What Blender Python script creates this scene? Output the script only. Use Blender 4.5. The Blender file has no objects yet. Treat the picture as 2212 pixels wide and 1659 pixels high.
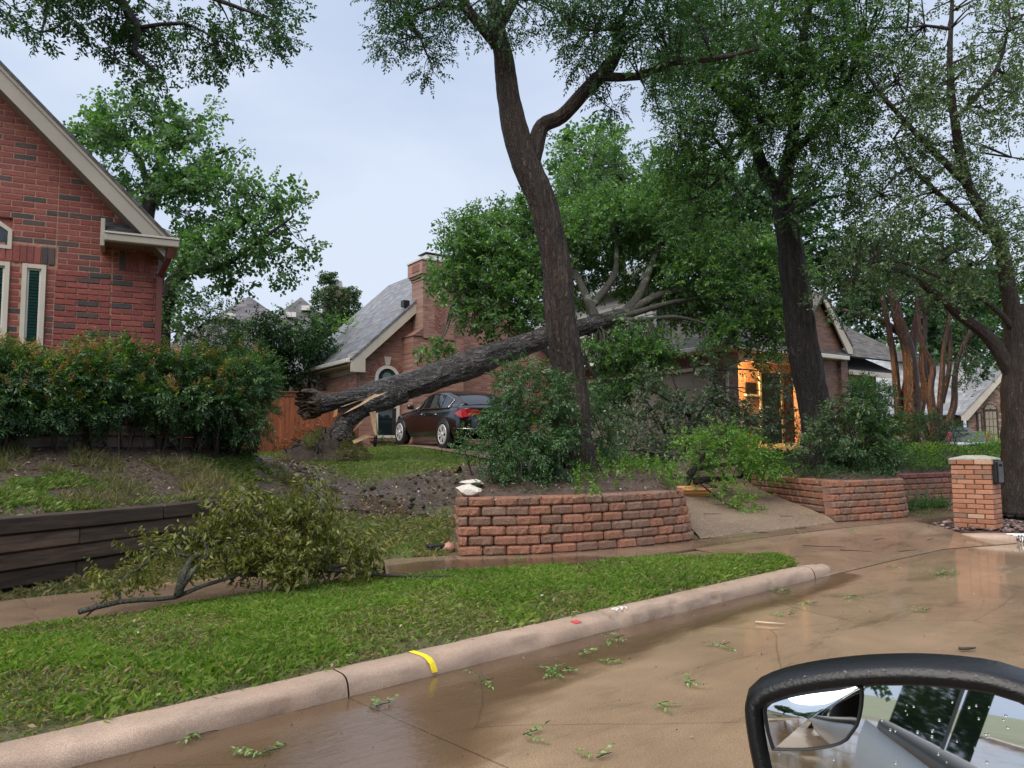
import bpy, math, random
import numpy as np
from mathutils import Vector, Matrix
random.seed(7)
RNG = np.random.default_rng(11)
scene = bpy.context.scene
COL = scene.collection

# ---------------------------------------------------------------- camera
F, CX, CY = 1662.0, 1106.0, 829.5          # lens measured on a 2212 x 1659 view of the photo
H, PITCH, ROLL = 1.38, 0.0861, 0.0079
_f = Vector((0, math.cos(PITCH), math.sin(PITCH)))
_u0 = Vector((0, -math.sin(PITCH), math.cos(PITCH)))
_r0 = Vector((1, 0, 0))
_r = _r0 * math.cos(ROLL) - _u0 * math.sin(ROLL)
_u = _u0 * math.cos(ROLL) + _r0 * math.sin(ROLL)
cam_data = bpy.data.cameras.new('camera')
cam = bpy.data.objects.new('camera', cam_data)
COL.objects.link(cam)
cam_data.sensor_width = 36.0
cam_data.lens = 36.0 * F / 2212.0
cam_data.clip_start = 0.05
cam_data.clip_end = 2000
cam.matrix_world = Matrix(((_r.x, _u.x, -_f.x, 0), (_r.y, _u.y, -_f.y, 0), (_r.z, _u.z, -_f.z, H), (0, 0, 0, 1)))
scene.camera = cam

# ---------------------------------------------------------------- world: overcast sky
SUN_EL, SUN_AZ = math.radians(58), math.radians(215)
w = bpy.data.worlds.new('World'); scene.world = w; w.use_nodes = True
nt = w.node_tree; nt.nodes.clear()
def N(nt, t, **kw):
    n = nt.nodes.new(t)
    for k, v in kw.items():
        if k == 'inp':
            for kk, vv in v.items(): n.inputs[kk].default_value = vv
        else: setattr(n, k, v)
    return n
out = N(nt, 'ShaderNodeOutputWorld')
sky = N(nt, 'ShaderNodeTexSky', sky_type='NISHITA', sun_disc=False, sun_elevation=SUN_EL, sun_rotation=SUN_AZ, air_density=1.5, dust_density=4.0)
bg1 = N(nt, 'ShaderNodeBackground'); bg1.inputs[1].default_value = 0.05
nt.links.new(sky.outputs[0], bg1.inputs[0])
tc = N(nt, 'ShaderNodeTexCoord')
mp = N(nt, 'ShaderNodeMapping'); mp.inputs['Scale'].default_value = (1.0, 1.0, 2.6)
nz = N(nt, 'ShaderNodeTexNoise', inp={'Scale': 1.7, 'Detail': 5.0, 'Roughness': 0.5})
rp = N(nt, 'ShaderNodeValToRGB')
rp.color_ramp.elements[0].position = 0.34; rp.color_ramp.elements[0].color = (0.37, 0.445, 0.60, 1)
rp.color_ramp.elements[1].position = 0.66; rp.color_ramp.elements[1].color = (0.54, 0.60, 0.71, 1)
nt.links.new(tc.outputs['Generated'], mp.inputs[0]); nt.links.new(mp.outputs[0], nz.inputs['Vector'])
nt.links.new(nz.outputs[0], rp.inputs[0])
bg2 = N(nt, 'ShaderNodeBackground'); bg2.inputs[1].default_value = 0.455
nt.links.new(rp.outputs[0], bg2.inputs[0])
ms = N(nt, 'ShaderNodeMixShader'); ms.inputs[0].default_value = 0.85
nt.links.new(bg1.outputs[0], ms.inputs[1]); nt.links.new(bg2.outputs[0], ms.inputs[2])
nt.links.new(ms.outputs[0], out.inputs[0])
sl = bpy.data.lights.new('sun', 'SUN'); sl.energy = 1.5; sl.angle = math.radians(70); sl.color = (1.0, 0.93, 0.83)
so = bpy.data.objects.new('sun', sl); COL.objects.link(so)
sd = Vector((math.sin(SUN_AZ) * math.cos(SUN_EL), math.cos(SUN_AZ) * math.cos(SUN_EL), math.sin(SUN_EL)))
so.rotation_euler = sd.to_track_quat('Z', 'Y').to_euler(); so.location = (0, 0, 40)

vs = scene.view_settings
vs.view_transform = 'Standard'; vs.look = 'None'; vs.gamma = 1.0; vs.use_curve_mapping = False
vs.exposure = 1.68
cy = scene.cycles
cy.max_bounces = 7; cy.diffuse_bounces = 3; cy.glossy_bounces = 3; cy.transmission_bounces = 4; cy.transparent_max_bounces = 8
cy.caustics_reflective = False; cy.caustics_refractive = False
cy.sample_clamp_indirect = 6.0
try:
    cy.use_denoising = True; cy.denoiser = 'OPENIMAGEDENOISE'; cy.denoising_input_passes = 'RGB_ALBEDO_NORMAL'
except Exception: pass

# ---------------------------------------------------------------- measuring helpers
def ray(px, py):
    return _f + _r * ((px - CX) / F) - _u * ((py - CY) / F)
def D(px, py, Y):                      # the point seen at that photo position, Y metres ahead
    d = ray(px, py); return Vector((d.x / d.y * Y, Y, H + d.z / d.y * Y))
def G(px, py, z):                      # the point seen there that lies at height z
    d = ray(px, py); t = (z - H) / d.z; return Vector((d.x * t, d.y * t, z))
def lerp(a, b, t): return a + (b - a) * t
def V(*a): return Vector(a)

# hashed lattice noise for numpy arrays (n,3) -> n in -1..1
def _h(i, j, k):
    n = (i * 374761393 + j * 668265263 + k * 2147483647) & 0xffffffff
    n = ((n ^ (n >> 13)) * 1274126177) & 0xffffffff
    return ((n ^ (n >> 16)) & 0xffff) / 32767.5 - 1.0
def vnoise(p, s=1.0):
    p = np.asarray(p, float) * s
    if p.ndim == 1: p = p[None]
    i = np.floor(p).astype(np.int64); f = p - i; f = f * f * (3 - 2 * f)
    r = 0
    for a in (0, 1):
        for b in (0, 1):
            for c in (0, 1):
                wgt = (f[:, 0] if a else 1 - f[:, 0]) * (f[:, 1] if b else 1 - f[:, 1]) * (f[:, 2] if c else 1 - f[:, 2])
                r = r + wgt * _h(i[:, 0] + a, i[:, 1] + b, i[:, 2] + c)
    return r
def fbm(p, s=1.0, o=3):
    r = 0; a = 1
    for k in range(o):
        r = r + a * vnoise(np.asarray(p) + 17.3 * k, s); s *= 2.1; a *= 0.5
    return r

# ---------------------------------------------------------------- objects
WM = {}
def _finish(o, parent, mw):
    mw = mw or Matrix.Identity(4)
    COL.objects.link(o)
    if parent is not None:
        o.parent = parent; o.matrix_parent_inverse = WM[parent.name].inverted()
    o.matrix_basis = mw
    WM[o.name] = mw.copy()
    return o
def tag(o, label=None, cat=None, group=None, kind=None):
    if label: o['label'] = label
    if cat: o['category'] = cat
    if group: o['group'] = group
    if kind: o['kind'] = kind
    return o
def thing(name, label, cat, loc, group=None):
    o = bpy.data.objects.new(name, None); o.empty_display_size = 0.2
    _finish(o, None, Matrix.Translation(Vector(loc)))
    return tag(o, label, cat, group)
def data(name, verts, faces, mat=None, smooth=False):
    me = bpy.data.meshes.new(name)
    me.from_pydata([tuple(v) for v in verts], [], [tuple(f) for f in faces]); me.update()
    if mat: me.materials.append(mat)
    if smooth: me.polygons.foreach_set('use_smooth', [True] * len(me.polygons))
    return me
def inst(name, me, parent=None, mw=None):
    return _finish(bpy.data.objects.new(name, me), parent, mw)
def mk(name, verts, faces, mat, parent=None, smooth=False, mw=None):
    return inst(name, data(name, verts, faces, mat, smooth), parent, mw)
def quads_np(name, verts, nq, mat, parent=None, smooth=False):
    """verts (nq*4,3): one quad after another"""
    me = bpy.data.meshes.new(name)
    nv = len(verts)
    me.vertices.add(nv); me.vertices.foreach_set('co', np.ascontiguousarray(verts, np.float32).ravel())
    me.loops.add(nv); me.loops.foreach_set('vertex_index', np.arange(nv, dtype=np.int32))
    me.polygons.add(nq); me.polygons.foreach_set('loop_start', np.arange(nq, dtype=np.int32) * 4)
    try: me.polygons.foreach_set('loop_total', np.full(nq, 4, np.int32))
    except Exception: pass
    if smooth: me.polygons.foreach_set('use_smooth', np.ones(nq, bool))
    me.update(); me.materials.append(mat)
    return inst(name, me, parent)
class MB:
    """collects shapes into one mesh"""
    def __init__(s): s.v = []; s.f = []
    def add(s, vs, fs):
        b = len(s.v); s.v += [Vector(v) for v in vs]; s.f += [tuple(i + b for i in f) for f in fs]; return s
    def box(s, c, sx, sy, sz, M=None, bev=0.0):
        vs, fs = boxmesh(sx, sy, sz, bev)
        M = M or Matrix.Identity(3); c = Vector(c)
        return s.add([M @ Vector(v) + c for v in vs], fs)
    def bar(s, a, b, wd, ht, up=Vector((0, 0, 1))):
        a = Vector(a); b = Vector(b); d = b - a; L = d.length; d.normalize()
        x = d; y = up.cross(x).normalized(); z = x.cross(y)
        M = Matrix((x, y, z)).transposed()
        return s.box((a + b) / 2, L, wd, ht, M)
    def tube(s, pts, rad, n=8, cap=True):
        vs, fs = tubemesh(pts, rad, n, cap); return s.add(vs, fs)
    def prism(s, poly, d):
        n = len(poly); d = Vector(d)
        vs = [Vector(p) for p in poly] + [Vector(p) + d for p in poly]
        fs = [tuple(range(n))[::-1], tuple(range(n, 2 * n))] + [(i, (i + 1) % n, n + (i + 1) % n, n + i) for i in range(n)]
        return s.add(vs, fs)
    def build(s, name, mat, parent=None, smooth=False, mw=None): return mk(name, s.v, s.f, mat, parent, smooth, mw)
def boxmesh(sx, sy, sz, bev=0.0):
    x, y, z = sx / 2, sy / 2, sz / 2
    if bev <= 0:
        vs = [(-x, -y, -z), (x, -y, -z), (x, y, -z), (-x, y, -z), (-x, -y, z), (x, -y, z), (x, y, z), (-x, y, z)]
        return vs, [(3, 2, 1, 0), (4, 5, 6, 7), (0, 1, 5, 4), (1, 2, 6, 5), (2, 3, 7, 6), (3, 0, 4, 7)]
    b = min(bev, x * .9, y * .9, z * .9); vs = []; idx = {}
    for i, sgx in enumerate((-1, 1)):
        for j, sgy in enumerate((-1, 1)):
            for k, sgz in enumerate((-1, 1)):
                for ax in range(3):
                    q = [sgx * (x - b), sgy * (y - b), sgz * (z - b)]; q[ax] = (sgx * x, sgy * y, sgz * z)[ax]
                    idx[(i, j, k, ax)] = len(vs); vs.append(tuple(q))
    fs = []
    def orient(f):
        p = [Vector(vs[i]) for i in f]; n = (p[1] - p[0]).cross(p[2] - p[0]); c = sum(p, Vector()) / len(p)
        return f if n.dot(c) > 0 else f[::-1]
    for s in (0, 1):
        fs.append(orient([idx[(s, 0, 0, 0)], idx[(s, 1, 0, 0)], idx[(s, 1, 1, 0)], idx[(s, 0, 1, 0)]]))
        fs.append(orient([idx[(0, s, 0, 1)], idx[(1, s, 0, 1)], idx[(1, s, 1, 1)], idx[(0, s, 1, 1)]]))
        fs.append(orient([idx[(0, 0, s, 2)], idx[(1, 0, s, 2)], idx[(1, 1, s, 2)], idx[(0, 1, s, 2)]]))
    for a in (0, 1):
        for b2 in (0, 1):
            fs.append(orient([idx[(0, a, b2, 1)], idx[(1, a, b2, 1)], idx[(1, a, b2, 2)], idx[(0, a, b2, 2)]]))
            fs.append(orient([idx[(a, 0, b2, 0)], idx[(a, 1, b2, 0)], idx[(a, 1, b2, 2)], idx[(a, 0, b2, 2)]]))
            fs.append(orient([idx[(a, b2, 0, 0)], idx[(a, b2, 1, 0)], idx[(a, b2, 1, 1)], idx[(a, b2, 0, 1)]]))
            for c in (0, 1): fs.append(orient([idx[(a, b2, c, 0)], idx[(a, b2, c, 1)], idx[(a, b2, c, 2)]]))
    return vs, fs
def spline(pts, rad, step):
    """Catmull-Rom through pts with radii, about `step` metres apart"""
    P = [Vector(p) for p in pts]; R = list(rad); out = []; ro = []
    for i in range(len(P) - 1):
        p0 = P[max(i - 1, 0)]; p1 = P[i]; p2 = P[i + 1]; p3 = P[min(i + 2, len(P) - 1)]
        n = max(1, int((p2 - p1).length / step))
        for k in range(n):
            t = k / n
            out.append(0.5 * ((2 * p1) + (p2 - p0) * t + (2 * p0 - 5 * p1 + 4 * p2 - p3) * t * t + (3 * p1 - p0 - 3 * p2 + p3) * t ** 3))
            ro.append(lerp(R[i], R[i + 1], t))
    out.append(P[-1]); ro.append(R[-1])
    return out, ro
def tubemesh(pts, rad, n=8, cap=True, ridge=0.0, lump=0.0, seed=0.0, flare=None):
    P = np.array([tuple(p) for p in pts], float); R = np.array(rad, float); m = len(P)
    T = np.gradient(P, axis=0); T /= np.linalg.norm(T, axis=1)[:, None] + 1e-9
    nrm = np.cross(T[0], (0.31, 0.9, 0.22)); nrm /= np.linalg.norm(nrm)
    A = np.linspace(0, 2 * math.pi, n, endpoint=False); V_ = np.zeros((m, n, 3)); L = 0
    for i in range(m):
        nrm = nrm - T[i] * np.dot(nrm, T[i]); nrm /= np.linalg.norm(nrm) + 1e-9
        b = np.cross(T[i], nrm)
        if i: L += np.linalg.norm(P[i] - P[i - 1])
        r = np.full(n, R[i])
        if ridge or lump:
            q = np.stack([np.cos(A) * 1.3 + seed, np.sin(A) * 1.3, np.full(n, L * 0.9)], 1)
            if lump: r = r * (1 + lump * fbm(q, 1.2, 2))
            if ridge:
                qq = np.stack([np.cos(A) * 5.0 + seed, np.sin(A) * 5.0, np.full(n, L * 2.2)], 1)
                r = r * (1 + ridge * vnoise(qq, 1.6) + 0.55 * ridge * vnoise(qq + 5.5, 3.9))
        V_[i] = P[i] + (np.cos(A)[:, None] * nrm + np.sin(A)[:, None] * b) * r[:, None]
    vs = [Vector(v) for v in V_.reshape(-1, 3)]
    fs = [(i * n + j, i * n + (j + 1) % n, (i + 1) * n + (j + 1) % n, (i + 1) * n + j) for i in range(m - 1) for j in range(n)]
    if cap:
        fs.append(tuple(range(n))[::-1]); fs.append(tuple(range((m - 1) * n, m * n)))
    return vs, fs
def limb(name, pts, rad, mat, parent, n=14, step=0.25, ridge=0.06, lump=0.08, seed=0.0):
    p, r = spline(pts, rad, step)
    vs, fs = tubemesh(p, r, n, True, ridge, lump, seed)
    return mk(name, vs, fs, mat, parent, True)
def grid(name, rows, mat, parent=None, smooth=True):
    """loft of equal-length rows of points"""
    n = len(rows[0]); vs = [v for r in rows for v in r]
    fs = [(i * n + j, i * n + j + 1, (i + 1) * n + j + 1, (i + 1) * n + j) for i in range(len(rows) - 1) for j in range(n - 1)]
    return mk(name, vs, fs, mat, parent, smooth)
def resample(poly, n):
    P = [Vector(p) for p in poly]; L = [0]
    for i in range(1, len(P)): L.append(L[-1] + (P[i] - P[i - 1]).length)
    res = []
    for k in range(n):
        s = L[-1] * k / (n - 1); i = 0
        while i < len(P) - 2 and L[i + 1] < s: i += 1
        res.append(P[i].lerp(P[i + 1], (s - L[i]) / max(L[i + 1] - L[i], 1e-6)))
    return res
def frame(o, d, z=(0, 0, 1)):
    """matrix with local x along d (horizontal), z up, origin o"""
    x = Vector(d).normalized(); zz = Vector(z); y = zz.cross(x).normalized(); zz = x.cross(y)
    M = Matrix((x, y, zz)).transposed().to_4x4(); M.translation = Vector(o); return M

# ---------------------------------------------------------------- materials
MATS = {}
def base_mat(name):
    m = bpy.data.materials.new(name); m.use_nodes = True; MATS[name] = m
    t = m.node_tree; p = t.nodes['Principled BSDF']; return m, t, p
def ramp(t, fac, cols, interp='LINEAR'):
    r = N(t, 'ShaderNodeValToRGB'); cr = r.color_ramp; cr.interpolation = interp
    while len(cr.elements) < len(cols): cr.elements.new(0.5)
    for e, (pos, c) in zip(cr.elements, cols): e.position = pos; e.color = (*c, 1)
    t.links.new(fac, r.inputs[0]); return r.outputs[0]
def noise(t, vec, scale, detail=4.0, rough=0.55, dist=0.0):
    n = N(t, 'ShaderNodeTexNoise', inp={'Scale': scale, 'Detail': detail, 'Roughness': rough, 'Distortion': dist})
    if vec is not None: t.links.new(vec, n.inputs['Vector'])
    return n.outputs[0]
def mapping(t, src, scale=(1, 1, 1), rot=(0, 0, 0), loc=(0, 0, 0)):
    m = N(t, 'ShaderNodeMapping'); m.inputs['Scale'].default_value = scale; m.inputs['Rotation'].default_value = rot; m.inputs['Location'].default_value = loc
    t.links.new(src, m.inputs[0]); return m.outputs[0]
def mixc(t, fac, a, b, mode='MIX'):
    m = N(t, 'ShaderNodeMix', data_type='RGBA', blend_type=mode)
    for s, v in ((m.inputs[0], fac), (m.inputs[6], a), (m.inputs[7], b)):
        if isinstance(v, (int, float)): s.default_value = v
        elif isinstance(v, tuple): s.default_value = (*v, 1)
        else: t.links.new(v, s)
    return m.outputs[2]
def math_(t, op, a, b=None, c=None):
    m = N(t, 'ShaderNodeMath', operation=op)
    for s, v in zip(m.inputs, (a, b, c)):
        if v is None: continue
        if isinstance(v, (int, float)): s.default_value = v
        else: t.links.new(v, s)
    return m.outputs[0]
def bump(t, p, h, strength=0.4, dist=0.02):
    b = N(t, 'ShaderNodeBump'); b.inputs['Strength'].default_value = strength; b.inputs['Distance'].default_value = dist
    t.links.new(h, b.inputs['Height']); t.links.new(b.outputs[0], p.inputs['Normal']); return b
def plain(name, col, rough=0.5, metal=0.0, var=0.0, scale=6.0, bmp=0.0, bscale=60.0, spec=0.5):
    m, t, p = base_mat(name)
    p.inputs['Roughness'].default_value = rough; p.inputs['Metallic'].default_value = metal
    p.inputs['Specular IOR Level'].default_value = spec
    co = N(t, 'ShaderNodeTexCoord').outputs['Object']
    if var:
        f = noise(t, co, scale, 5)
        d = tuple(c * (1 - var) for c in col); l = tuple(min(1, c * (1 + var)) for c in col)
        t.links.new(ramp(t, f, [(0.3, d), (0.7, l)]), p.inputs['Base Color'])
    else: p.inputs['Base Color'].default_value = (*col, 1)
    if bmp: bump(t, p, noise(t, co, bscale, 4), bmp, 0.01)
    return m
def leafmat(name, cols, rough=0.42, trans=0.35, spec=0.4):
    m, t, p = base_mat(name)
    g = N(t, 'ShaderNodeNewGeometry')
    c = ramp(t, g.outputs['Random Per Island'], cols)
    co = N(t, 'ShaderNodeTexCoord').outputs['Object']
    c = mixc(t, 0.55, c, ramp(t, noise(t, co, 1.1, 3), [(0.3, (0.55, 0.6, 0.6)), (0.7, (1.25, 1.2, 1.05))]), 'MULTIPLY')
    t.links.new(c, p.inputs['Base Color']); p.inputs['Roughness'].default_value = rough
    p.inputs['Specular IOR Level'].default_value = spec
    tr = N(t, 'ShaderNodeBsdfTranslucent'); t.links.new(mixc(t, 1.0, c, (1.15, 1.35, 0.55), 'MULTIPLY'), tr.inputs[0])
    mx = N(t, 'ShaderNodeMixShader'); mx.inputs[0].default_value = trans
    t.links.new(p.outputs[0], mx.inputs[1]); t.links.new(tr.outputs[0], mx.inputs[2])
    t.links.new(mx.outputs[0], t.nodes['Material Output'].inputs[0]); return m
def barkmat(name, dark, light, wet=0.5, scale=1.0, lichen=None, st=(1.0, 1.0, 0.20), bd=0.035):
    m, t, p = base_mat(name)
    co = N(t, 'ShaderNodeTexCoord').outputs['Object']
    n0 = noise(t, co, 2.2 * scale, 4)
    wv = mapping(t, co, st)
    a = noise(t, wv, 24 * scale, 4, 0.6, 0.9); b = noise(t, wv, 60 * scale, 3, 0.6, 0.4)
    rg = math_(t, 'ABSOLUTE', math_(t, 'MULTIPLY', math_(t, 'SUBTRACT', a, 0.5), 4.0))
    rg = math_(t, 'MINIMUM', rg, 1.0)
    fine = noise(t, co, 95 * scale, 4, 0.65)
    hgt = math_(t, 'ADD', math_(t, 'MULTIPLY', rg, 0.75), math_(t, 'ADD', math_(t, 'MULTIPLY', b, 0.35), math_(t, 'MULTIPLY', fine, 0.25)))
    c = ramp(t, hgt, [(0.22, dark), (0.60, tuple(0.5 * (x + y) for x, y in zip(dark, light))), (1.0, light)])
    c = mixc(t, 0.7, c, ramp(t, n0, [(0.35, (0.6, 0.6, 0.6)), (0.7, (1.25, 1.2, 1.15))]), 'MULTIPLY')
    if lichen: c = mixc(t, ramp(t, noise(t, co, 3.3, 5), [(0.56, (0, 0, 0)), (0.64, (1, 1, 1))]), c, lichen)
    t.links.new(c, p.inputs['Base Color'])
    p.inputs['Roughness'].default_value = 0.78 - 0.38 * wet; p.inputs['Specular IOR Level'].default_value = 0.3 + 0.3 * wet
    bump(t, p, hgt, 1.0, bd); return m
def brickmat(name, cols, mortar, bw=0.254, bh=0.0762, mort=0.010, wet=0.6, bmpd=0.008):
    """bricks on a wall whose local x runs along it and z up"""
    m, t, p = base_mat(name)
    co = N(t, 'ShaderNodeTexCoord').outputs['Object']
    s = N(t, 'ShaderNodeSeparateXYZ'); t.links.new(co, s.inputs[0])
    c = N(t, 'ShaderNodeCombineXYZ'); t.links.new(s.outputs[0], c.inputs[0]); t.links.new(s.outputs[2], c.inputs[1])
    b = N(t, 'ShaderNodeTexBrick', inp={'Scale': 1.0, 'Mortar Size': mort, 'Mortar Smooth': 0.15, 'Bias': 0.0, 'Brick Width': bw, 'Row Height': bh})
    b.inputs['Color1'].default_value = (0, 0, 0, 1); b.inputs['Color2'].default_value = (1, 1, 1, 1); b.inputs['Mortar'].default_value = (0.5, 0.5, 0.5, 1)
    t.links.new(c.outputs[0], b.inputs['Vector'])
    cc = ramp(t, b.outputs['Color'], cols)
    cc = mixc(t, 0.5, cc, ramp(t, noise(t, co, 35, 4), [(0.3, (0.7, 0.7, 0.7)), (0.7, (1.25, 1.2, 1.2))]), 'MULTIPLY')
    cc = mixc(t, 0.4, cc, ramp(t, noise(t, co, 1.3, 3), [(0.3, (0.75, 0.75, 0.78)), (0.7, (1.2, 1.15, 1.1))]), 'MULTIPLY')
    t.links.new(mixc(t, b.outputs['Fac'], cc, mortar), p.inputs['Base Color'])
    p.inputs['Roughness'].default_value = wet
    hgt = math_(t, 'ADD', math_(t, 'SUBTRACT', 1.0, b.outputs['Fac']), math_(t, 'MULTIPLY', noise(t, co, 90, 4), 0.3))
    bump(t, p, hgt, 0.9, bmpd); return m
def shinglemat(name, cols, bw=0.33, bh=0.14, wet=0.55):
    m, t, p = base_mat(name)
    uv = N(t, 'ShaderNodeTexCoord').outputs['Object']
    s = N(t, 'ShaderNodeSeparateXYZ'); t.links.new(uv, s.inputs[0])
    c = N(t, 'ShaderNodeCombineXYZ'); t.links.new(s.outputs[0], c.inputs[0]); t.links.new(s.outputs[1], c.inputs[1])
    b = N(t, 'ShaderNodeTexBrick', inp={'Scale': 1.0, 'Mortar Size': 0.006, 'Mortar Smooth': 0.3, 'Brick Width': bw, 'Row Height': bh})
    b.offset_frequency = 2; b.offset = 0.37; b.squash_frequency = 3; b.squash = 0.7
    b.inputs['Color1'].default_value = (0, 0, 0, 1); b.inputs['Color2'].default_value = (1, 1, 1, 1); b.inputs['Mortar'].default_value = (0, 0, 0, 1)
    t.links.new(c.outputs[0], b.inputs['Vector'])
    cc = ramp(t, b.outputs['Color'], cols)
    cc = mixc(t, 0.6, cc, ramp(t, noise(t, uv, 2.2, 5), [(0.3, (0.65, 0.65, 0.68)), (0.7, (1.25, 1.25, 1.25))]), 'MULTIPLY')
    dk = math_(t, 'MULTIPLY', b.outputs['Fac'], 0.6)
    t.links.new(mixc(t, dk, cc, (0.03, 0.03, 0.035)), p.inputs['Base Color'])
    saw = math_(t, 'FRACT', math_(t, 'DIVIDE', s.outputs[1], bh))
    bump(t, p, math_(t, 'SUBTRACT', math_(t, 'MULTIPLY', math_(t, 'SUBTRACT', 1.0, saw), 1.0), b.outputs['Fac']), 0.9, 0.012)
    p.inputs['Roughness'].default_value = wet; p.inputs['Specular IOR Level'].default_value = 0.5; return m
def concretemat(name, cols, wet_rough=(0.12, 0.55), scale=1.0, speck=0.5, puddle=(0.42, 0.6), bmp=0.25, crack=True):
    m, t, p = base_mat(name)
    co = N(t, 'ShaderNodeTexCoord').outputs['Object']
    n1 = noise(t, co, 0.55 * scale, 8, 0.68); n2 = noise(t, co, 150 * scale, 3, 0.75)
    c = ramp(t, n1, [(0.3, cols[0]), (0.7, cols[1])])
    c = mixc(t, speck, c, ramp(t, n2, [(0.30, (0.35, 0.35, 0.35)), (0.5, (1, 1, 1)), (0.70, (2.0, 1.95, 1.9))]), 'MULTIPLY')
    vo = N(t, 'ShaderNodeTexVoronoi', inp={'Scale': 60.0}); t.links.new(co, vo.inputs['Vector'])
    c = mixc(t, ramp(t, vo.outputs['Distance'], [(0.08, (1, 1, 1)), (0.16, (0, 0, 0))]), c, ramp(t, vo.outputs['Color'], [(0.3, cols[0]), (0.75, cols[1]), (0.95, (0.55, 0.50, 0.45))]))
    st = ramp(t, noise(t, mapping(t, mapping(t, co, (1, 1, 1), (0, 0, -0.746)), (0.55, 1.5, 1)), 1.4 * scale, 7, 0.7, 0.8), [(0.40, (1.15, 1.12, 1.1)), (0.55, (1, 1, 1)), (0.68, (0.60, 0.57, 0.55))])
    c = mixc(t, 0.85, c, st, 'MULTIPLY')
    ck = N(t, 'ShaderNodeTexVoronoi', feature='DISTANCE_TO_EDGE', inp={'Scale': 0.42})
    wr = N(t, 'ShaderNodeVectorMath', operation='ADD'); t.links.new(co, wr.inputs[0]); sc = N(t, 'ShaderNodeVectorMath', operation='SCALE'); t.links.new(N(t, 'ShaderNodeTexNoise', inp={'Scale': 2.2, 'Detail': 6.0}).outputs['Color'], sc.inputs[0]); sc.inputs['Scale'].default_value = 0.5; t.links.new(sc.outputs[0], wr.inputs[1]); t.links.new(wr.outputs[0], ck.inputs['Vector'])
    crk = ramp(t, ck.outputs['Distance'], [(0.0015, (0.35, 0.33, 0.32)), (0.0035, (1, 1, 1))])
    if not crack: crk = ramp(t, n1, [(0, (1, 1, 1)), (1, (1, 1, 1))])
    c = mixc(t, 0.5, c, crk, 'MULTIPLY')
    t.links.new(c, p.inputs['Base Color'])
    wn = noise(t, mapping(t, mapping(t, co, (1, 1, 1), (0, 0, -0.746)), (0.5, 1.2, 1)), 0.9, 6, 0.6, 0.4)
    r = ramp(t, wn, [(puddle[0], (wet_rough[0],) * 3), (puddle[1], (wet_rough[1],) * 3)])
    t.links.new(r, p.inputs['Roughness'])
    b = bump(t, p, math_(t, 'ADD', math_(t, 'ADD', n2, math_(t, 'MULTIPLY', noise(t, co, 22, 3), 0.5)), math_(t, 'MULTIPLY', crk, 0.6)), bmp, 0.006)
    t.links.new(math_(t, 'MULTIPLY', r, bmp * 2.0), b.inputs['Strength'])
    return m
def objrand(name, cols, rough=0.6, island=False, var=0.35, bscale=45, bmp=0.8, bdist=0.01):
    """colour picked per object (or per island) with fine mottling"""
    m, t, p = base_mat(name)
    src = N(t, 'ShaderNodeNewGeometry').outputs['Random Per Island'] if island else N(t, 'ShaderNodeObjectInfo').outputs['Random']
    c = ramp(t, src, cols, 'CONSTANT' if len(cols) > 3 else 'LINEAR')
    g = N(t, 'ShaderNodeNewGeometry').outputs['Position']
    n = noise(t, g, bscale, 5, 0.65)
    c = mixc(t, 0.8, c, ramp(t, n, [(0.28, (1 - var,) * 3), (0.72, (1 + var,) * 3)]), 'MULTIPLY')
    t.links.new(c, p.inputs['Base Color']); p.inputs['Roughness'].default_value = rough
    bump(t, p, n, bmp, bdist); return m
def woodmat(name, dark, light, rough=0.6, axis=(1, 14, 14), scale=3.0, rand=0.5):
    m, t, p = base_mat(name)
    co = N(t, 'ShaderNodeTexCoord').outputs['Object']
    ri = N(t, 'ShaderNodeObjectInfo').outputs['Random']
    off = N(t, 'ShaderNodeCombineXYZ'); 
    for k in range(3): t.links.new(math_(t, 'MULTIPLY', ri, 31.7 + 9 * k), off.inputs[k])
    ad = N(t, 'ShaderNodeVectorMath', operation='ADD'); t.links.new(mapping(t, co, axis), ad.inputs[0]); t.links.new(off.outputs[0], ad.inputs[1])
    n = noise(t, ad.outputs[0], scale, 6, 0.65, 0.5)
    c = ramp(t, n, [(0.3, dark), (0.7, light)])
    sh = N(t, 'ShaderNodeMapRange', inp={'From Min': 0, 'From Max': 1, 'To Min': 1 - rand, 'To Max': 1 + rand}); t.links.new(ri, sh.inputs[0])
    vv = N(t, 'ShaderNodeCombineXYZ')
    for k in range(3): t.links.new(sh.outputs[0], vv.inputs[k])
    c = mixc(t, 1.0, c, vv.outputs[0], 'MULTIPLY')
    t.links.new(c, p.inputs['Base Color']); p.inputs['Roughness'].default_value = rough
    bump(t, p, n, 0.5, 0.006); return m
def glassy(name, col, rough=0.05):
    m, t, p = base_mat(name); p.inputs['Base Color'].default_value = (*col, 1); p.inputs['Roughness'].default_value = rough
    p.inputs['Specular IOR Level'].default_value = 0.8; return m

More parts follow.
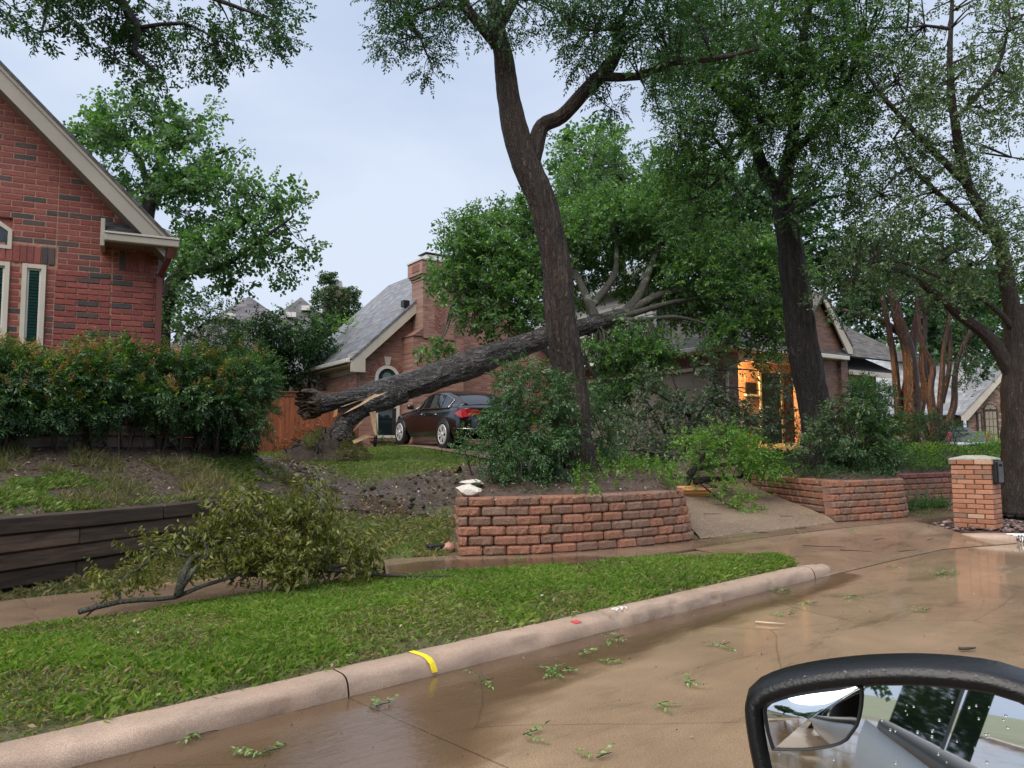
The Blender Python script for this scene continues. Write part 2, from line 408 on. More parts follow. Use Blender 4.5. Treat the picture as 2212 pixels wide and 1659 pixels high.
m_leaf_elm = leafmat('leaf elm', [(0.0, (0.027, 0.068, 0.027)), (0.6, (0.061, 0.142, 0.041)), (1.0, (0.115, 0.216, 0.054))])
m_leaf_dark = leafmat('leaf dark', [(0.0, (0.016, 0.047, 0.022)), (0.6, (0.035, 0.095, 0.038)), (1.0, (0.074, 0.155, 0.049))])
m_leaf_maple = leafmat('leaf maple', [(0.0, (0.050, 0.115, 0.055)), (0.6, (0.095, 0.195, 0.080)), (1.0, (0.180, 0.310, 0.100))], trans=0.45)
m_leaf_light = leafmat('leaf light', [(0.0, (0.047, 0.088, 0.047)), (0.6, (0.095, 0.162, 0.074)), (1.0, (0.176, 0.257, 0.115))], spec=0.6)
m_leaf_nand = leafmat('leaf nandina', [(0.0, (0.022, 0.062, 0.026)), (0.6, (0.050, 0.128, 0.044)), (1.0, (0.115, 0.215, 0.066))], rough=0.36, spec=0.6, trans=0.3)
m_leaf_tip = leafmat('leaf tip', [(0.0, (0.216, 0.203, 0.047)), (0.5, (0.432, 0.230, 0.095)), (1.0, (0.567, 0.297, 0.189))])
m_leaf_olive = leafmat('leaf wilted', [(0.0, (0.054, 0.078, 0.016)), (0.6, (0.142, 0.162, 0.030)), (1.0, (0.270, 0.257, 0.054))], rough=0.4, spec=0.5)
m_leaf_ivy = leafmat('leaf ivy', [(0.0, (0.022, 0.054, 0.024)), (0.6, (0.051, 0.108, 0.041)), (1.0, (0.115, 0.169, 0.061))])
m_leaf_fresh = leafmat('leaf fresh', [(0.0, (0.068, 0.162, 0.027)), (0.6, (0.121, 0.257, 0.041)), (1.0, (0.230, 0.378, 0.068))])
m_grass = leafmat('grass blade', [(0.0, (0.085, 0.150, 0.026)), (0.4, (0.150, 0.262, 0.044)), (0.75, (0.230, 0.350, 0.072)), (0.9, (0.300, 0.340, 0.110)), (1.0, (0.380, 0.300, 0.155))], rough=0.42, trans=0.5)
m_grass_far = leafmat('grass lawn', [(0.0, (0.081, 0.142, 0.027)), (0.6, (0.162, 0.257, 0.054)), (1.0, (0.284, 0.311, 0.108))], rough=0.55, trans=0.4)
m_weed = leafmat('grass weed', [(0.0, (0.081, 0.115, 0.038)), (0.5, (0.162, 0.169, 0.068)), (1.0, (0.338, 0.270, 0.142))], rough=0.6, trans=0.35)
m_bark = barkmat('bark', (0.016, 0.012, 0.011), (0.105, 0.078, 0.066), 0.5)
m_bark_red = barkmat('bark red brown', (0.012, 0.008, 0.006), (0.105, 0.068, 0.052), 0.5, 0.6, None, (1, 1, .16), .08)
m_bark_fallen = barkmat('bark wet grey', (0.006, 0.005, 0.006), (0.170, 0.158, 0.155), 1.25, 0.34, None, (0.45, 1.0, 0.9), 0.12)
m_bark_limb = barkmat('bark pale limb', (0.035, 0.038, 0.030), (0.145, 0.140, 0.120), 0.6, 1.4, (0.16, 0.19, 0.15))
m_bark_myrtle = barkmat('bark crape myrtle', (0.022, 0.009, 0.006), (0.120, 0.042, 0.020), 1.0, 0.5)
m_bark_dark = barkmat('bark dark', (0.007, 0.006, 0.006), (0.056, 0.046, 0.042), 0.5, 0.6, None, (1, 1, .16), .07)
m_twig = plain('twig', (0.035, 0.027, 0.022), 0.6, var=0.4, scale=20)
m_soil = plain('soil', (0.055, 0.040, 0.032), 0.7, var=0.5, scale=9, bmp=0.8, bscale=30)
m_white = plain('white trim', (0.62, 0.61, 0.58), 0.45, var=0.08, scale=2.0)
m_beige = plain('beige trim', (0.36, 0.33, 0.285), 0.5, var=0.1, scale=2.0)
m_cream = plain('cream trim', (0.50, 0.46, 0.39), 0.5, var=0.1, scale=2.0)
m_black = plain('black plastic', (0.012, 0.012, 0.013), 0.4)
m_glass = glassy('window glass', (0.012, 0.022, 0.024), 0.04)
m_mortar = plain('mortar', (0.30, 0.205, 0.150), 0.85, var=0.25, scale=18, bmp=0.5, bscale=120)
# ================================================================ GROUND
def poly_y(P): 
    xs = [p[0] for p in P]; ys = [p[1] for p in P]
    return lambda x: np.interp(x, xs, ys)
FAR = [(-40, -27), (-12, -1.0), (-5.6, 4.85), (-4.1, 6.17), (-1.3, 8.45), (-0.62, 8.66), (0.1, 8.72), (0.78, 8.97), (1.6, 9.44), (2.4, 10.12), (5.1, 12.28), (6.5, 13.05), (7.05, 14.4), (7.5, 14.95), (9.4, 16.05), (14, 18.8), (40, 36)]
NEAR = [(-40, -28.1), (-12, -2.3), (-5, 4.0), (-3.53, 5.3), (-1.14, 7.35), (0.9, 8.22), (2.2, 9.35), (3.2, 10.3), (4.5, 11.3), (6.4, 12.55), (7.6, 13.4), (9.5, 14.9), (14, 17.6), (40, 34.6)]
yfar, ynear = poly_y(FAR), poly_y(NEAR)
KX, KY = -0.93, 4.46
kd = Vector((0.734, 0.679, 0)); kn = Vector((0.679, -0.734, 0))   # along the kerb / out into the road
def KP(s, q, z=0.0): return Vector((KX, KY, 0)) + kd * s + kn * q + Vector((0, 0, z))
CT = [(-9, 9, 1.40), (-9, 14, 1.42), (-6.5, 14, 1.40), (-6.0, 10.8, 1.30), (-5.0, 9.0, 0.75), (-4.6, 7.6, 0.36), (-4.2, 6.9, 0.26), (-3.6, 8.2, 0.34), (-3.3, 9.6, 0.45), (-3.2, 11.2, 0.80),
      (-2.6, 7.9, 0.22), (-2.2, 9.2, 0.36), (-1.3, 8.9, 0.24), (-1.2, 10.2, 0.45), (-2.4, 11.2, 0.66), (-1.4, 12.2, 0.74), (-3.3, 13.4, 1.08), (-2.4, 14.6, 1.14), (-0.8, 14.2, 1.0), (-4.2, 15.6, 1.22), (-5.2, 17.5, 1.30),
      (-2.2, 17.0, 1.30), (-0.6, 16.2, 1.14), (-3.2, 19.3, 1.42), (-1.2, 18.8, 1.36), (-1.6, 20.5, 1.47), (-3.0, 22.5, 1.54), (-6.8, 22.0, 1.37), (-5.0, 21, 1.40), (-10, 20, 1.40), (0.5, 23.5, 1.50),
      (0, 10.2, 0.40), (1.5, 11.2, 0.46), (0.2, 12.6, 0.74), (1.5, 13.2, 0.66), (2.4, 10.3, 0.20), (3.8, 11.4, 0.22), (5.1, 12.4, 0.25), (3.5, 13.0, 0.40), (4.8, 15.0, 0.56), (2.6, 15.2, 0.72), (1.0, 16.5, 0.98),
      (5.0, 17.5, 0.95), (3.0, 18.0, 1.06), (5.8, 20.5, 1.36), (2.5, 21, 1.42), (6.5, 14.0, 0.5), (7.4, 16.0, 0.7), (8, 18.5, 1.2), (9.5, 17.0, 0.75), (10, 20, 1.38), (13, 20.5, 1.40), (13, 24, 1.36), (11, 26, 1.40), (17, 28, 1.25), (20, 22, 1.2),
      (-20, 15, 1.4), (-20, 30, 1.4), (0, 34, 1.45), (15, 36, 1.2), (30, 36, 1.1), (-20, 2, 1.2), (-9, 4, 0.7), (-40, 20, 1.4), (40, 50, 1.2), (0, 60, 1.4), (-40, 60, 1.4)]
_C = np.array(CT, float)
def _tps(r2): return np.where(r2 > 1e-9, 0.5 * r2 * np.log(np.maximum(r2, 1e-9)), 0)
_n = len(_C)
_A = np.zeros((_n + 3, _n + 3)); _d2 = ((_C[:, None, :2] - _C[None, :, :2]) ** 2).sum(2)
_A[:_n, :_n] = _tps(_d2) + np.eye(_n) * 0.05; _A[:_n, _n:] = np.c_[np.ones(_n), _C[:, :2]]; _A[_n:, :_n] = _A[:_n, _n:].T
_W = np.linalg.solve(_A, np.r_[_C[:, 2], 0, 0, 0])
def zraw(x, y):
    x = np.atleast_1d(np.asarray(x, float)).ravel(); y = np.atleast_1d(np.asarray(y, float)).ravel()
    d2 = (x[:, None] - _C[:, 0]) ** 2 + (y[:, None] - _C[:, 1]) ** 2
    z = _tps(d2) @ _W[:_n] + _W[_n] + _W[_n + 1] * x + _W[_n + 2] * y
    return np.clip(z, 0.17, 1.65)
def zg(x, y):
    z = zraw(x, y); s = np.atleast_1d(np.asarray(y, float)).ravel() - yfar(np.atleast_1d(np.asarray(x, float)).ravel())
    k = np.clip((s - 0.05) / 0.07, 0, 1)
    return -0.15 + (z + 0.15) * k
def zgs(x, y): return float(zg(x, y)[0])
def T(px, py, y0=6.0, y1=40.0):
    """where the line of sight meets the yard"""
    ys = np.linspace(y0, y1, 600); d = ray(px, py)
    xs = d.x / d.y * ys; zs = H + d.z / d.y * ys
    hit = np.where(zs <= zraw(xs, ys))[0]
    i = hit[0] if len(hit) else 599
    return Vector((xs[i], ys[i], float(zraw(xs[i], ys[i])[0])))
def inpoly(x, y, poly):
    x = np.asarray(x); y = np.asarray(y); c = np.zeros(x.shape, bool); n = len(poly)
    for i in range(n):
        x1, y1 = poly[i][:2]; x2, y2 = poly[(i + 1) % n][:2]
        if y1 == y2: continue
        c ^= ((y1 > y) != (y2 > y)) & (x < (x2 - x1) * (y - y1) / (y2 - y1) + x1)
    return c
def pdist(x, y, poly, closed=True):
    d = np.full(np.shape(x), 1e9); n = len(poly)
    for i in range(n if closed else n - 1):
        ax, ay = poly[i][:2]; bx, by = poly[(i + 1) % n][:2]
        L = (bx - ax) ** 2 + (by - ay) ** 2 + 1e-9
        t = np.clip(((x - ax) * (bx - ax) + (y - ay) * (by - ay)) / L, 0, 1)
        d = np.minimum(d, np.hypot(x - ax - t * (bx - ax), y - ay - t * (by - ay)))
    return d
MUD = [T(*p) for p in ((560, 985), (640, 1000), (700, 1035), (770, 1050), (860, 1040), (960, 1020), (1010, 1035), (1000, 1080), (930, 1100), (880, 1112), (780, 1118), (700, 1105), (640, 1060), (600, 1020))]
LAWN = [(-1.35, 8.55), (-0.8, 8.8), (-0.85, 10.6), (-0.3, 12.5), (-0.2, 15.6), (-1.2, 17.3), (-3.1, 21.2), (-4.5, 21.6), (-6.6, 21.4), (-6.3, 17.0), (-4.3, 15.4), (-3.4, 12.5), (-2.5, 10.6), (-2.3, 9.0)]
def warp(p, a, s): 
    p = np.asarray(p, float); q = np.stack([p[:, 0], p[:, 1], np.zeros(len(p))], 1)
    return p[:, 0] + a * vnoise(q + 3.1, s), p[:, 1] + a * vnoise(q + 57.2, s)

# yard sheet -------------------------------------------------------
gx = np.r_[np.arange(-70, -9, 4.0), np.arange(-9, 12, 0.12), np.arange(12, 80, 4.0)]
gy = np.r_[np.arange(-40, 4, 4.0), np.arange(4, 24, 0.12), np.arange(24, 100, 4.0)]
X, Y = np.meshgrid(gx, gy); Z = zg(X, Y).reshape(X.shape)
pts = np.stack([X.ravel(), Y.ravel(), np.zeros(X.size)], 1)
core = ((pts[:, 0] > -8.5) & (pts[:, 0] < 11.5) & (pts[:, 1] > 4.5) & (pts[:, 1] < 23.5)).astype(float)
wx, wy = warp(pts, 0.25, 1.6)
mud = np.clip(1 - np.where(inpoly(wx, wy, MUD), 0, pdist(wx, wy, MUD)) / 0.25, 0, 1)
up = (pts[:, 1] > yfar(pts[:, 0]) + 0.08)
Z = Z + (np.where(up, 1, 0) * core * (0.018 * fbm(pts, 2.5, 2) + mud * (0.05 * fbm(pts, 3.5, 3) - 0.02))).reshape(X.shape)
gv = np.stack([X.ravel(), Y.ravel(), Z.ravel()], 1)
nx = len(gx); gf = []
for j in range(len(gy) - 1):
    b = j * nx
    gf += [(b + i, b + i + 1, b + nx + i + 1, b + nx + i) for i in range(nx - 1)]
m, t, p = base_mat('yard earth')
co = N(t, 'ShaderNodeTexCoord').outputs['Object']
at = N(t, 'ShaderNodeAttribute', attribute_name='mud').outputs['Fac']
n1 = noise(t, co, 1.2, 6, 0.6); n2 = noise(t, co, 26, 5, 0.65)
earth = ramp(t, n1, [(0.3, (0.060, 0.058, 0.026)), (0.7, (0.105, 0.096, 0.045))])
mudc = ramp(t, n2, [(0.25, (0.030, 0.022, 0.017)), (0.55, (0.075, 0.055, 0.042)), (0.8, (0.13, 0.105, 0.085))])
t.links.new(mixc(t, at, earth, mudc), p.inputs['Base Color'])
rr = ramp(t, noise(t, co, 3.0, 4), [(0.42, (0.10,) * 3), (0.58, (0.6,) * 3)])
t.links.new(math_(t, 'ADD', math_(t, 'MULTIPLY', rr, at), math_(t, 'MULTIPLY', math_(t, 'SUBTRACT', 1.0, at), 0.75)), p.inputs['Roughness'])
bump(t, p, math_(t, 'ADD', n2, noise(t, co, 8, 4)), 0.9, 0.03)
m_yard = m
ground = mk('ground', gv, gf, m_yard, None, True); tag(ground, kind='structure')
a = ground.data.attributes.new('mud', 'FLOAT', 'POINT'); a.data.foreach_set('value', mud.astype(np.float32))
m_far = plain('far ground', (0.09, 0.11, 0.045), 0.8, var=0.4, scale=0.3)
tag(mk('terrain', [(-900, -900, -0.32), (900, -900, -0.32), (900, 900, -0.32), (-900, 900, -0.32)], [(0, 1, 2, 3)], m_far), kind='structure')

# road: concrete panels --------------------------------------------
m_road = concretemat('wet road concrete', ((0.180, 0.124, 0.080), (0.290, 0.212, 0.144)), (0.045, 0.26), 1.0, 0.75, (0.50, 0.66), 0.30)
m_joint = plain('joint filler', (0.045, 0.035, 0.028), 0.5)
road = mk('road', [KP(-45, -0.02, -0.03), KP(-45, 10.4, -0.03), KP(40, 10.4, -0.03), KP(40, -0.02, -0.03)], [(0, 1, 2, 3)], m_joint)
tag(road, kind='structure')
for qa, qb in ((0.0, 5.2), (5.2, 10.4)):
    for s0 in np.arange(-41.4, 36, 4.6):
        g = 0.006
        if s0 > 3 and qa == 0.0: qa_ = -3.2 if s0 < 12 else 0.0
        else: qa_ = qa
        P4 = [KP(s0 + g, qa_ + (g if qa else 0)), KP(s0 + 4.6 - g, qa_ + (g if qa else 0)), KP(s0 + 4.6 - g, qb - g), KP(s0 + g, qb - g)]
        MB().prism([q + Vector((0, 0, -0.14)) for q in P4][::-1], (0, 0, 0.14)).build('slab', m_road, road)
# kerb ---------------------------------------------------------------
m_kerb = concretemat('kerb concrete', ((0.26, 0.185, 0.138), (0.41, 0.310, 0.245)), (0.30, 0.6), 1.6, 0.7, (0.35, 0.65), 0.9, False)
PROF = [(0.0, -0.10), (0.0, 0.02), (-0.012, 0.075), (-0.035, 0.105), (-0.07, 0.118), (-0.18, 0.124), (-0.205, 0.112), (-0.21, -0.10)]
kerb = thing('kerb', None, None, KP(0, 0)); tag(kerb, kind='structure')
def kerb_run(path, hs, parent=kerb, name='kerb_section'):
    rows = []; n = len(path)
    for i, c in enumerate(path):
        a = path[max(i - 1, 0)]; b = path[min(i + 1, n - 1)]; d = (b - a).normalized(); nn = Vector((d.y, -d.x, 0))
        k = hs[i]
        jit = float(fbm(np.array([[c.x * 6, c.y * 6, 0]]), 1, 3)[0]) * 0.007
        row = []
        for jj, (q, z) in enumerate(PROF):
            ch = max(0.0, float(fbm(np.array([[c.x * 5 + jj * .35, c.y * 5, jj * .45]]), 1.0, 3)[0]) - .28) * (.055 if 1 <= jj <= 4 else .01)
            row.append(c + nn * (q - (ch if z > 0 else 0) + (jit if z > 0 else 0)) + Vector((0, 0, z if z < 0 else z * k - ch * .5)))
        rows.append(row)
    o = grid(name, rows, m_kerb, parent)
    me = o.data
    return o
for a_, b_ in ((-40, -8), (-8, 0.0), (0.0, 5.60)):
    n_ = int((b_ - a_) / 0.05) if a_ > -9 else 20
    kerb_run([KP(lerp(a_ + 0.005, b_ - 0.005, i / n_), 0) for i in range(n_ + 1)], [1] * (n_ + 1))
ret = [KP(5.61, 0), V(3.42, 8.52, 0), V(3.55, 8.75, 0), V(3.58, 9.05, 0), V(3.52, 9.5, 0)]
rp_, _ = spline(ret, [1] * 5, 0.08); kerb_run(rp_, list(np.linspace(1, 0.25, len(rp_))))
ret2 = [V(6.15, 12.35, 0), V(6.45, 11.75, 0), V(6.8, 11.35, 0), V(7.2, 11.14, 0), V(7.75, 11.12, 0), V(8.4, 11.45, 0), V(11, 13.9, 0), V(20, 22.2, 0)]
rp_, _ = spline(ret2, [1] * 8, 0.08); kerb_run(rp_, [min(1, 0.3 + i / 22) for i in range(len(rp_))])
# paint marks on the kerb
def kerb_mark(name, s, wd, mat, label, cat, slant=0.0, q0=0, q1=5):
    rows = []
    for i in range(4):
        u = i / 3
        rows.append([KP(s + wd * (u - 0.5) + slant * j, q + (0.004 if q > -0.02 else 0), max(z, 0.012) + 0.004) for j, (q, z) in enumerate(PROF[1 + q0:1 + q1])])
    tag(grid(name, rows, mat), label, cat)
m_yel = plain('yellow paint', (0.75, 0.58, 0.02), 0.5, var=0.2, scale=40)
m_red = plain('red paint', (0.55, 0.05, 0.05), 0.5, var=0.3, scale=40)
m_chalk = plain('white paint', (0.72, 0.70, 0.68), 0.6, var=0.15, scale=40)
kerb_mark('paint_mark', 0.60, 0.045, m_yel, 'yellow spray paint stripe across the rounded kerb', 'paint mark', -0.012)
kerb_mark('paint_mark', 1.95, 0.075, m_red, 'red spray paint smear on top of the kerb', 'paint mark', -0.02, 2, 4)
wm = MB()
for k in range(7):
    a0 = 2.42 + 0.02 * k; wm.bar(KP(a0, -0.06 - 0.015 * (k % 3), 0.1235), KP(a0 + 0.05, -0.13 + 0.012 * (k % 4), 0.1265), 0.008, 0.004)
for k in range(9):
    an = k / 8 * 3.0; wm.bar(KP(2.5 + 0.075 * math.cos(an), -0.10 - 0.04 * math.sin(an), 0.1255), KP(2.5 + 0.075 * math.cos(an + .4), -0.10 - 0.04 * math.sin(an + .4), 0.1255), 0.010, 0.005)
tag(wm.build('paint_mark', m_chalk), 'faded white paint scribble on the kerb beside the red smear', 'paint mark')

# grass verge between kerb and sidewalk (earth under the blades) -------
VERGE = []; rows = []
for i in range(90):
    s = -9 + (5.55 + 9) * i / 89
    a = KP(s, -0.19, 0.105)
    k0 = 0.0; b = a.copy()
    for st in range(400):                       # walk away from the road until the sidewalk edge
        c = KP(s, -0.19 - st * 0.02)
        if c.y > ynear(c.x) - 0.0: b = c; break
    if s > 4.2: 
        f = (s - 4.2) / 1.35; b = a.lerp(b, max(0.08, 1 - 0.75 * f ** 1.5))
    b.z = 0.175
    r = [a.lerp(b, j / 10) + Vector((0, 0, 0.05 * math.sin(math.pi * j / 10) + 0.012 * random.uniform(-1, 1) * (0 < j < 10))) for j in range(11)]
    rows.append(r)
verge = grid('verge', rows, m_yard); tag(verge, kind='structure')
VROWS = rows

# sidewalk panels -----------------------------------------------------
m_walk = concretemat('wet sidewalk', ((0.130, 0.088, 0.060), (0.210, 0.150, 0.108)), (0.05, 0.30), 1.4, 0.45, (0.45, 0.62), 0.2)
sx = [-12.5, -10.3, -8.4, -6.8, -5.4, -4.15, -3.1, -2.1, -1.25, -0.35, 0.75, 1.85, 2.9, 3.9, 4.9, 5.9, 6.9, 8.2, 9.6, 11.2, 13]
walk_base = [(x, float(ynear(x)), 0.10) for x in sx]; 
wb = [[Vector((x, float(ynear(x)), 0.12)), Vector((x - 0.35, float(yfar(x - 0.35)), 0.12))] for x in sx]
walk = grid('sidewalk', wb, m_joint, None, False); tag(walk, kind='structure')
for i in range(len(sx) - 1):
    na, nb = sx[i] + 0.008, sx[i + 1] - 0.008
    nears = [Vector((x, float(ynear(x)), 0.0)) for x in np.linspace(na, nb, 6)]
    fars = [Vector((x, float(yfar(x)) + 0.13, 0.0)) for x in np.linspace(na - 0.35, nb - 0.35, 6)]
    z = 0.197 + random.uniform(-0.004, 0.004)
    top = [v + Vector((0, 0, z)) for v in nears] + [v + Vector((0, 0, z + 0.012)) for v in fars[::-1]]
    MB().prism([v - Vector((0, 0, 0.3)) for v in top][::-1], (0, 0, 0.3)).build('slab', m_walk, walk)
# driveway apron -------------------------------------------------------
m_apron = concretemat('wet apron concrete', ((0.150, 0.098, 0.066), (0.245, 0.170, 0.118)), (0.06, 0.38), 1.2, 0.5, (0.42, 0.62), 0.2)
ra = resample([V(3.30, 8.36, 0), V(4.4, 9.35, 0), V(5.8, 10.55, 0), V(7.2, 11.14, 0)], 20)
rb = resample([V(2.15, 9.30, 0), V(3.2, 10.28, 0), V(4.5, 11.28, 0), V(6.45, 12.58, 0)], 20)
rows = []
for k in range(9):
    f = k / 8; rows.append([ra[i].lerp(rb[i], f) + Vector((0, 0, 0.006 + 0.186 * (f ** 0.9))) for i in range(20)])
tag(grid('driveway_apron', rows, m_apron), kind='structure')
fp = [V(0.9, 8.15, .168), V(2.2, 9.28, .178), V(3.52, 9.1, .10), V(3.3, 8.48, .08), V(2.6, 7.85, .10), V(1.6, 7.2, .12)]
tag(mk('pavement', fp, [tuple(range(6))[::-1]], m_apron), kind='structure')
# driveway ---------------------------------------------------------------
m, t, p = base_mat('exposed aggregate')
co = N(t, 'ShaderNodeTexCoord').outputs['Object']
vv = N(t, 'ShaderNodeTexVoronoi', inp={'Scale': 75.0}); t.links.new(co, vv.inputs['Vector'])
c = ramp(t, vv.outputs['Color'], [(0.1, (0.105, 0.070, 0.050)), (0.5, (0.205, 0.150, 0.110)), (0.9, (0.36, 0.29, 0.23))])
c = mixc(t, 0.7, c, ramp(t, noise(t, co, 1.1, 5), [(0.3, (0.7, 0.68, 0.66)), (0.7, (1.2, 1.15, 1.1))]), 'MULTIPLY')
t.links.new(c, p.inputs['Base Color']); p.inputs['Roughness'].default_value = 0.42
bump(t, p, vv.outputs['Distance'], 0.5, 0.01); m_drive = m
DL = [V(2.45, 10.2, 0), V(2.45, 11.2, 0), V(2.0, 12.8, 0), V(1.2, 14.3, 0), V(-0.1, 16.0, 0), V(-1.2, 17.5, 0), V(-2.2, 19.3, 0), V(-3.1, 21.3, 0), V(-3.5, 22.8, 0)]
DR = [V(5.05, 12.2, 0), V(4.95, 13.0, 0), V(4.8, 14.0, 0), V(4.75, 15.2, 0), V(4.9, 17.0, 0), V(5.3, 19.0, 0), V(5.6, 20.9, 0), V(4.2, 23.2, 0), V(2.4, 25.2, 0)]
la, lb = resample(DL, 70), resample(DR, 70); rows = []
for i in range(70):
    rows.append([la[i].lerp(lb[i], j / 24) for j in range(25)])
allp = np.array([tuple(v) for r in rows for v in r]); zz = zraw(allp[:, 0], allp[:, 1])
k = 0
for i, r in enumerate(rows):
    for v in r: v.z = max(float(zz[k]) + 0.045, 0.20); k += 1
    if i < 4:
        for v in r: v.z = max(lerp(0.212, v.z, i / 4), zgs(v.x, v.y) + 0.04)
tag(grid('driveway', rows, m_drive), kind='structure')
DRV = [(v.x, v.y) for v in DL] + [(v.x, v.y) for v in DR[::-1]]

# gutter stream -------------------------------------------------------------
m, t, p = base_mat('street water')
co = N(t, 'ShaderNodeTexCoord').outputs['Object']
fl = mapping(t, co, (1, 1, 1), (0, 0, -0.746))
fl2 = mapping(t, fl, (7.0, 26.0, 1))
hh = math_(t, 'ADD', noise(t, fl2, 1.0, 4, 0.6, 0.8), math_(t, 'MULTIPLY', noise(t, mapping(t, fl, (22, 70, 1)), 1.0, 3), 0.35))
bmp_ = N(t, 'ShaderNodeBump'); bmp_.inputs['Strength'].default_value = 0.10; bmp_.inputs['Distance'].default_value = 0.02; t.links.new(hh, bmp_.inputs['Height'])
gl = N(t, 'ShaderNodeBsdfGlossy'); gl.inputs['Roughness'].default_value = 0.06; t.links.new(bmp_.outputs[0], gl.inputs['Normal'])
df = N(t, 'ShaderNodeBsdfDiffuse'); df.inputs[0].default_value = (0.20, 0.145, 0.105, 1)
tp = N(t, 'ShaderNodeBsdfTransparent'); tp.inputs[0].default_value = (0.86, 0.78, 0.68, 1)
mx0 = N(t, 'ShaderNodeMixShader'); mx0.inputs[0].default_value = 0.22
t.links.new(tp.outputs[0], mx0.inputs[1]); t.links.new(df.outputs[0], mx0.inputs[2])
fr = N(t, 'ShaderNodeFresnel'); fr.inputs[0].default_value = 1.5; t.links.new(bmp_.outputs[0], fr.inputs['Normal'])
mx = N(t, 'ShaderNodeMixShader'); t.links.new(fr.outputs[0], mx.inputs[0]); t.links.new(mx0.outputs[0], mx.inputs[1]); t.links.new(gl.outputs[0], mx.inputs[2])
fd0 = N(t, 'ShaderNodeAttribute', attribute_name='dry').outputs['Fac']
fd1 = ramp(t, math_(t, 'ADD', fd0, math_(t, 'MULTIPLY', math_(t, 'SUBTRACT', noise(t, mapping(t, fl, (1.5, 5, 1)), 1.0, 4), 0.5), 0.9)), [(0.45, (0, 0, 0)), (0.85, (1, 1, 1))])
tp2 = N(t, 'ShaderNodeBsdfTransparent'); mx2 = N(t, 'ShaderNodeMixShader'); t.links.new(fd1, mx2.inputs[0]); t.links.new(mx.outputs[0], mx2.inputs[1]); t.links.new(tp2.outputs[0], mx2.inputs[2])
t.links.new(mx2.outputs[0], t.nodes['Material Output'].inputs[0]); m_water = m
rows = []
for i in range(120):
    s = -9 + 15.2 * i / 119
    wdt = np.interp(s, [-9, -3, -1.2, -0.3, 0.3, 1.2, 3, 5.2, 6.2], [2.6, 2.6, 2.4, 1.8, 1.15, 0.75, 0.6, 0.5, 0.3]) + 0.06 * math.sin(s * 3.1) * math.sin(s * 1.7 + 1)
    rows.append([KP(s, lerp(-0.002, wdt, j / 8), 0.007 - 0.004 * (j / 8) ** 3) for j in range(9)])
gw = grid('gutter_water', rows, m_water); tag(gw, kind='structure')
a = gw.data.attributes.new('dry', 'FLOAT', 'POINT'); a.data.foreach_set('value', np.tile((np.arange(9) / 8) ** 1.5, len(rows)).astype(np.float32))
# standing water on the sunken sidewalk panels
pw = [G(835, 1222, 0.214), G(900, 1213, 0.214), G(985, 1208, 0.214), G(1120, 1206, 0.214), G(1260, 1200, 0.214), G(1330, 1203, 0.214), G(1270, 1216, 0.214), G(1130, 1222, 0.214), G(1000, 1228, 0.214), G(880, 1238, 0.214), G(840, 1236, 0.214)]
tag(mk('sidewalk_water', pw, [tuple(range(len(pw)))[::-1]], m_water), kind='structure')
# water lying in the mud
for nm, pl in (('mud_water', [(622, 1003), (650, 1010), (690, 1040), (716, 1062), (790, 1070), (870, 1085), (890, 1105), (800, 1108), (726, 1098), (690, 1072), (650, 1030)]),):
    P = [T(*q) for q in pl]; c = sum(P, Vector()) / len(P)
    PP = []
    for q in resample(P + [P[0]], 60)[:-1]:
        j = 0.10 * float(vnoise(np.array([[q.x * 4, q.y * 4, 0]]))[0]); d = (q - c).normalized(); q = q + d * j; q.z = zgs(q.x, q.y) + 0.010; PP.append(q)
    rows = [[c.lerp(q, k / 6) for q in PP + [PP[0]]] for k in range(7)]
    for r in rows:
        for v in r: v.z = zgs(v.x, v.y) + 0.009 + 0.006 * math.sin(v.x * 3 + v.y * 2)
    tag(grid(nm, rows, m_water), kind='structure')

# ================================================================ BLOCK WALLS
def block_meshes(mat, L=0.28, Hh=0.106, dep=0.20, n=6):
    res = []
    for v in range(n):
        nx_, nz_ = 7, 4; vs = []; fs = []
        for k in range(nz_):
            for i in range(nx_):
                x = (i / (nx_ - 1) - .5) * L; z = (k / (nz_ - 1)) * Hh
                ex = min(i, nx_ - 1 - i) / 1.0; ez = min(k, nz_ - 1 - k)
                y = -0.009 * random.uniform(0.0, 1.6)
                if ex == 0: y = 0.030 + random.uniform(-.006, .006)
                elif ez == 0: y = 0.018 + random.uniform(-.004, .004)
                if 0 < i < nx_ - 1: x = (x + random.uniform(-.01, .01)) * (1.0 if i not in (1, nx_ - 2) else 1.16)
                if 0 < k < nz_ - 1: z = lerp(z, Hh * (0.18 if k == 1 else 0.82), 0.85) + random.uniform(-.004, .004)
                if ex == 0 and ez == 0: x *= 0.94; z = lerp(z, Hh / 2, 0.12); y += .006
                vs.append((x, y, z))
        fs += [(k * nx_ + i, k * nx_ + i + 1, (k + 1) * nx_ + i + 1, (k + 1) * nx_ + i) for k in range(nz_ - 1) for i in range(nx_ - 1)]
        b = len(vs); x = L / 2 * 0.97
        vs += [(-x, dep, 0), (x, dep, 0), (x, dep, Hh), (-x, dep, Hh)]
        last = (nz_ - 1) * nx_
        fs += [tuple(range(last, last + nx_)) + (b + 2, b + 3), tuple(range(nx_))[::-1] + (b, b + 1), (b + 1, b, b + 3, b + 2),
               tuple(k * nx_ for k in range(nz_))[::-1] + (b + 0, b + 3)[::1], tuple(k * nx_ + nx_ - 1 for k in range(nz_)) + (b + 2, b + 1)]
        res.append(data('block', vs, fs, mat))
    return res
m_block = objrand('split face block', [(0.0, (0.230, 0.128, 0.090)), (0.3, (0.300, 0.142, 0.090)), (0.55, (0.340, 0.155, 0.098)), (0.8, (0.265, 0.160, 0.118))], 0.55, var=0.75, bscale=70, bmp=1.0, bdist=0.03)
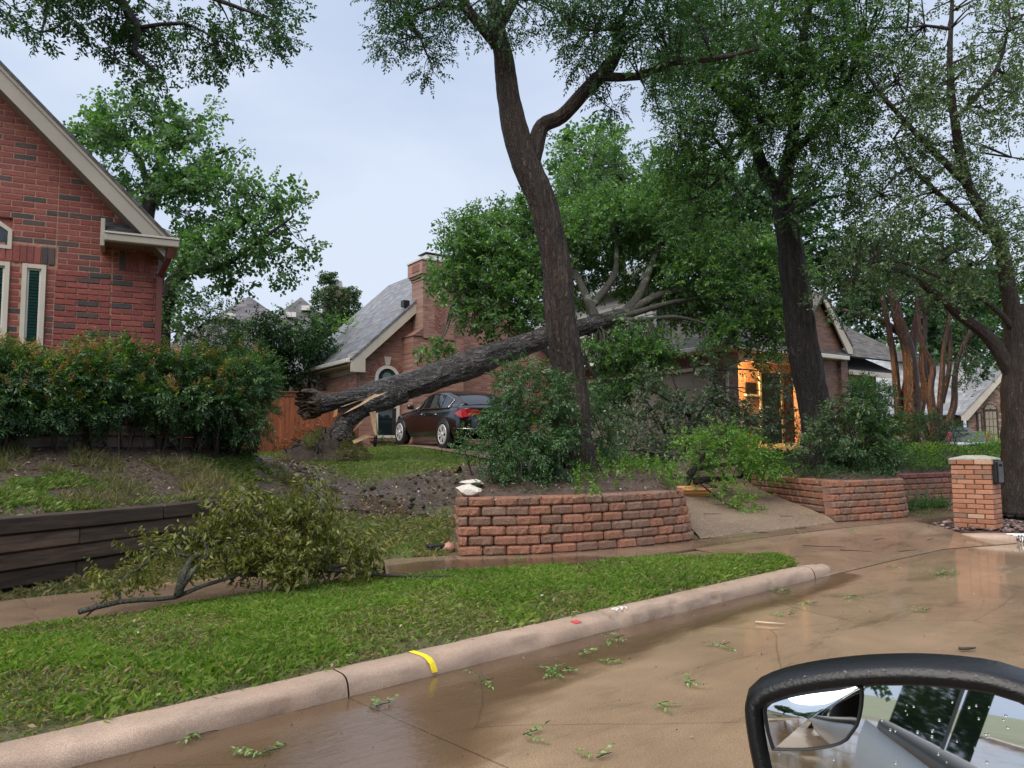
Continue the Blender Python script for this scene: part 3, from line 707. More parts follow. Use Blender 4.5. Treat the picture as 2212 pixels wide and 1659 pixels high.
m_block_red = objrand('red cap block', [(0.0, (0.16, 0.055, 0.045)), (1.0, (0.20, 0.070, 0.055))], 0.6, var=0.4)
BL = block_meshes(m_block); BLR = block_meshes(m_block_red, n=3)
def block_wall(name, label, path, z0, courses, bh=0.108, bl=0.285, setback=0.014, endstep=0.0, parent=None, redtop=False, buried=None):
    P = [Vector((*p, 0)) for p in path]; W = parent or tag(thing(name, label, 'retaining wall', (P[0].x, P[0].y, z0)), kind='thing')
    L = [0]
    for i in range(1, len(P)): L.append(L[-1] + (P[i] - P[i - 1]).length)
    def at(s):
        i = 0
        while i < len(P) - 2 and L[i + 1] < s: i += 1
        d = (P[i + 1] - P[i]).normalized(); return P[i] + d * (s - L[i]), d
    for c in range(courses):
        s = -bl * 0.5 * (c % 2) + random.uniform(-0.03, 0.03); end = L[-1] - endstep * c
        while s < end - 0.05:
            ln = bl * random.uniform(0.92, 1.06); a = max(s, 0); b = min(s + ln, end)
            if b - a > 0.06:
                mid, d = at((a + b) / 2); pa, _ = at(a); pb, _ = at(b); d = (pb - pa).normalized()
                inn = Vector((-d.y, d.x, 0))
                o = (pa + pb) / 2 + inn * (setback * c + random.uniform(-.006, .006)) + Vector((0, 0, z0 + bh * c))
                if not (buried and o.z + bh < buried(o.x - inn.x * .1, o.y - inn.y * .1) + 0.02):
                    M = frame(o, d) @ Matrix.Rotation(random.uniform(-.02, .02), 4, 'Z') @ Matrix.Diagonal(((b - a - 0.010) / 0.28, 1, bh / 0.108, 1))
                    inst('block', random.choice(BLR if redtop and c == courses - 1 else BL), W, M)
            s += ln
    # solid core behind the blocks
    mb = MB()
    for i in range(len(P) - 1):
        d = (P[i + 1] - P[i]).normalized(); inn = Vector((-d.y, d.x, 0)); PA = P[i] + d * (.16 if i == 0 else 0); PB_ = P[i + 1] - d * (.16 + endstep * courses if i == len(P) - 2 else 0)
        o0 = inn * (0.05 + setback * courses)
        mb.prism([PA + o0 + Vector((0, 0, z0)), PB_ + o0 + Vector((0, 0, z0)), PB_ + o0 + inn * .1 + Vector((0, 0, z0)), PA + o0 + inn * .1 + Vector((0, 0, z0))], (0, 0, bh * courses - 0.03))
    mb.build('wall_core', m_soil, W)
    return W
PLF = [(-0.62, 8.70), (0.1, 8.76), (0.78, 9.01), (1.6, 9.48), (2.30, 10.06)]
PW = block_wall('planter_wall', 'curved six course planter wall of rough red brown blocks beside the wet sidewalk', PLF, 0.205, 6, endstep=0.035)
block_wall('', '', [(-0.86, 10.9), (-0.74, 9.8), (-0.64, 8.92)], 0.205, 6, parent=PW, buried=lambda x, y: zgs(x, y))
block_wall('', '', [(2.33, 10.12), (2.42, 10.5), (2.30, 11.4), (1.95, 12.5)], 0.205, 6, parent=PW, buried=lambda x, y: zgs(x, y), setback=0.02)
RW = block_wall('planter_wall', 'block retaining wall along the driveway edge below the dark leaning tree', [(4.72, 15.6), (4.86, 14.2), (5.06, 12.42)], 0.215, 6, buried=lambda x, y: zgs(x, y))
block_wall('', '', [(5.10, 12.30), (5.75, 12.62), (6.45, 13.0), (6.72, 13.22)], 0.205, 6, parent=RW)
block_wall('', '', [(6.74, 13.26), (6.92, 13.6), (6.98, 14.2), (7.15, 14.75)], 0.205, 6, parent=RW)
block_wall('planter_wall', 'far stretch of block wall with dark red cap course behind the brick mailbox', [(7.3, 14.95), (8.2, 15.45), (9.4, 16.1), (11.2, 17.2), (13.5, 18.6)], 0.215, 6, redtop=True)
# planter soil
rows = []
fr_ = resample([V(-0.5, 8.86, 0.80), V(0.14, 8.93, 0.80), V(0.76, 9.17, 0.80), V(1.52, 9.63, 0.80), V(2.16, 10.2, 0.80)], 14)
bk_ = resample([V(-0.9, 12.2, 1.02), V(0, 12.9, 1.06), V(1.0, 13.2, 1.02), V(1.9, 12.7, 0.90), V(2.2, 11.6, 0.84)], 14)
for k in range(12):
    f = k / 11
    rows.append([a.lerp(b, f) + Vector((0, 0, 0.24 * math.sin(math.pi * f) + random.uniform(-.02, .02))) for a, b in zip(fr_, bk_)])
m_mulch = plain('mulch', (0.062, 0.042, 0.032), 0.75, var=0.6, scale=26, bmp=1.0, bscale=45)
psoil = grid('planter_soil', rows, m_mulch); tag(psoil, kind='structure')
# right bed soil
fr_ = resample([V(4.83, 15.7, 0.82), V(4.98, 14.2, 0.82), V(5.2, 12.55, 0.82), V(5.85, 12.85, 0.82), V(6.5, 13.2, 0.83), V(6.85, 13.9, 0.84), V(7.15, 14.95, 0.84), V(8.2, 15.65, 0.84), V(9.4, 16.3, 0.84), V(13.5, 18.8, 0.84)], 40)
bk_ = resample([V(5.3, 19, 1.25), V(6.0, 18.5, 1.25), V(6.5, 18, 1.25), V(7.5, 18, 1.3), V(8.5, 18.5, 1.33), V(10, 19.3, 1.4), V(15, 21.5, 1.4)], 40)
rows = []
for k in range(14):
    f = k / 13
    rows.append([a.lerp(b, f) + Vector((0, 0, 0.10 * math.sin(math.pi * f) + random.uniform(-.02, .02))) for a, b in zip(fr_, bk_)])
bed = grid('garden_bed', rows, m_mulch); tag(bed, kind='structure'); BEDROWS = rows

# ================================================================ TIMBER WALLS
m_timber = woodmat('old timber', (0.022, 0.015, 0.011), (0.125, 0.082, 0.058), 0.55, (1.2, 14, 14), 2.2, 0.45)
def timber_wall(name, label, path, ztop, courses, ht=0.15, th=0.15, lens=2.1):
    P = [Vector((*p, 0)) for p in path]; W = tag(thing(name, label, 'retaining wall', (P[0].x, P[0].y, ztop - courses * ht)), kind='thing')
    for i in range(len(P) - 1):
        L = (P[i + 1] - P[i]).length; d = (P[i + 1] - P[i]).normalized(); inn = Vector((-d.y, d.x, 0))
        for c in range(courses):
            s = -lens * (0.45 if c % 2 else 0.0)
            while s < L:
                a, b = max(s, 0), min(s + lens, L)
                if b - a > 0.1:
                    o = P[i] + d * ((a + b) / 2) + inn * (th / 2 + random.uniform(-.008, .008) + 0.012 * (courses - 1 - (courses - 1 - c))) + Vector((0, 0, ztop - ht * (c + .5)))
                    vs, fs = boxmesh(b - a - 0.006, th, ht - 0.008, 0.012)
                    mk('timber', vs, fs, m_timber, W, False, frame(o, d) @ Matrix.Rotation(random.uniform(-.006, .006), 4, 'Y'))
                s += lens
    return W
LT = [(-7.6, 3.05), (-4.36, 6.02), (-3.00, 9.42)]
timber_wall('timber_wall', 'low retaining wall of stacked dark timbers beside the sidewalk', LT, 0.86, 4)
UT = [(-8.4, 3.9), (-5.60, 7.95), (-3.88, 11.0)]
timber_wall('timber_wall', 'short dark timber edging wall under the long hedge', UT, 1.74, 2)
# bank between the two timber walls
A_ = resample([V(-7.7, 3.3, 0.84), V(-4.52, 6.12, 0.84), V(-3.16, 9.45, 0.84), V(-2.85, 10.4, 0.80), V(-3.1, 11.4, 0.90), V(-3.5, 12.3, 1.0)], 60)
for v in A_:
    if v.y > 9.5: v.z = min(v.z, zgs(v.x, v.y) + 0.015)
B_ = resample([V(-8.5, 4.0, 1.45), V(-5.60, 7.98, 1.46), V(-3.88, 11.0, 1.44), V(-3.85, 11.8, 1.38), V(-4.1, 12.8, 1.2)], 60)
for v in B_:
    if v.y > 11.4: v.z = lerp(v.z, zgs(v.x, v.y) + .01, min(1, (v.y - 11.4) / 1.2))
rows = []
for k in range(22):
    f = k / 21; rr_ = []
    for i, (a, b) in enumerate(zip(A_, B_)):
        v = a.lerp(b, f); v.z = lerp(a.z, b.z, f ** 0.85) + 0.03 * float(fbm(np.array([[v.x * 3, v.y * 3, 0]]), 1, 3)[0]) * (0.2 + math.sin(math.pi * f)); rr_.append(v)
    rows.append(rr_)
m, t, p = base_mat('bank earth')
co = N(t, 'ShaderNodeTexCoord').outputs['Object']
n2 = noise(t, co, 22, 6, 0.7)
t.links.new(ramp(t, n2, [(0.28, (0.022, 0.015, 0.011)), (0.5, (0.068, 0.048, 0.034)), (0.72, (0.150, 0.112, 0.078))]), p.inputs['Base Color'])
p.inputs['Roughness'].default_value = 0.6; bump(t, p, n2, 1.0, 0.03); m_bank = m
bank = grid('bank', rows, m_bank); tag(bank, kind='structure'); BANK = rows
C_ = [v + Vector((0.10, -0.05, 0.24)) for v in B_]
rows = [[v + Vector((-0.14, 0.06, 0.26)) * 1 for v in B_[:46]], [v + Vector((-1.2, 0.7, 0.22)) for v in B_[:46]]]
tag(grid('hedge_soil', rows, m_mulch), kind='structure')
# ================================================================ BUILDINGS
def onp(px, py, M, y=0.0):
    """local x,z where the line of sight meets the plane local-y = y of frame M"""
    Mi = M.inverted(); o = Mi @ Vector((0, 0, H)); d = Mi.to_3x3() @ ray(px, py)
    t = (y - o.y) / d.y; q = o + d * t; return q.x, q.z
def onpx(px, py, M, x=0.0):
    Mi = M.inverted(); o = Mi @ Vector((0, 0, H)); d = Mi.to_3x3() @ ray(px, py)
    t = (x - o.x) / d.x; q = o + d * t; return q.y, q.z
def pbox(name, M, x0, x1, y0, y1, z0, z1, mat, parent, bev=0.0):
    vs, fs = boxmesh(x1 - x0, y1 - y0, z1 - z0, bev)
    return mk(name, vs, fs, mat, parent, False, M @ Matrix.Translation(((x0 + x1) / 2, (y0 + y1) / 2, (z0 + z1) / 2)))
def pprism(name, M, poly, d, mat, parent):
    return MB().prism(poly, d).build(name, mat, parent, False, M)
def roofplane(name, M, a, b, c, d, mat, parent, th=0.05):
    """a->b along the eave, c above b, d above a; shingle courses run along the eave"""
    a, b, c, d = [M @ Vector(q) for q in (a, b, c, d)]
    x = (b - a).normalized(); n = x.cross(d - a).normalized(); 
    if n.z < 0: n = -n
    y = n.cross(x); R = Matrix((x, y, n)).transposed().to_4x4(); R.translation = a; Ri = R.inverted()
    q = [Ri @ v for v in (a, b, c, d)]
    mb = MB().prism([v - Vector((0, 0, th)) for v in q], (0, 0, th))
    return mb.build(name, mat, parent, False, R)
m_glasspane, t, p = base_mat('clear pane')
gl = N(t, 'ShaderNodeBsdfGlossy'); gl.inputs['Roughness'].default_value = 0.02
tp = N(t, 'ShaderNodeBsdfTransparent'); tp.inputs[0].default_value = (0.74, 0.88, 0.86, 1)
fr = N(t, 'ShaderNodeFresnel'); fr.inputs[0].default_value = 1.6
mx = N(t, 'ShaderNodeMixShader'); t.links.new(fr.outputs[0], mx.inputs[0]); t.links.new(tp.outputs[0], mx.inputs[1]); t.links.new(gl.outputs[0], mx.inputs[2])
t.links.new(mx.outputs[0], t.nodes['Material Output'].inputs[0])

# ---------------------------------------------------------------- red brick house on the left
ML = frame((-4.76, 10.2, 0), (0.894, 0.447, 0))
LH = thing('brick_house', 'red and charcoal brick house with steep gable behind the long hedge', 'house', (-4.76, 10.2, 1.4))
BR = [(0.0, (0.215, 0.042, 0.034)), (0.22, (0.180, 0.036, 0.030)), (0.42, (0.250, 0.058, 0.046)), (0.62, (0.200, 0.046, 0.040)), (0.80, (0.042, 0.033, 0.034)), (0.93, (0.070, 0.042, 0.040))]
m_rb = objrand('red brick', BR, 0.5, False, 0.4, 38, 0.9, 0.006); m_rb_i = objrand('red brick joined', BR, 0.5, True, 0.4, 38, 0.9, 0.006)
m_mort_red = plain('red house mortar', (0.34, 0.205, 0.145), 0.85, var=0.25, scale=30, bmp=0.5, bscale=150)
def zgab(x): return 4.10 - x if x > -4.6 else 4.10 + 4.6 + (x + 4.6)
wall_poly = [(0.0, 0.012, 1.2), (0.0, 0.012, 4.10), (-4.6, 0.012, 8.70), (-9.2, 0.012, 4.10), (-9.2, 0.012, 1.2)]
pbox('wall', ML, -0.012 - 0.2, -0.012, 0.235, 9.0, 1.2, 4.1, m_rb_i, LH)
c3 = lambda x, y: (x * 0.1984, 439 + y * 0.1984)
wr0, ztop_w = onp(*c3(247, 655), ML); wr1, _ = onp(*c3(508, 655), ML)      # right window
wl1, _ = onp(*c3(112, 640), ML); wl0 = wl1 - (wr1 - wr0)
sx0, sz1 = onp(*c3(130, 440), ML); sx1, _ = onp(*c3(625, 560), ML)
aw1, az0 = onp(*c3(125, 500), ML); _, az1 = onp(*c3(10, 140), ML); aw0 = aw1 - 0.75
xs1, zled = onp(*c3(600, 733), ML); xcj, _ = onp(*c3(1222, 740), ML)
xso, zso1 = onp(*c3(1300, 515), ML); _, zso0 = onp(*c3(1300, 735), ML)
holes = [(wr0, wr1, 1.0, ztop_w), (wl0, wl1, 1.0, ztop_w), (aw0, aw1, az0, az1)]
_xs = sorted({-9.2, -4.6, 0.0, wr0, wr1, wl0, wl1, aw0, aw1})
_mb = MB()
for _a, _b in zip(_xs[:-1], _xs[1:]):
    _m = (_a + _b) / 2; zs = [1.2]
    for (h0, h1, q0, q1) in sorted([h for h in holes if h[0] < _m < h[1]], key=lambda h: h[2]): zs += [max(q0, 1.2), q1 if h1 != aw1 else az1]
    if len(zs) % 2 == 0 and False: pass
    for k in range(0, len(zs), 2):
        lo = zs[k] if k == 0 else zs[k]; hi = zs[k + 1] if k + 1 < len(zs) else None
        if hi is None: _mb.prism([(_a, .012, lo), (_b, .012, lo), (_b, .012, zgab(_b)), (_a, .012, zgab(_a))], (0, .22, 0))
        elif hi - lo > .02: _mb.prism([(_a, .012, lo), (_b, .012, lo), (_b, .012, hi), (_a, .012, hi)], (0, .22, 0))
wl = _mb.build('wall', m_mort_red, LH, False, ML)
sold = [(wl0 - .1, sx1, ztop_w, ztop_w + 0.25)]
bricks = []
CH, BW, J = 0.0762, 0.254, 0.0125
segs = [(-9.2, xs1, 0.0), (xs1, xcj, 0.008), (xcj, -0.002, 0.008)]
nc = int((8.6 - 1.5) / CH)
for ci in range(nc):
    z = 1.45 + ci * CH
    for (a0, a1, pr) in segs:
        if z > zled: pr = 0.0
        s = a0 if ci % 2 == 0 else a0 - BW / 2
        if a0 < -5: s = a1 - 40 * BW - (BW / 2 if ci % 2 else 0)
        while s < a1 - 0.01:
            parts = [(max(s, a0), min(s + BW, a1))]; s += BW
            for (h0, h1, hz0, hz1) in holes + sold + [(xso, -0.10, zso0, zso1)]:
                if z + CH * .6 > hz0 and z + CH * .4 < hz1:
                    nw = []
                    for (p0, p1) in parts:
                        if p1 <= h0 or p0 >= h1: nw.append((p0, p1))
                        else:
                            if p0 < h0: nw.append((p0, h0))
                            if p1 > h1: nw.append((h1, p1))
                    parts = nw
            for (p0, p1) in parts:
                if p1 - p0 < 0.035: continue
                zm = z + CH
                if zm > zgab((p0 + p1) / 2) + 0.02: continue
                bricks.append(((p0 + p1) / 2, z + CH / 2, p1 - p0 - J, CH - J, pr))
for (h0, h1, hz0, hz1) in sold + [(xso, -0.10, zso0, zso1)]:
    x = h0
    while x < h1 - 0.05: bricks.append((x + CH / 2, (hz0 + hz1) / 2, CH - J, hz1 - hz0 - J, 0.010)); x += CH
unit, ufs = boxmesh(1, 1, 1, 0.0)
bx_, bf_ = boxmesh(BW - J, 0.03, CH - J, 0.005)
brick_me = [data('brick', bx_, bf_, m_rb)]
def pxof(x, z):
    w = ML @ Vector((x, 0, z)); d = w - Vector((0, 0, H)); return CX + F * d.dot(_r) / d.dot(_f), CY - F * d.dot(_u) / d.dot(_f)
vis, rest = [], []
for b in bricks:
    px, py = pxof(b[0], b[1]); (vis if px > -25 and 150 < py < 760 else rest).append(b)
random.shuffle(vis); rest += vis[300:]; vis = vis[:300]
for (x, z, wd, ht, pr) in vis:
    inst('brick', brick_me[0], wl, ML @ Matrix.Translation((x, 0.022 - pr + random.uniform(-.002, .002), z)) @ Matrix.Diagonal((wd / (BW - J), 1, ht / (CH - J), 1)))
mb = MB()
for (x, z, wd, ht, pr) in rest: mb.box((x, 0.022 - pr + random.uniform(-.002, .002), z), wd, 0.03, ht, None, 0.005)
tag(mb.build('brickwork', m_rb_i, wl, False, ML), kind='stuff')
# windows
m_blind = plain('teal grey blind', (0.40, 0.52, 0.50), 0.55)
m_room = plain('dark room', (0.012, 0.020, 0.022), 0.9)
for (h0, h1) in ((wr0, wr1), (wl0, wl1)):
    W_ = MB()
    zb = 1.72; fw = 0.052
    W_.box(((h0 + fw / 2), 0.02, (zb + ztop_w) / 2), fw, 0.09, ztop_w - zb).box((h1 - fw / 2, 0.02, (zb + ztop_w) / 2), fw, 0.09, ztop_w - zb)
    W_.box(((h0 + h1) / 2, 0.021, ztop_w - fw / 2), h1 - h0 - 2 * fw, 0.085, fw).box(((h0 + h1) / 2, 0.021, zb + fw / 2), h1 - h0 - 2 * fw, 0.085, fw)
    win = W_.build('window', m_cream, LH, False, ML)
    i0, i1 = h0 + fw, h1 - fw; f2 = 0.022
    W2 = MB().box((i0 + f2 / 2, 0.035, (zb + ztop_w) / 2), f2, 0.05, ztop_w - zb - 2 * fw).box((i1 - f2 / 2, 0.035, (zb + ztop_w) / 2), f2, 0.05, ztop_w - zb - 2 * fw).box(((i0 + i1) / 2, 0.036, ztop_w - fw - f2 / 2), i1 - i0 - 2 * f2, 0.048, f2)
    W2.build('sash', m_white, win, False, ML)
    B_l = MB(); z = zb + fw; 
    while z < ztop_w - fw - f2:
        B_l.add([ML.inverted() @ ML @ Vector(q) for q in ((i0 + f2, 0.058, z + .037), (i1 - f2, 0.058, z + .037), (i1 - f2, 0.036, z), (i0 + f2, 0.036, z))], [(0, 1, 2, 3)]); z += 0.040
    B_l.build('blind', m_blind, win, False, ML)
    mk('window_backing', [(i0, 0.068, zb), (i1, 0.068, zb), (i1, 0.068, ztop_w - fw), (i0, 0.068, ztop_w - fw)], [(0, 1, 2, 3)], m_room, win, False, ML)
    pbox('pane', ML, i0 + f2, i1 - f2, 0.028, 0.031, zb + fw, ztop_w - fw - f2, m_glasspane, win)
# small angled-head window above
fw = 0.045
hd = [(aw1, az0), (aw1, az1 - 0.16), (aw1 - 0.22, az1), (aw0, az1 + 0.005), (aw0, az0)]
inn_ = [(aw1 - fw, az0 + fw), (aw1 - fw, az1 - 0.185), (aw1 - 0.235, az1 - fw * 1.05), (aw0 + fw, az1 - fw), (aw0 + fw, az0 + fw)]
vs = [(x, -0.01, z) for x, z in hd] + [(x, -0.01, z) for x, z in inn_] + [(x, 0.05, z) for x, z in hd] + [(x, 0.05, z) for x, z in inn_]
fs = []
for i in range(5):
    j = (i + 1) % 5; fs += [(i, j, 5 + j, 5 + i), (5 + i, 5 + j, 15 + j, 15 + i), (10 + j, 10 + i, i, j)]
win = mk('window', vs, fs, m_cream, LH, False, ML)
mk('pane', [(x, 0.03, z) for x, z in inn_], [(0, 1, 2, 3, 4)], m_glass, win, False, ML)
pbox('window_backing', ML, aw0 - .02, aw1 + .02, .055, .075, az0 - .02, az1 + .2, m_rb_i, win)
# roof, rake board, soffit
m_shl = shinglemat('dark shingles', [(0, (0.045, 0.045, 0.050)), (1, (0.090, 0.090, 0.098))])
def rk(x): return 4.30 - 1.0 * x
pprism('rake_board', ML, [(0.10, -0.40, rk(0.10) - 0.06), (0.06, -0.40, rk(0.06) - 0.30), (-4.60, -0.40, rk(-4.6) - 0.30), (-4.60, -0.40, rk(-4.6) - 0.02), (0.10, -0.40, rk(0.10) - 0.02)], (0, 0.03, 0), m_beige, LH)
pprism('rake_trim', ML, [(0.13, -0.425, rk(0.10) - 0.10), (-4.60, -0.425, rk(-4.6) - 0.07), (-4.60, -0.425, rk(-4.6) - 0.005), (0.13, -0.425, rk(0.13) - 0.005)], (0, 0.022, 0), m_beige, LH)
m_soffit = plain('soffit', (0.20, 0.175, 0.150), 0.7)
pprism('soffit', ML, [(0.06, -0.369, rk(0.06) - 0.30), (0.06, 0.0, rk(0.06) - 0.30), (-4.6, 0.0, rk(-4.6) - 0.30), (-4.6, -0.369, rk(-4.6) - 0.30)], (0, 0, 0.02), m_soffit, LH)
roofplane('roof', ML, (0.16, -0.45, rk(0.16) + 0.03), (0.16, 9, rk(0.16) + 0.03), (-4.6, 9, rk(-4.6) + 0.03), (-4.6, -0.45, rk(-4.6) + 0.03), m_shl, LH, 0.03)
roofplane('roof', ML, (-9.5, -0.45, 4.0), (-9.5, 9, 4.0), (-4.6, 9, rk(-4.6) + 0.03), (-4.6, -0.45, rk(-4.6) + 0.03), m_shl, LH, 0.03)
# eave return: little shingled roof with gutter
ex0, ez1 = onp(*c3(1150, 205), ML, -0.30); ex1 = 0.13; gz = onp(*c3(1190, 330), ML, -0.42)[1]
er = thing  # (alias keeps the line short below)
EV = MB().prism([(ex0, -0.38, gz - 0.08), (ex0, 0.0, gz - 0.08), (ex0, 0.0, gz + 0.24), (ex0, -0.38, gz)], (ex1 - ex0, 0, 0)).build('eave_return', m_soffit, LH, False, ML)
m_sh1 = objrand('shingle', [(0, (0.040, 0.041, 0.047)), (1, (0.095, 0.096, 0.105))], 0.45, var=0.4, bscale=80)
for r_ in range(5):
    f0 = r_ / 5; y = lerp(-0.40, 0.0, f0); z = lerp(gz + 0.005, gz + 0.255, f0); x = ex0 + 0.01 - 0.08 * (r_ % 3)
    while x < ex1 + 0.04 - 0.30 * f0:
        x1 = min(x + random.choice((0.16, 0.20, 0.26)), ex1 + 0.05 - 0.30 * f0); xa = max(x, ex0)
        if x1 - xa > 0.03:
            th = 0.008 + random.uniform(0, .004)
            MB().prism([(xa, y - 0.01, z), (x1 - 0.006, y - 0.01, z), (x1 - 0.006, y + 0.11, z + 0.062), (xa, y + 0.11, z + 0.062)], (0, -0.004, th)).build('shingle', m_sh1, EV, False, ML)
        x = x1
pbox('end_board', ML, ex0 - 0.05, ex0, -0.40, 0.0, gz - 0.16, ez1 + 0.02, m_beige, LH, 0.006)
pbox('gutter', ML, ex0, ex1 + 0.10, -0.50, -0.405, gz - 0.11, gz - 0.01, m_beige, LH, 0.012)
pbox('gutter_lip', ML, ex0, ex1 + 0.10, -0.515, -0.49, gz - 0.015, gz + 0.012, m_cream, LH, 0.004)
pbox('gutter', ML, ex1 + 0.002, ex1 + 0.098, -0.40, 0.10, gz - 0.11, gz - 0.01, m_beige, LH, 0.012)
m_dsp = plain('red downspout', (0.125, 0.032, 0.028), 0.45, var=0.1)
DS = MB().bar((0.13, -0.45, gz - 0.11), (0.12, -0.40, gz - 0.24), 0.07, 0.055, Vector((0, 1, 0))).bar((0.12, -0.40, gz - 0.23), (0.03, -0.10, gz - 0.42), 0.07, 0.055, Vector((0, 1, 0))).box((0.02, -0.085, (gz - 0.40 + 1.4) / 2), 0.075, 0.06, gz - 0.40 - 1.4)
DS.build('downspout', m_dsp, LH, False, ML)

# ---------------------------------------------------------------- pink brick house across the yard
MP = frame((-4.58, 23.0, 0), (0.821, 0.571, 0))
PH = thing('brick_house', 'pink brick house with tall chimney and arched window behind the black car', 'house', (-4.58, 23.0, 1.45))
m_pb = brickmat('pink brick', [(0.0, (0.235, 0.105, 0.080)), (0.35, (0.300, 0.140, 0.108)), (0.75, (0.350, 0.180, 0.142)), (1.0, (0.400, 0.245, 0.200))], (0.270, 0.190, 0.155))
m_pb_dk = brickmat('pink brick dark', [(0.0, (0.170, 0.072, 0.056)), (0.5, (0.220, 0.100, 0.078)), (1.0, (0.270, 0.140, 0.112))], (0.190, 0.130, 0.105))
m_shg = shinglemat('grey shingles', [(0, (0.115, 0.118, 0.130)), (0.5, (0.165, 0.168, 0.182)), (1, (0.225, 0.228, 0.240))])
EZ, RZ, WX, WD = 4.36, 7.75, 7.4, 5.4
pprism('wall', MP, [(0, 0, 1.2), (WX, 0, 1.2), (WX, 0, EZ + .05), (WX / 2, 0, RZ), (0, 0, EZ + .05)], (0, 0.2, 0), m_pb, PH)
MS = frame(MP @ Vector((0, WD, 0)), MP.to_3x3() @ Vector((0, -1, 0)))      # left side wall, local x towards the street
pprism('wall', MS, [(0, 0, 1.2), (WD - 0.0, 0, 1.2), (WD - 0.0, 0, EZ), (0, 0, EZ)], (0, 0.2, 0), m_pb, PH)
pprism('wall', MP, [(0, WD, 1.2), (WX, WD, 1.2), (WX, WD, EZ + .05), (WX / 2, WD, RZ), (0, WD, EZ + .05)], (0, 0.2, 0), m_pb, PH)
pbox('corner_trim', MP, 0.9, 0.93, WD / 2 - 2.2, WD / 2 - 2.18, 1.4, 1.5, m_pb_dk, PH)
sl_ = (RZ - EZ) / (WX / 2)
roofplane('roof', MP, (-0.42, WD + 0.35, EZ - .42 * sl_ + .14), (-0.42, -0.32, EZ - .42 * sl_ + .14), (WX / 2, -0.32, RZ + .14), (WX / 2, WD + .35, RZ + .14), m_shg, PH, 0.06)
roofplane('roof', MP, (WX + 0.3, -0.32, EZ - .3 * sl_ + .14), (WX + .3, WD + .35, EZ - .3 * sl_ + .14), (WX / 2, WD + .35, RZ + .14), (WX / 2, -0.32, RZ + .14), m_shg, PH, 0.06)
def rz_(x): return EZ + .14 + x * sl_
pprism('rake_board', MP, [(-0.40, -0.30, rz_(-.40) - .08), (-0.40, -0.30, rz_(-.40) - .40), (0.06, -0.30, rz_(-.40) - .40), (0.06, -0.30, rz_(0.06) - .42), (WX / 2, -0.30, rz_(WX / 2) - .42), (WX / 2, -0.30, rz_(WX / 2) - .08)], (0, 0.05, 0), m_cream, PH)
pprism('rake_soffit', MP, [(0.06, -0.25, rz_(0.06) - .42), (0.06, 0.0, rz_(0.06) - .42), (WX / 2, 0.0, rz_(WX / 2) - .42), (WX / 2, -0.25, rz_(WX / 2) - .42)], (0, 0, 0.03), m_soffit, PH)
pbox('eave_soffit', MP, -0.40, 0.06, -0.245, WD + .3, EZ - .42, EZ - .39, m_cream, PH)
pbox('eave_end', MP, -0.38, 0.06, -0.249, -0.02, EZ - .388, EZ - .10, m_cream, PH)
pbox('gutter', MP, -0.53, -0.42, -0.30, WD + .32, EZ - .36, EZ - .24, m_white, PH, 0.015)
pbox('frieze', MP, -0.025, -0.002, 0.0, WD, EZ - .60, EZ - .425, m_cream, PH)
MB().tube([MP @ Vector(q) for q in ((-0.48, WD + .1, EZ - .36), (-0.46, WD + .1, EZ - .52), (-0.12, WD + .05, EZ - .74), (-0.06, WD + .03, EZ - 1.0), (-0.06, WD + .03, 1.4))], [0.05] * 5, 8).build('downspout', m_cream, PH)
# arched window
ax0, _ = onp(809, 850, MP); ax1, _ = onp(862, 850, MP); _, azt = onp(835.6, 789.5, MP); _, azb = onp(835, 946, MP)
ar = (ax1 - ax0) / 2; acx = (ax0 + ax1) / 2; asp = azt - ar
def arch(r, y, zb, n=18): return [(acx + r, y, zb)] + [(acx + r * math.cos(math.pi * i / n), y, asp + r * math.sin(math.pi * i / n)) for i in range(n + 1)] + [(acx - r, y, zb)]
def ring(name, ro, ri, y0, y1, zbo, zbi, mat, parent, closed=True):
    o1, i1, o2, i2 = arch(ro, y0, zbo), arch(ri, y0, zbi), arch(ro, y1, zbo), arch(ri, y1, zbi); n = len(o1)
    fs = []
    for i in range(n if closed else n - 1):
        j = (i + 1) % n
        fs += [(i, j, n + j, n + i), (n + i, n + j, 3 * n + j, 3 * n + i), (j, i, 2 * n + i, 2 * n + j)]
    return mk(name, o1 + i1 + o2 + i2, fs, mat, parent, False, MP)
awin = ring('window', ar, ar - 0.10, -0.05, 0.03, azb, azb + 0.08, m_white, PH)
mk('pane', arch(ar - 0.09, -0.012, azb + 0.05), [tuple(range(21))], m_glass, awin, False, MP)
_, mr1 = onp(835, 878, MP)
pbox('meeting_rail', MP, acx - ar + 0.09, acx + ar - 0.09, -0.045, 0.0, mr1 - 0.05, mr1 + 0.05, m_white, awin)
pbox('transom', MP, acx - ar + 0.09, acx + ar - 0.09, -0.035, 0.0, asp - 0.05, asp + 0.02, m_black, awin)
m_fan = plain('sunburst shade', (0.10, 0.17, 0.155), 0.6)
mk('fan_shade', [(acx + 0.17 * math.cos(math.pi * i / 10), -0.02, asp + 0.03 + 0.17 * math.sin(math.pi * i / 10)) for i in range(11)], [tuple(range(11))], m_fan, awin, False, MP)
rb_ = MB()
for i in range(1, 16):
    an = math.pi * i / 16; rb_.bar((acx + .19 * math.cos(an), -0.018, asp + .03 + .19 * math.sin(an)), (acx + (ar - .12) * math.cos(an), -0.018, asp + .03 + (ar - .12) * math.sin(an)), 0.004, 0.008, Vector((0, 1, 0)))
rb_.build('fan_ribs', m_fan, awin, False, MP)
m_arch = objrand('arch brick', [(0, (0.20, 0.085, 0.066)), (1, (0.30, 0.135, 0.105))], 0.6)
abd = data('arch_brick', *boxmesh(0.066, 0.03, 0.19, 0.004), m_arch)
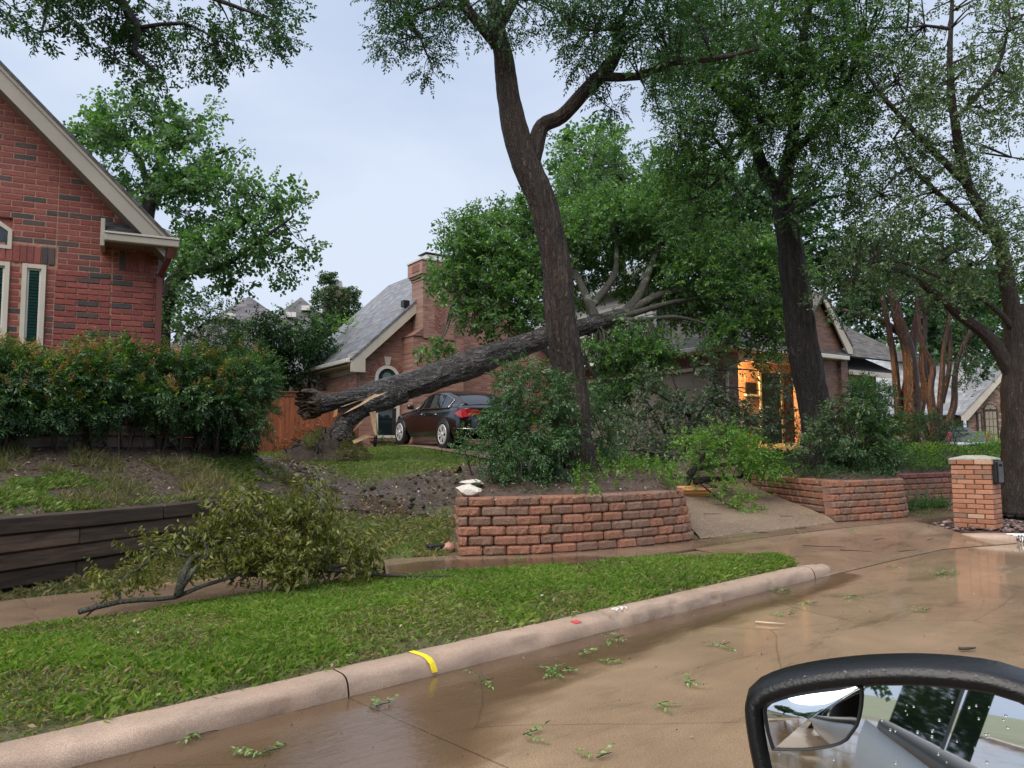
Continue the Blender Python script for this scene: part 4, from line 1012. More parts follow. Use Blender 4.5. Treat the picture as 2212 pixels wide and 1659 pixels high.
for i in range(20):
    an = math.pi * (i + .5) / 20; rr_ = ar + 0.105
    inst('arch_brick', abd, awin, MP @ Matrix.Translation((acx + rr_ * math.cos(an), -0.008, asp + rr_ * math.sin(an))) @ Matrix.Rotation(math.pi / 2 - an, 4, 'Y'))
pprism('keystone', MP, [(acx - .07, -0.05, azt + 0.01), (acx + .07, -0.05, azt + 0.01), (acx + .12, -0.05, azt + .27), (acx - .12, -0.05, azt + .27)], (0, 0.05, 0), m_cream, PH)
pbox('window_sill', MP, ax0 - .15, ax1 + .15, -0.09, 0.0, azb - .10, azb - .002, m_pb_dk, PH)
# chimney
CYF = -0.75
cx0, _ = onp(915, 650, MP, CYF); cx1, _ = onp(982, 650, MP, CYF); _, ctop = onp(915, 560, MP, CYF)
lx0, _ = onp(893, 800, MP, CYF); _, csh = onp(905, 722, MP, CYF)
CHM = pbox('chimney', MP, cx0, cx1, CYF, 0.0, csh - 0.1, ctop - 0.62, m_pb, PH)
pbox('chimney_side', MP @ Matrix.Translation((cx0 - 0.003, 0, 0)) , -0.01, 0.0, CYF + 0.01, 0.0, csh, ctop - .64, m_pb, CHM)
pbox('chimney_base', MP, lx0, cx1 + 0.35, CYF + 0.04, 0.0, 1.3, csh - 0.02, m_pb, CHM)
pprism('shoulder', MP, [(lx0 - .03, CYF, csh - .05), (cx0, CYF, csh + .22), (cx0, CYF, csh - .05)], (0, -CYF, 0), m_pb_dk, CHM)
for k, (dz0, dz1, ov) in enumerate(((.62, .54, .03), (.54, .46, .07), (.46, .04, .11))):
    pbox('corbel_course', MP, cx0 - ov, cx1 + ov, CYF - ov, ov, ctop - dz0, ctop - dz1 - 0.006, m_pb_dk if k == 1 else m_pb, CHM)
sb = data('soldier_brick', *boxmesh(0.064, 0.02, 0.22, 0.003), m_arch)
for i in range(7): inst('soldier_brick', sb, CHM, MP @ Matrix.Translation((cx0 + .05 + .078 * i, CYF - .115, ctop - .25)))
for i in range(6): inst('soldier_brick', sb, CHM, MP @ Matrix.Translation((cx0 - .115, CYF + .12 + .082 * i, ctop - .25)) @ Matrix.Rotation(math.pi / 2, 4, 'Z'))
pbox('chimney_cap', MP, cx0 - .14, cx1 + .14, CYF - .14, .14, ctop - .038, ctop + .015, m_white, CHM)
fl_ = pbox('flue_box', MP, cx0 + .22, cx1 - .12, CYF + .22, -.10, ctop + .016, ctop + .24, m_white, CHM)
pbox('flue_lid', MP, cx0 + .17, cx1 - .07, CYF + .17, -.05, ctop + .27, ctop + .30, m_black, CHM)
hb = data('herringbone_brick', *boxmesh(0.26, 0.02, 0.06, 0.003), m_arch)
hx, _ = onp(950, 700, MP, CYF)
for i in range(11):
    for sgn in (-1, 1):
        inst('herringbone_brick', hb, CHM, MP @ Matrix.Translation((hx + sgn * 0.09, CYF - .004, csh + .2 + .115 * i)) @ Matrix.Rotation(-sgn * math.pi / 4, 4, 'Y'))
pprism('keystone', MP, [(hx - .06, CYF - .02, ctop - 1.16), (hx + .06, CYF - .02, ctop - 1.16), (hx + .11, CYF - .02, ctop - .92), (hx - .11, CYF - .02, ctop - .92)], (0, .03, 0), m_cream, CHM)
pbox('bird_vent', MP, cx0 - .42, cx0 - .22, CYF + .5, CYF + .72, rz_(cx0 - .3) + .02, rz_(cx0 - .3) + .22, m_black, PH)
# garage wing: brick end facing the drive
GX, GY = 7.38, -7.57
MG = frame(MP @ Vector((GX, 0.0, 0)), MP.to_3x3() @ Vector((0, -1, 0)))     # local x towards the street, front faces the drive
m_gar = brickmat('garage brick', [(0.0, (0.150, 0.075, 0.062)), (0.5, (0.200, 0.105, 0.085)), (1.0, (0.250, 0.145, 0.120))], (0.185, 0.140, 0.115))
dg0, dztop = onpx(1368, 812, MP, GX); dg1, dz2 = onpx(1541, 792, MP, GX)
dx0, dx1 = 1.3, -dg1; dzt = dz2
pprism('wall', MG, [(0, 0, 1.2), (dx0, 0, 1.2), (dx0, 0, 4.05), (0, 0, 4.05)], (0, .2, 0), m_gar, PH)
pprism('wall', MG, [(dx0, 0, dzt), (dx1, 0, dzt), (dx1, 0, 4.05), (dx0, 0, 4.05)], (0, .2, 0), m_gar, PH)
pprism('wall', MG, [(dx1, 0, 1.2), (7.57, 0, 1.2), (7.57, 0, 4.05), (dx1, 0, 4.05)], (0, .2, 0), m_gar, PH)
m_gdoor = plain('garage door paint', (0.215, 0.195, 0.170), 0.5, var=0.08, scale=1.5)
gd = pbox('garage_door', MG, dx0, dx1, 0.10, 0.14, 1.3, dzt, m_gdoor, PH)
for k in range(4):
    zz0 = 1.45 + k * 0.55; 
    for j in range(8):
        w_ = (dx1 - dx0 - .1) / 8; xx = dx0 + .05 + j * w_
        pbox('door_panel', MG, xx + .05, xx + w_ - .05, 0.088, 0.102, zz0 + .06, min(zz0 + .49, dzt - .02), m_gdoor, gd, 0.008)
pbox('door_trim', MG, dx0, dx1, -0.02, 0.08, dzt - 0.06, dzt + 0.03, m_cream, PH); pbox('door_trim', MG, dx1 - .08, dx1, -0.015, 0.08, 1.3, dzt - .07, m_cream, PH)
gso = data('soldier_brick', *boxmesh(0.064, 0.02, 0.24, 0.003), objrand('garage soldier', [(0, (0.13, 0.065, 0.054)), (1, (0.2, 0.105, 0.086))], 0.6))
for i in range(int((dx1 - dx0) / .0762)): inst('soldier_brick', gso, PH, MG @ Matrix.Translation((dx0 + .04 + .0762 * i, -0.006, dzt + .20)))
# eave and gutter of the garage end
m_shbr = shinglemat('brown grey shingles', [(0, (0.060, 0.054, 0.050)), (0.5, (0.095, 0.088, 0.082)), (1, (0.140, 0.130, 0.122))])
pbox('eave_soffit', MG, -0.3, 8.0, -0.40, 0.0, 4.05, 4.08, m_cream, PH)
pbox('gutter', MG, -0.3, 8.0, -0.52, -0.41, 4.07, 4.19, m_white, PH, 0.015)
HP = (GX + 3.6, GY + 3.3, 6.9)
roofplane('roof', MP, (GX - .5, 0.3, 4.2), (GX - .5, GY - .55, 4.2), HP, (GX + 3.6, 0.3, 6.9), m_shbr, PH, 0.05)
roofplane('roof', MP, (GX - .5, GY - .55, 4.2), (17.2, GY - .55, 4.2), (15.0, GY + 3.3, 6.9), HP, m_shbr, PH, 0.05)
# white clapboard upper storey above the garage
USX = GX + 0.55
MU = frame(MP @ Vector((USX, 1.8, 0)), MP.to_3x3() @ Vector((0, -1, 0)))
m_side = plain('white siding', (0.42, 0.41, 0.39), 0.5, var=0.06)
us = pbox('upper_wall', MU, 0, 6.2, 0.02, 0.16, 4.0, 6.7, m_side, PH)
for k in range(15):
    z = 4.0 + k * .18; pprism('clapboard', MU, [(0, -0.006, z), (0, 0.012, z + .178), (0, 0.03, z + .178), (0, 0.03, z)], (6.2, 0, 0), m_side, us)
roofplane('roof', MP, (USX - .4, 2.2, 6.55), (USX - .4, -4.8, 6.55), (USX + 2.6, -4.8, 8.2), (USX + 2.6, 2.2, 8.2), m_shg, PH, 0.06)
# corner pier, porch with lit brick
pbox('pier', MP, GX + 0.202, GX + 0.62, GY, GY + .35, 1.2, 4.05, m_gar, PH)
m_porch = brickmat('porch brick', [(0.0, (0.30, 0.150, 0.110)), (0.5, (0.360, 0.190, 0.140)), (1.0, (0.42, 0.24, 0.185))], (0.33, 0.24, 0.19))
PY = GY + 1.0
pprism('porch_wall', MP, [(GX + .202, PY, 1.2), (12.6, PY, 1.2), (12.6, PY, 4.05), (GX + .202, PY, 4.05)], (0, .2, 0), m_porch, PH)
pbox('porch_ceiling', MP, GX + .1, 12.6, GY - .35, PY, 4.055, 4.085, m_cream, PH)
pbox('porch_beam', MP, GX + .64, 12.2, GY - .02, GY + .16, 3.86, 4.05, m_cream, PH)
pbox('gutter', MP, GX - .35, 12.6, GY - .56, GY - .44, 4.06, 4.19, m_white, PH, 0.015)
pprism('eave_end', MP, [(GX - .50, GY - .42, 4.10), (GX + .05, GY - .42, 4.10), (GX - .50, GY - .42, 4.55)], (0, .03, 0), m_white, PH)
MB().tube([MP @ Vector(q) for q in ((GX + .55, GY - .5, 4.07), (GX + .52, GY - .46, 3.88), (GX + .12, GY - .12, 3.62), (GX + .06, GY - .07, 3.36), (GX + .06, GY - .07, 1.4))], [0.045] * 5, 8).build('downspout', m_cream, PH)
lx_, _ = onp(1641, 800, MP, PY); 
m_door = plain('dark green door', (0.020, 0.045, 0.040), 0.35)
pbox('door_frame', MP, lx_ - .09, lx_, PY - .05, PY, 1.5, 3.75, m_cream, PH); 
fd = pbox('front_door', MP, lx_, lx_ + .95, PY - .035, PY - .002, 1.5, 3.70, m_door, PH); pbox('door_frame', MP, lx_ + .95, lx_ + 1.05, PY - .05, PY, 1.5, 3.75, m_cream, PH)
pbox('door_handle', MP, lx_ + .84, lx_ + .87, PY - .08, PY - .036, 2.4, 2.62, plain('brass', (0.5, 0.33, 0.12), 0.3, 1.0), fd)
nb0, nz1 = onp(1609, 826, MP, PY); nb1, nz0 = onp(1633, 852, MP, PY)
pbox('wall_niche', MP, nb0, nb1, PY - .03, PY - .002, nz0, nz1, m_black, PH); pbox('niche_sill', MP, nb0 - .05, nb1 + .05, PY - .08, PY - .002, nz0 - .07, nz0 - .004, m_cream, PH)
psb = data('soldier_brick', *boxmesh(0.064, 0.02, 0.22, 0.003), objrand('porch soldier', [(0, (0.27, 0.13, 0.095)), (1, (0.38, 0.2, 0.15))], 0.6))
for i in range(12): inst('soldier_brick', psb, PH, MP @ Matrix.Translation((GX + .75 + .0762 * i, PY - .006, 3.86)))
for i in range(int((nb1 - nb0) / .0762)): inst('soldier_brick', psb, PH, MP @ Matrix.Translation((nb0 + .04 + .0762 * i, PY - .006, nz1 + .12)))
# porch lamp
m_bulb, t, p = base_mat('lit bulb'); p.inputs['Emission Color'].default_value = (1.0, 0.62, 0.25, 1); p.inputs['Emission Strength'].default_value = 14
PLx = (GX + .82, PY - .22, 3.93)
lamp = thing('porch_lamp', 'lit amber ceiling lamp tucked under the porch eave of the pink house', 'lamp', MP @ Vector(PLx))
MB().tube([MP @ Vector((PLx[0], PLx[1], 4.054)), MP @ Vector((PLx[0], PLx[1], 4.0))], [0.07, 0.05], 12).build('lamp_base', m_black, lamp)
MB().tube([MP @ Vector((PLx[0], PLx[1], z)) for z in (4.0, 3.97, 3.93, 3.90)], [0.03, 0.05, 0.045, 0.02], 12).build('lamp_bulb', m_bulb, lamp, True)
pl = bpy.data.lights.new('porch_light', 'POINT'); pl.energy = 260; pl.color = (1.0, 0.60, 0.20); pl.shadow_soft_size = 0.06
plo = bpy.data.objects.new('porch_light', pl); _finish(plo, lamp, Matrix.Translation(MP @ Vector((PLx[0], PLx[1] - .02, 3.82))))
# right hand front gable and low hip
g0, _ = onp(1752, 800, MP, GY - .3); g1, _ = onp(1822, 800, MP, GY - .3); _, gp = onp(1790, 690, MP, GY - .3)
_, gev = onp(1822, 752, MP, GY - .3)
gm = g1 - 1.15; gpk = gev + 1.15 * 1.15
pprism('wall', MP, [(gm - 1.15, GY - .3, 1.2), (g1, GY - .3, 1.2), (g1, GY - .3, gev), (gm, GY - .3, gpk), (gm - 1.15, GY - .3, gev)], (0, .2, 0), m_gar, PH)
pprism('rake_board', MP, [(g1 + .22, GY - .5, gev - .20), (g1 + .22, GY - .5, gev + .02), (gm, GY - .5, gpk + .25), (gm, GY - .5, gpk - .02), (g1 - .02, GY - .5, gev - .20)], (0, .05, 0), m_cream, PH)
roofplane('roof', MP, (g1 + .25, GY - .52, gev + .05), (g1 + .25, GY + 3.4, gev + .05), (gm, GY + 3.4, gpk + .31), (gm, GY - .52, gpk + .31), m_shbr, PH, 0.05)
roofplane('roof', MP, (gm - 1.4, GY + 3.4, gev + .05), (gm - 1.4, GY - .52, gev + .05), (gm, GY - .52, gpk + .31), (gm, GY + 3.4, gpk + .31), m_shbr, PH, 0.05)
hz0 = onp(1870, 806, MP, GY - .2)[1]; hx1, _ = onp(1912, 830, MP, GY - .2); hpk = onp(1835, 735, MP, GY - .2)[1]
pprism('wall', MP, [(g1 + .002, GY + .1, 1.2), (hx1, GY + .1, 1.2), (hx1, GY + .1, hz0), (g1 + .002, GY + .1, hz0)], (0, .2, 0), m_gar, PH)
pbox('pier', MP, g1 - .30, g1 + .04, GY - .42, GY - .302, 1.2, gev - .3, m_gar, PH)
roofplane('roof', MP, (g1 + .05, GY - .45, hz0 + .03), (hx1 + .5, GY - .45, hz0 + .03), (g1 + .9, GY + 2.4, hpk + .9), (g1 + .05, GY + 2.4, hpk + .9), shinglemat('black shingles', [(0, (0.022, 0.023, 0.025)), (1, (0.05, 0.052, 0.055))]), PH, 0.05)
pbox('eave_soffit', MP, g1 + .05, hx1 + .45, GY - .44, GY + .1, hz0 - .05, hz0 - .02, m_cream, PH); pbox('fascia', MP, g1 + .05, hx1 + .47, GY - .47, GY - .445, hz0 - .13, hz0 + .02, m_cream, PH)
wx0, wz1 = onp(1828, 812, MP, GY + .1); wx1, _ = onp(1862, 830, MP, GY + .1)
rw = pbox('window', MP, wx0, wx1, GY + .04, GY + .099, 2.2, hz0 - .1, m_cream, PH); pbox('pane', MP, wx0 + .08, wx1 - .08, GY + .02, GY + .05, 2.3, hz0 - .2, plain('green pane', (0.02, 0.05, 0.04), 0.1), rw)

# ---------------------------------------------------------------- board fence
m_fence = woodmat('stained fence', (0.125, 0.032, 0.012), (0.270, 0.082, 0.030), 0.5, (10, 10, 0.8), 2.0, 0.35)
FN = tag(thing('board_fence', 'stained orange brown board fence with cap rail beside the pink house', 'fence', (-7.5, 21.9, 1.35)), kind='thing')
fa, fb = V(-10.5, 21.1, 0), V(-4.66, 23.0, 0); fd_ = (fb - fa).normalized(); L_ = (fb - fa).length; MF = frame(fa, fd_)
pk = [data('picket', *boxmesh(0.138, 0.018, 1.74, 0.003), m_fence)]
s = 0.07; 
while s < L_:
    inst('picket', pk[0], FN, MF @ Matrix.Translation((s, random.uniform(-.004, .004), 1.36 + .87 + random.uniform(-.01, .01)))); s += 0.1405
pbox('cap_rail', MF, 0, L_, -0.07, 0.07, 3.12, 3.155, m_fence, FN); pbox('trim_rail', MF, 0, L_, -0.032, -0.012, 3.00, 3.115, m_fence, FN)
for s in np.arange(0.3, L_, 2.4): pbox('post', MF, s, s + .09, 0.02, 0.11, 1.3, 3.11, m_fence, FN)

# ---------------------------------------------------------------- distant houses
def hip_house(name, label, c, wd, dp, ze, za, mroof, mwall, ang=0.0, ridge=0.0, vents=()):
    M = frame(c, (math.cos(ang), math.sin(ang), 0)); h = thing(name, label, 'house', c)
    pbox('wall', M, -wd / 2, wd / 2, -dp / 2, dp / 2, 0, ze, mwall, h)
    e = 0.4; a, b, c_, d = (-wd / 2 - e, -dp / 2 - e, ze), (wd / 2 + e, -dp / 2 - e, ze), (wd / 2 + e, dp / 2 + e, ze), (-wd / 2 - e, dp / 2 + e, ze)
    p0, p1 = (-ridge / 2, 0, za), (ridge / 2 + .01, 0, za)
    r = roofplane('roof', M, a, b, p1, p0, mroof, h); roofplane('roof', M, b, c_, p1, p1, mroof, h); roofplane('roof', M, c_, d, p0, p1, mroof, h); roofplane('roof', M, d, a, p0, p0, mroof, h)
    for (x, k) in vents:
        zz = lerp(ze, za, k); yy = lerp(-dp / 2 - e, 0, k)
        pbox('roof_vent', M, x - .28, x + .28, yy - .35, yy + .1, zz + .02, zz + .30, m_white, r)
    return h
m_shpur = shinglemat('weathered purple grey shingles', [(0, (0.062, 0.056, 0.066)), (0.5, (0.090, 0.082, 0.095)), (1, (0.122, 0.112, 0.128))], 0.9, 0.30, 0.75)
a1 = D(538, 640, 38); a2 = D(650, 642, 46)
m_tan = brickmat('tan brick far', [(0, (0.25, 0.17, 0.12)), (1, (0.36, 0.27, 0.2))], (0.3, 0.25, 0.2))
hip_house('house', 'distant house with purple grey pyramid roof beyond the left house', (a1.x, a1.y, 0.9), 8.4, 8.4, 4.2, a1.z - .9, m_shpur, m_tan, 0.35, 0.0, ((-0.9, 0.62),))
hip_house('house', 'farther house with grey hip roof carrying two white vents', (a2.x, a2.y, 0.9), 9.5, 9.5, 4.6, a2.z - .9, m_shpur, m_tan, 0.25, 0.0, ((-0.5, 0.70), (0.35, 0.80)))
# ivy covered chimney of its own house roof
c0 = D(722, 640, 34)
IC = thing('ivy_chimney', 'tan brick chimney wrapped in ivy with pale metal cap beyond the fence', 'chimney', (c0.x, c0.y, 1.4))
MI = frame((c0.x, c0.y, 0), (0.9, 0.43, 0))
zt = D(722, 627, 34).z
pbox('chimney_stack', MI, -.42, .62, -.4, .5, 1.3, zt, m_tan, IC); pbox('crown', MI, -.46, .66, -.44, .54, zt + .002, zt + .08, m_tan, IC)
pprism('metal_cap', MI, [(-.25, -.2, zt + .082), (.35, -.2, zt + .082), (.30, -.16, zt + .42), (-.22, -.16, zt + .42)], (0, .4, 0), plain('galvanised cap', (0.42, 0.42, 0.40), 0.45, var=0.1), IC)
# small neighbouring roof just left of the pink house
s0 = D(640, 822, 27)
m_shgr = shinglemat('green grey shingles', [(0, (0.105, 0.110, 0.095)), (1, (0.19, 0.195, 0.175))])
MO = frame((s0.x - .2, s0.y, 0), (0.82, 0.57, 0)); OH = thing('outbuilding', 'small building with mossy grey roof tucked behind the board fence', 'building', (s0.x, s0.y, 1.4))
pbox('wall', MO, -1.4, 3.4, 0, 3, 1.3, 3.55, m_white, OH)
roofplane('roof', MO, (-1.7, -.3, 3.42), (3.6, -.3, 3.42), (3.6, 1.6, 4.7), (1.0, 1.6, 4.7), m_shgr, OH); pbox('fascia', MO, -1.7, 3.6, -.36, -.305, 3.30, 3.43, m_cream, OH)
ow = pbox('window', MO, .2, 1.2, -.05, -.002, 2.5, 3.25, m_white, OH); pbox('pane', MO, .28, 1.12, -.07, -.04, 2.58, 3.17, m_glass, ow)
# house on the far right, arched window
m_fr = brickmat('brown multi brick', [(0.0, (0.110, 0.060, 0.040)), (0.4, (0.200, 0.120, 0.082)), (0.75, (0.300, 0.205, 0.150)), (1.0, (0.42, 0.33, 0.26))], (0.26, 0.20, 0.16), 0.24, 0.10)
q0 = D(2090, 950, 40); MR = frame((q0.x, q0.y, 0), (0.98, -0.2, 0)); RH = thing('brick_house', 'brown brick house with arched window and pale roof behind the pickup truck', 'house', (q0.x, q0.y, 1.1))
def rl(px, py, y=0.0): return onp(px, py, MR, y)
re_x, re_z = rl(2076, 897); rp_x, rp_z = rl(2190, 790); rp_z += .2
pprism('wall', MR, [(re_x + .3, 0, 0.9), (2 * rp_x - re_x - .3, 0, 0.9), (2 * rp_x - re_x - .3, 0, re_z), (rp_x, 0, rp_z), (re_x + .3, 0, re_z)], (0, .2, 0), m_fr, RH)
pbox('wall', MR, re_x - 5.0, re_x + .298, .6, .8, 0.9, re_z, m_fr, RH)
m_shlt = shinglemat('pale wet shingles', [(0, (0.20, 0.205, 0.225)), (0.5, (0.27, 0.275, 0.295)), (1, (0.34, 0.345, 0.36))], 0.6, 0.22, 0.32)
roofplane('roof', MR, (re_x - .1, 8, re_z + .02), (re_x - .1, -.35, re_z + .02), (rp_x, -.35, rp_z + .25), (rp_x, 8, rp_z + .25), m_shlt, RH)
roofplane('roof', MR, (2 * rp_x - re_x + .1, -.35, re_z + .02), (2 * rp_x - re_x + .1, 8, re_z + .02), (rp_x, 8, rp_z + .25), (rp_x, -.35, rp_z + .25), m_shlt, RH)
roofplane('roof', MR, (re_x - 5.5, .3, re_z + .05), (re_x + 1.5, .3, re_z + .05), (re_x + 2, 6, re_z + 3.6), (re_x - 5.5, 6, re_z + 3.6), m_shlt, RH)
pprism('rake_board', MR, [(re_x - .1, -.33, re_z - .28), (re_x - .1, -.33, re_z), (rp_x, -.33, rp_z + .18), (rp_x, -.33, rp_z - .12), (re_x + .2, -.33, re_z - .28)], (0, .05, 0), m_cream, RH)
m_dkfr = plain('dark brown frame', (0.035, 0.022, 0.018), 0.5); m_pale_pane = plain('pale tan pane', (0.30, 0.255, 0.195), 0.35, var=0.1)  # dark brown frames, pale tan panes
for (xa, xb, ztp, arched) in ((2109, 2119, 890, False), (2124, 2153, 886, True)):
    x0, z1 = rl(xa - 1, ztp); x1, _ = rl(xb + 1, ztp); z0 = 1.55
    poly = [(x0, z0), (x1, z0), (x1, z1)] + ([((x0 + x1) / 2 + (x1 - x0) / 2 * math.cos(math.pi * i / 10), z1 + (x1 - x0) / 2 * math.sin(math.pi * i / 10)) for i in range(1, 10)] if arched else []) + [(x0, z1)]
    fw_ = pprism('window', MR, [(x, -.06, z) for x, z in poly], (0, .058, 0), m_dkfr, RH)
    nx_ = 3 if arched else 1
    for i in range(nx_):
        for k in range(4):
            w_ = (x1 - x0 - .14) / nx_; h_ = (z1 - z0 - .14) / 4
            pbox('pane', MR, x0 + .07 + i * w_ + .015, x0 + .07 + (i + 1) * w_ - .015, -.075, -.045, z0 + .07 + k * h_ + .015, z0 + .07 + (k + 1) * h_ - .015, m_pale_pane, fw_)
    if arched:
        r0 = (x1 - x0) / 2 - .07; xm = (x0 + x1) / 2
        for i in range(5):
            a0, a1_ = math.pi * (i + .1) / 5, math.pi * (i + .9) / 5
            pprism('pane', MR, [(xm + .2 * r0 * math.cos(a0), -.075, z1 + .03 + .2 * r0 * math.sin(a0)), (xm + r0 * math.cos(a0), -.075, z1 + .03 + r0 * math.sin(a0)), (xm + r0 * math.cos(a1_), -.075, z1 + .03 + r0 * math.sin(a1_)), (xm + .2 * r0 * math.cos(a1_), -.075, z1 + .03 + .2 * r0 * math.sin(a1_))], (0, .03, 0), m_pale_pane, fw_)

# ================================================================ BRICK MAILBOX
m_mb = objrand('salmon brick', [(0.0, (0.330, 0.140, 0.080)), (0.3, (0.400, 0.180, 0.105)), (0.6, (0.440, 0.215, 0.135)), (0.84, (0.250, 0.140, 0.100)), (0.93, (0.47, 0.30, 0.205))], 0.6, var=0.3, bscale=50, bmp=0.6, bdist=0.005)
m_mbm = plain('brown mortar', (0.105, 0.060, 0.042), 0.8, var=0.2, scale=30)
pc = G(2149, 1141, 0.16); px_ = Vector((0.735, 0.678, 0)); MM = frame((pc.x, pc.y, 0.13), px_)      # local x along the street face, y into the bed; near corner at origin
fl_w, st_w = 0.42, 0.56       # along street, back from street
MBX = thing('brick_mailbox', 'salmon brick mailbox pillar with concrete top in a bed of river stones', 'mailbox', pc)
core_ = pbox('mortar_core', MM, 0.008, fl_w - .008, 0.008, st_w - .008, 0.0, 1.02, m_mbm, MBX)
bdm = data('brick', *boxmesh(0.235, 0.09, 0.063, 0.005), m_mb)
CHM_ = 0.0745
for c in range(13):
    z = 0.01 + c * CHM_ + .032
    for side in range(4):
        Lw = (fl_w, st_w, fl_w, st_w)[side]
        Mside = MM @ [Matrix.Identity(4), Matrix.Translation((0, 0, 0)) @ Matrix.Rotation(math.pi / 2, 4, 'Z'), Matrix.Translation((fl_w, st_w, 0)) @ Matrix.Rotation(math.pi, 4, 'Z'), Matrix.Translation((fl_w, st_w, 0)) @ Matrix.Rotation(-math.pi / 2, 4, 'Z')][side]
        yo = (0.045, -0.045, 0.045, -0.045)[side]; sgn = 1
        s = -0.235 * 0.5 * ((c + side) % 2)
        while s < Lw - .02:
            a, b = max(s, 0.0 if (side % 2) else 0.002), min(s + .235, Lw)
            if side == 3: pass
            if b - a > .03:
                xx = (a + b) / 2
                M4 = Mside @ Matrix.Translation((xx if side != 3 else -xx + 0.0, (0.045 if side in (0, 2) else -0.045) + 0.0, z)) if side != 3 else Mside @ Matrix.Translation((xx, -0.045, z))
                loc = {0: (xx, 0.045), 1: (0.045, xx), 2: (xx, st_w - 0.045), 3: (fl_w - 0.045, xx)}[side]
                if side == 0 and c >= 9 and 0.03 < xx < 0.36: pass
                else:
                    rot = Matrix.Rotation(0 if side in (0, 2) else math.pi / 2, 4, 'Z')
                    off = random.uniform(-.002, .002)
                    inst('brick', bdm, core_, MM @ Matrix.Translation((loc[0] + (off if side % 2 else 0), loc[1] + (0 if side % 2 else off), z)) @ rot @ Matrix.Diagonal(((b - a - .010) / .235, 1, 1, 1)))
            s += .245
# overhanging rowlock band and concrete top
for side in range(4):
    Lw = (fl_w, st_w)[side % 2] + .04; s = 0; 
    while s < Lw - .02:
        b = min(s + .245, Lw); xx = (s + b) / 2 - .02
        loc = {0: (xx, 0.022), 1: (0.022, xx), 2: (xx, st_w - .022), 3: (fl_w - .022, xx)}[side]
        if not (side == 0 and 0.03 < xx < 0.36): inst('brick', bdm, core_, MM @ Matrix.Translation((loc[0], loc[1], 13 * CHM_ + .01 + .036)) @ Matrix.Rotation(0 if side % 2 == 0 else math.pi / 2, 4, 'Z') @ Matrix.Diagonal(((b - s - .01) / .235, .98 - .01 * (side % 2), 1.08, 1)))
        s = b
m_conc = plain('weathered concrete top', (0.30, 0.30, 0.255), 0.7, var=0.25, scale=12, bmp=0.5)
zt = 13 * CHM_ + .085
vs = [(-.02, -.02, zt), (fl_w + .02, -.02, zt), (fl_w + .02, st_w + .02, zt), (-.02, st_w + .02, zt), (-.01, -.01, zt + .02), (fl_w + .01, -.01, zt + .02), (fl_w + .01, st_w + .01, zt + .02), (-.01, st_w + .01, zt + .02), (.13, .16, zt + .065), (fl_w - .13, .16, zt + .065), (fl_w - .13, st_w - .16, zt + .065), (.13, st_w - .16, zt + .065)]
fs = [(3, 2, 1, 0), (8, 9, 10, 11)] + [(i, (i + 1) % 4, 4 + (i + 1) % 4, 4 + i) for i in range(4)] + [(4 + i, 4 + (i + 1) % 4, 8 + (i + 1) % 4, 8 + i) for i in range(4)]
mk('concrete_top', vs, fs, m_conc, MBX, False, MM)
mbx = pbox('letter_box', MM, 0.06, 0.34, -0.055, 0.30, 9 * CHM_ + .02, 13 * CHM_ + .07, m_black, MBX, 0.02)
pbox('letter_box_door', MM, 0.075, 0.325, -0.075, -0.056, 9 * CHM_ + .03, 13 * CHM_ + .055, plain('black enamel', (0.02, 0.021, 0.022), 0.25), mbx, 0.008)
pbox('door_pull', MM, 0.18, 0.22, -0.10, -0.076, 13 * CHM_ - .02, 13 * CHM_ + .02, m_black, mbx, 0.005)
# painted house number on the kerb: face of the return at right
nM = frame(G(2184, 1170, 0.055) , (0.99, 0.06, 0))
mkp = MB()
kp = [V(7.10, 11.185, 0), V(7.30, 11.118, 0), V(7.55, 11.10, 0), V(7.85, 11.15, 0), V(8.1, 11.27, 0)]
rows = []
for i, c in enumerate(kp):
    a = kp[max(i - 1, 0)]; b = kp[min(i + 1, 4)]; d = (b - a).normalized(); nn = Vector((d.y, -d.x, 0))
    rows.append([c + nn * (q + .004) + Vector((0, 0, z + .003)) for q, z in ((0.0, .008), (0.0, .025), (-.012, .075), (-.035, .105), (-.07, .118), (-.15, .124))])
NP = grid('kerb_number', rows, m_chalk); tag(NP, 'white painted kerb panel with black house number 7402', 'house number')
cu = bpy.data.curves.new('digits', 'FONT'); cu.body = '7402'; cu.size = 0.145; cu.extrude = 0.0015; cu.offset = 0.004; cu.space_character = 1.05
tmp = bpy.data.objects.new('digits', cu); COL.objects.link(tmp)
dg = bpy.context.evaluated_depsgraph_get(); dme = bpy.data.meshes.new_from_object(tmp.evaluated_get(dg)); bpy.data.objects.remove(tmp)
dme.materials.clear(); dme.materials.append(m_black)
dd = Vector((0.97, -0.09, 0)).normalized(); tilt = Vector((0.0, 0.45, 1)).normalized(); nrm_ = dd.cross(tilt)
MD = Matrix((dd, tilt, nrm_)).transposed().to_4x4(); MD.translation = Vector((7.20, 11.125, 0.022))
# bend the digits onto the kerb
for v in dme.vertices:
    x, y, z = v.co; s = 7.14 + x * 0.52
    yy = float(np.interp(s, [k.x for k in kp], [k.y for k in kp])); hz = y / 0.105 * 0.10
    qz = float(np.interp(.012 + hz, [0, .025, .075, .105, .118, .124], [0, 0, -.012, -.035, -.07, -.12]))
    v.co = (s, yy - qz - .0065 - z, .014 + hz + .003)
dme.update(); inst('digits', dme, NP)
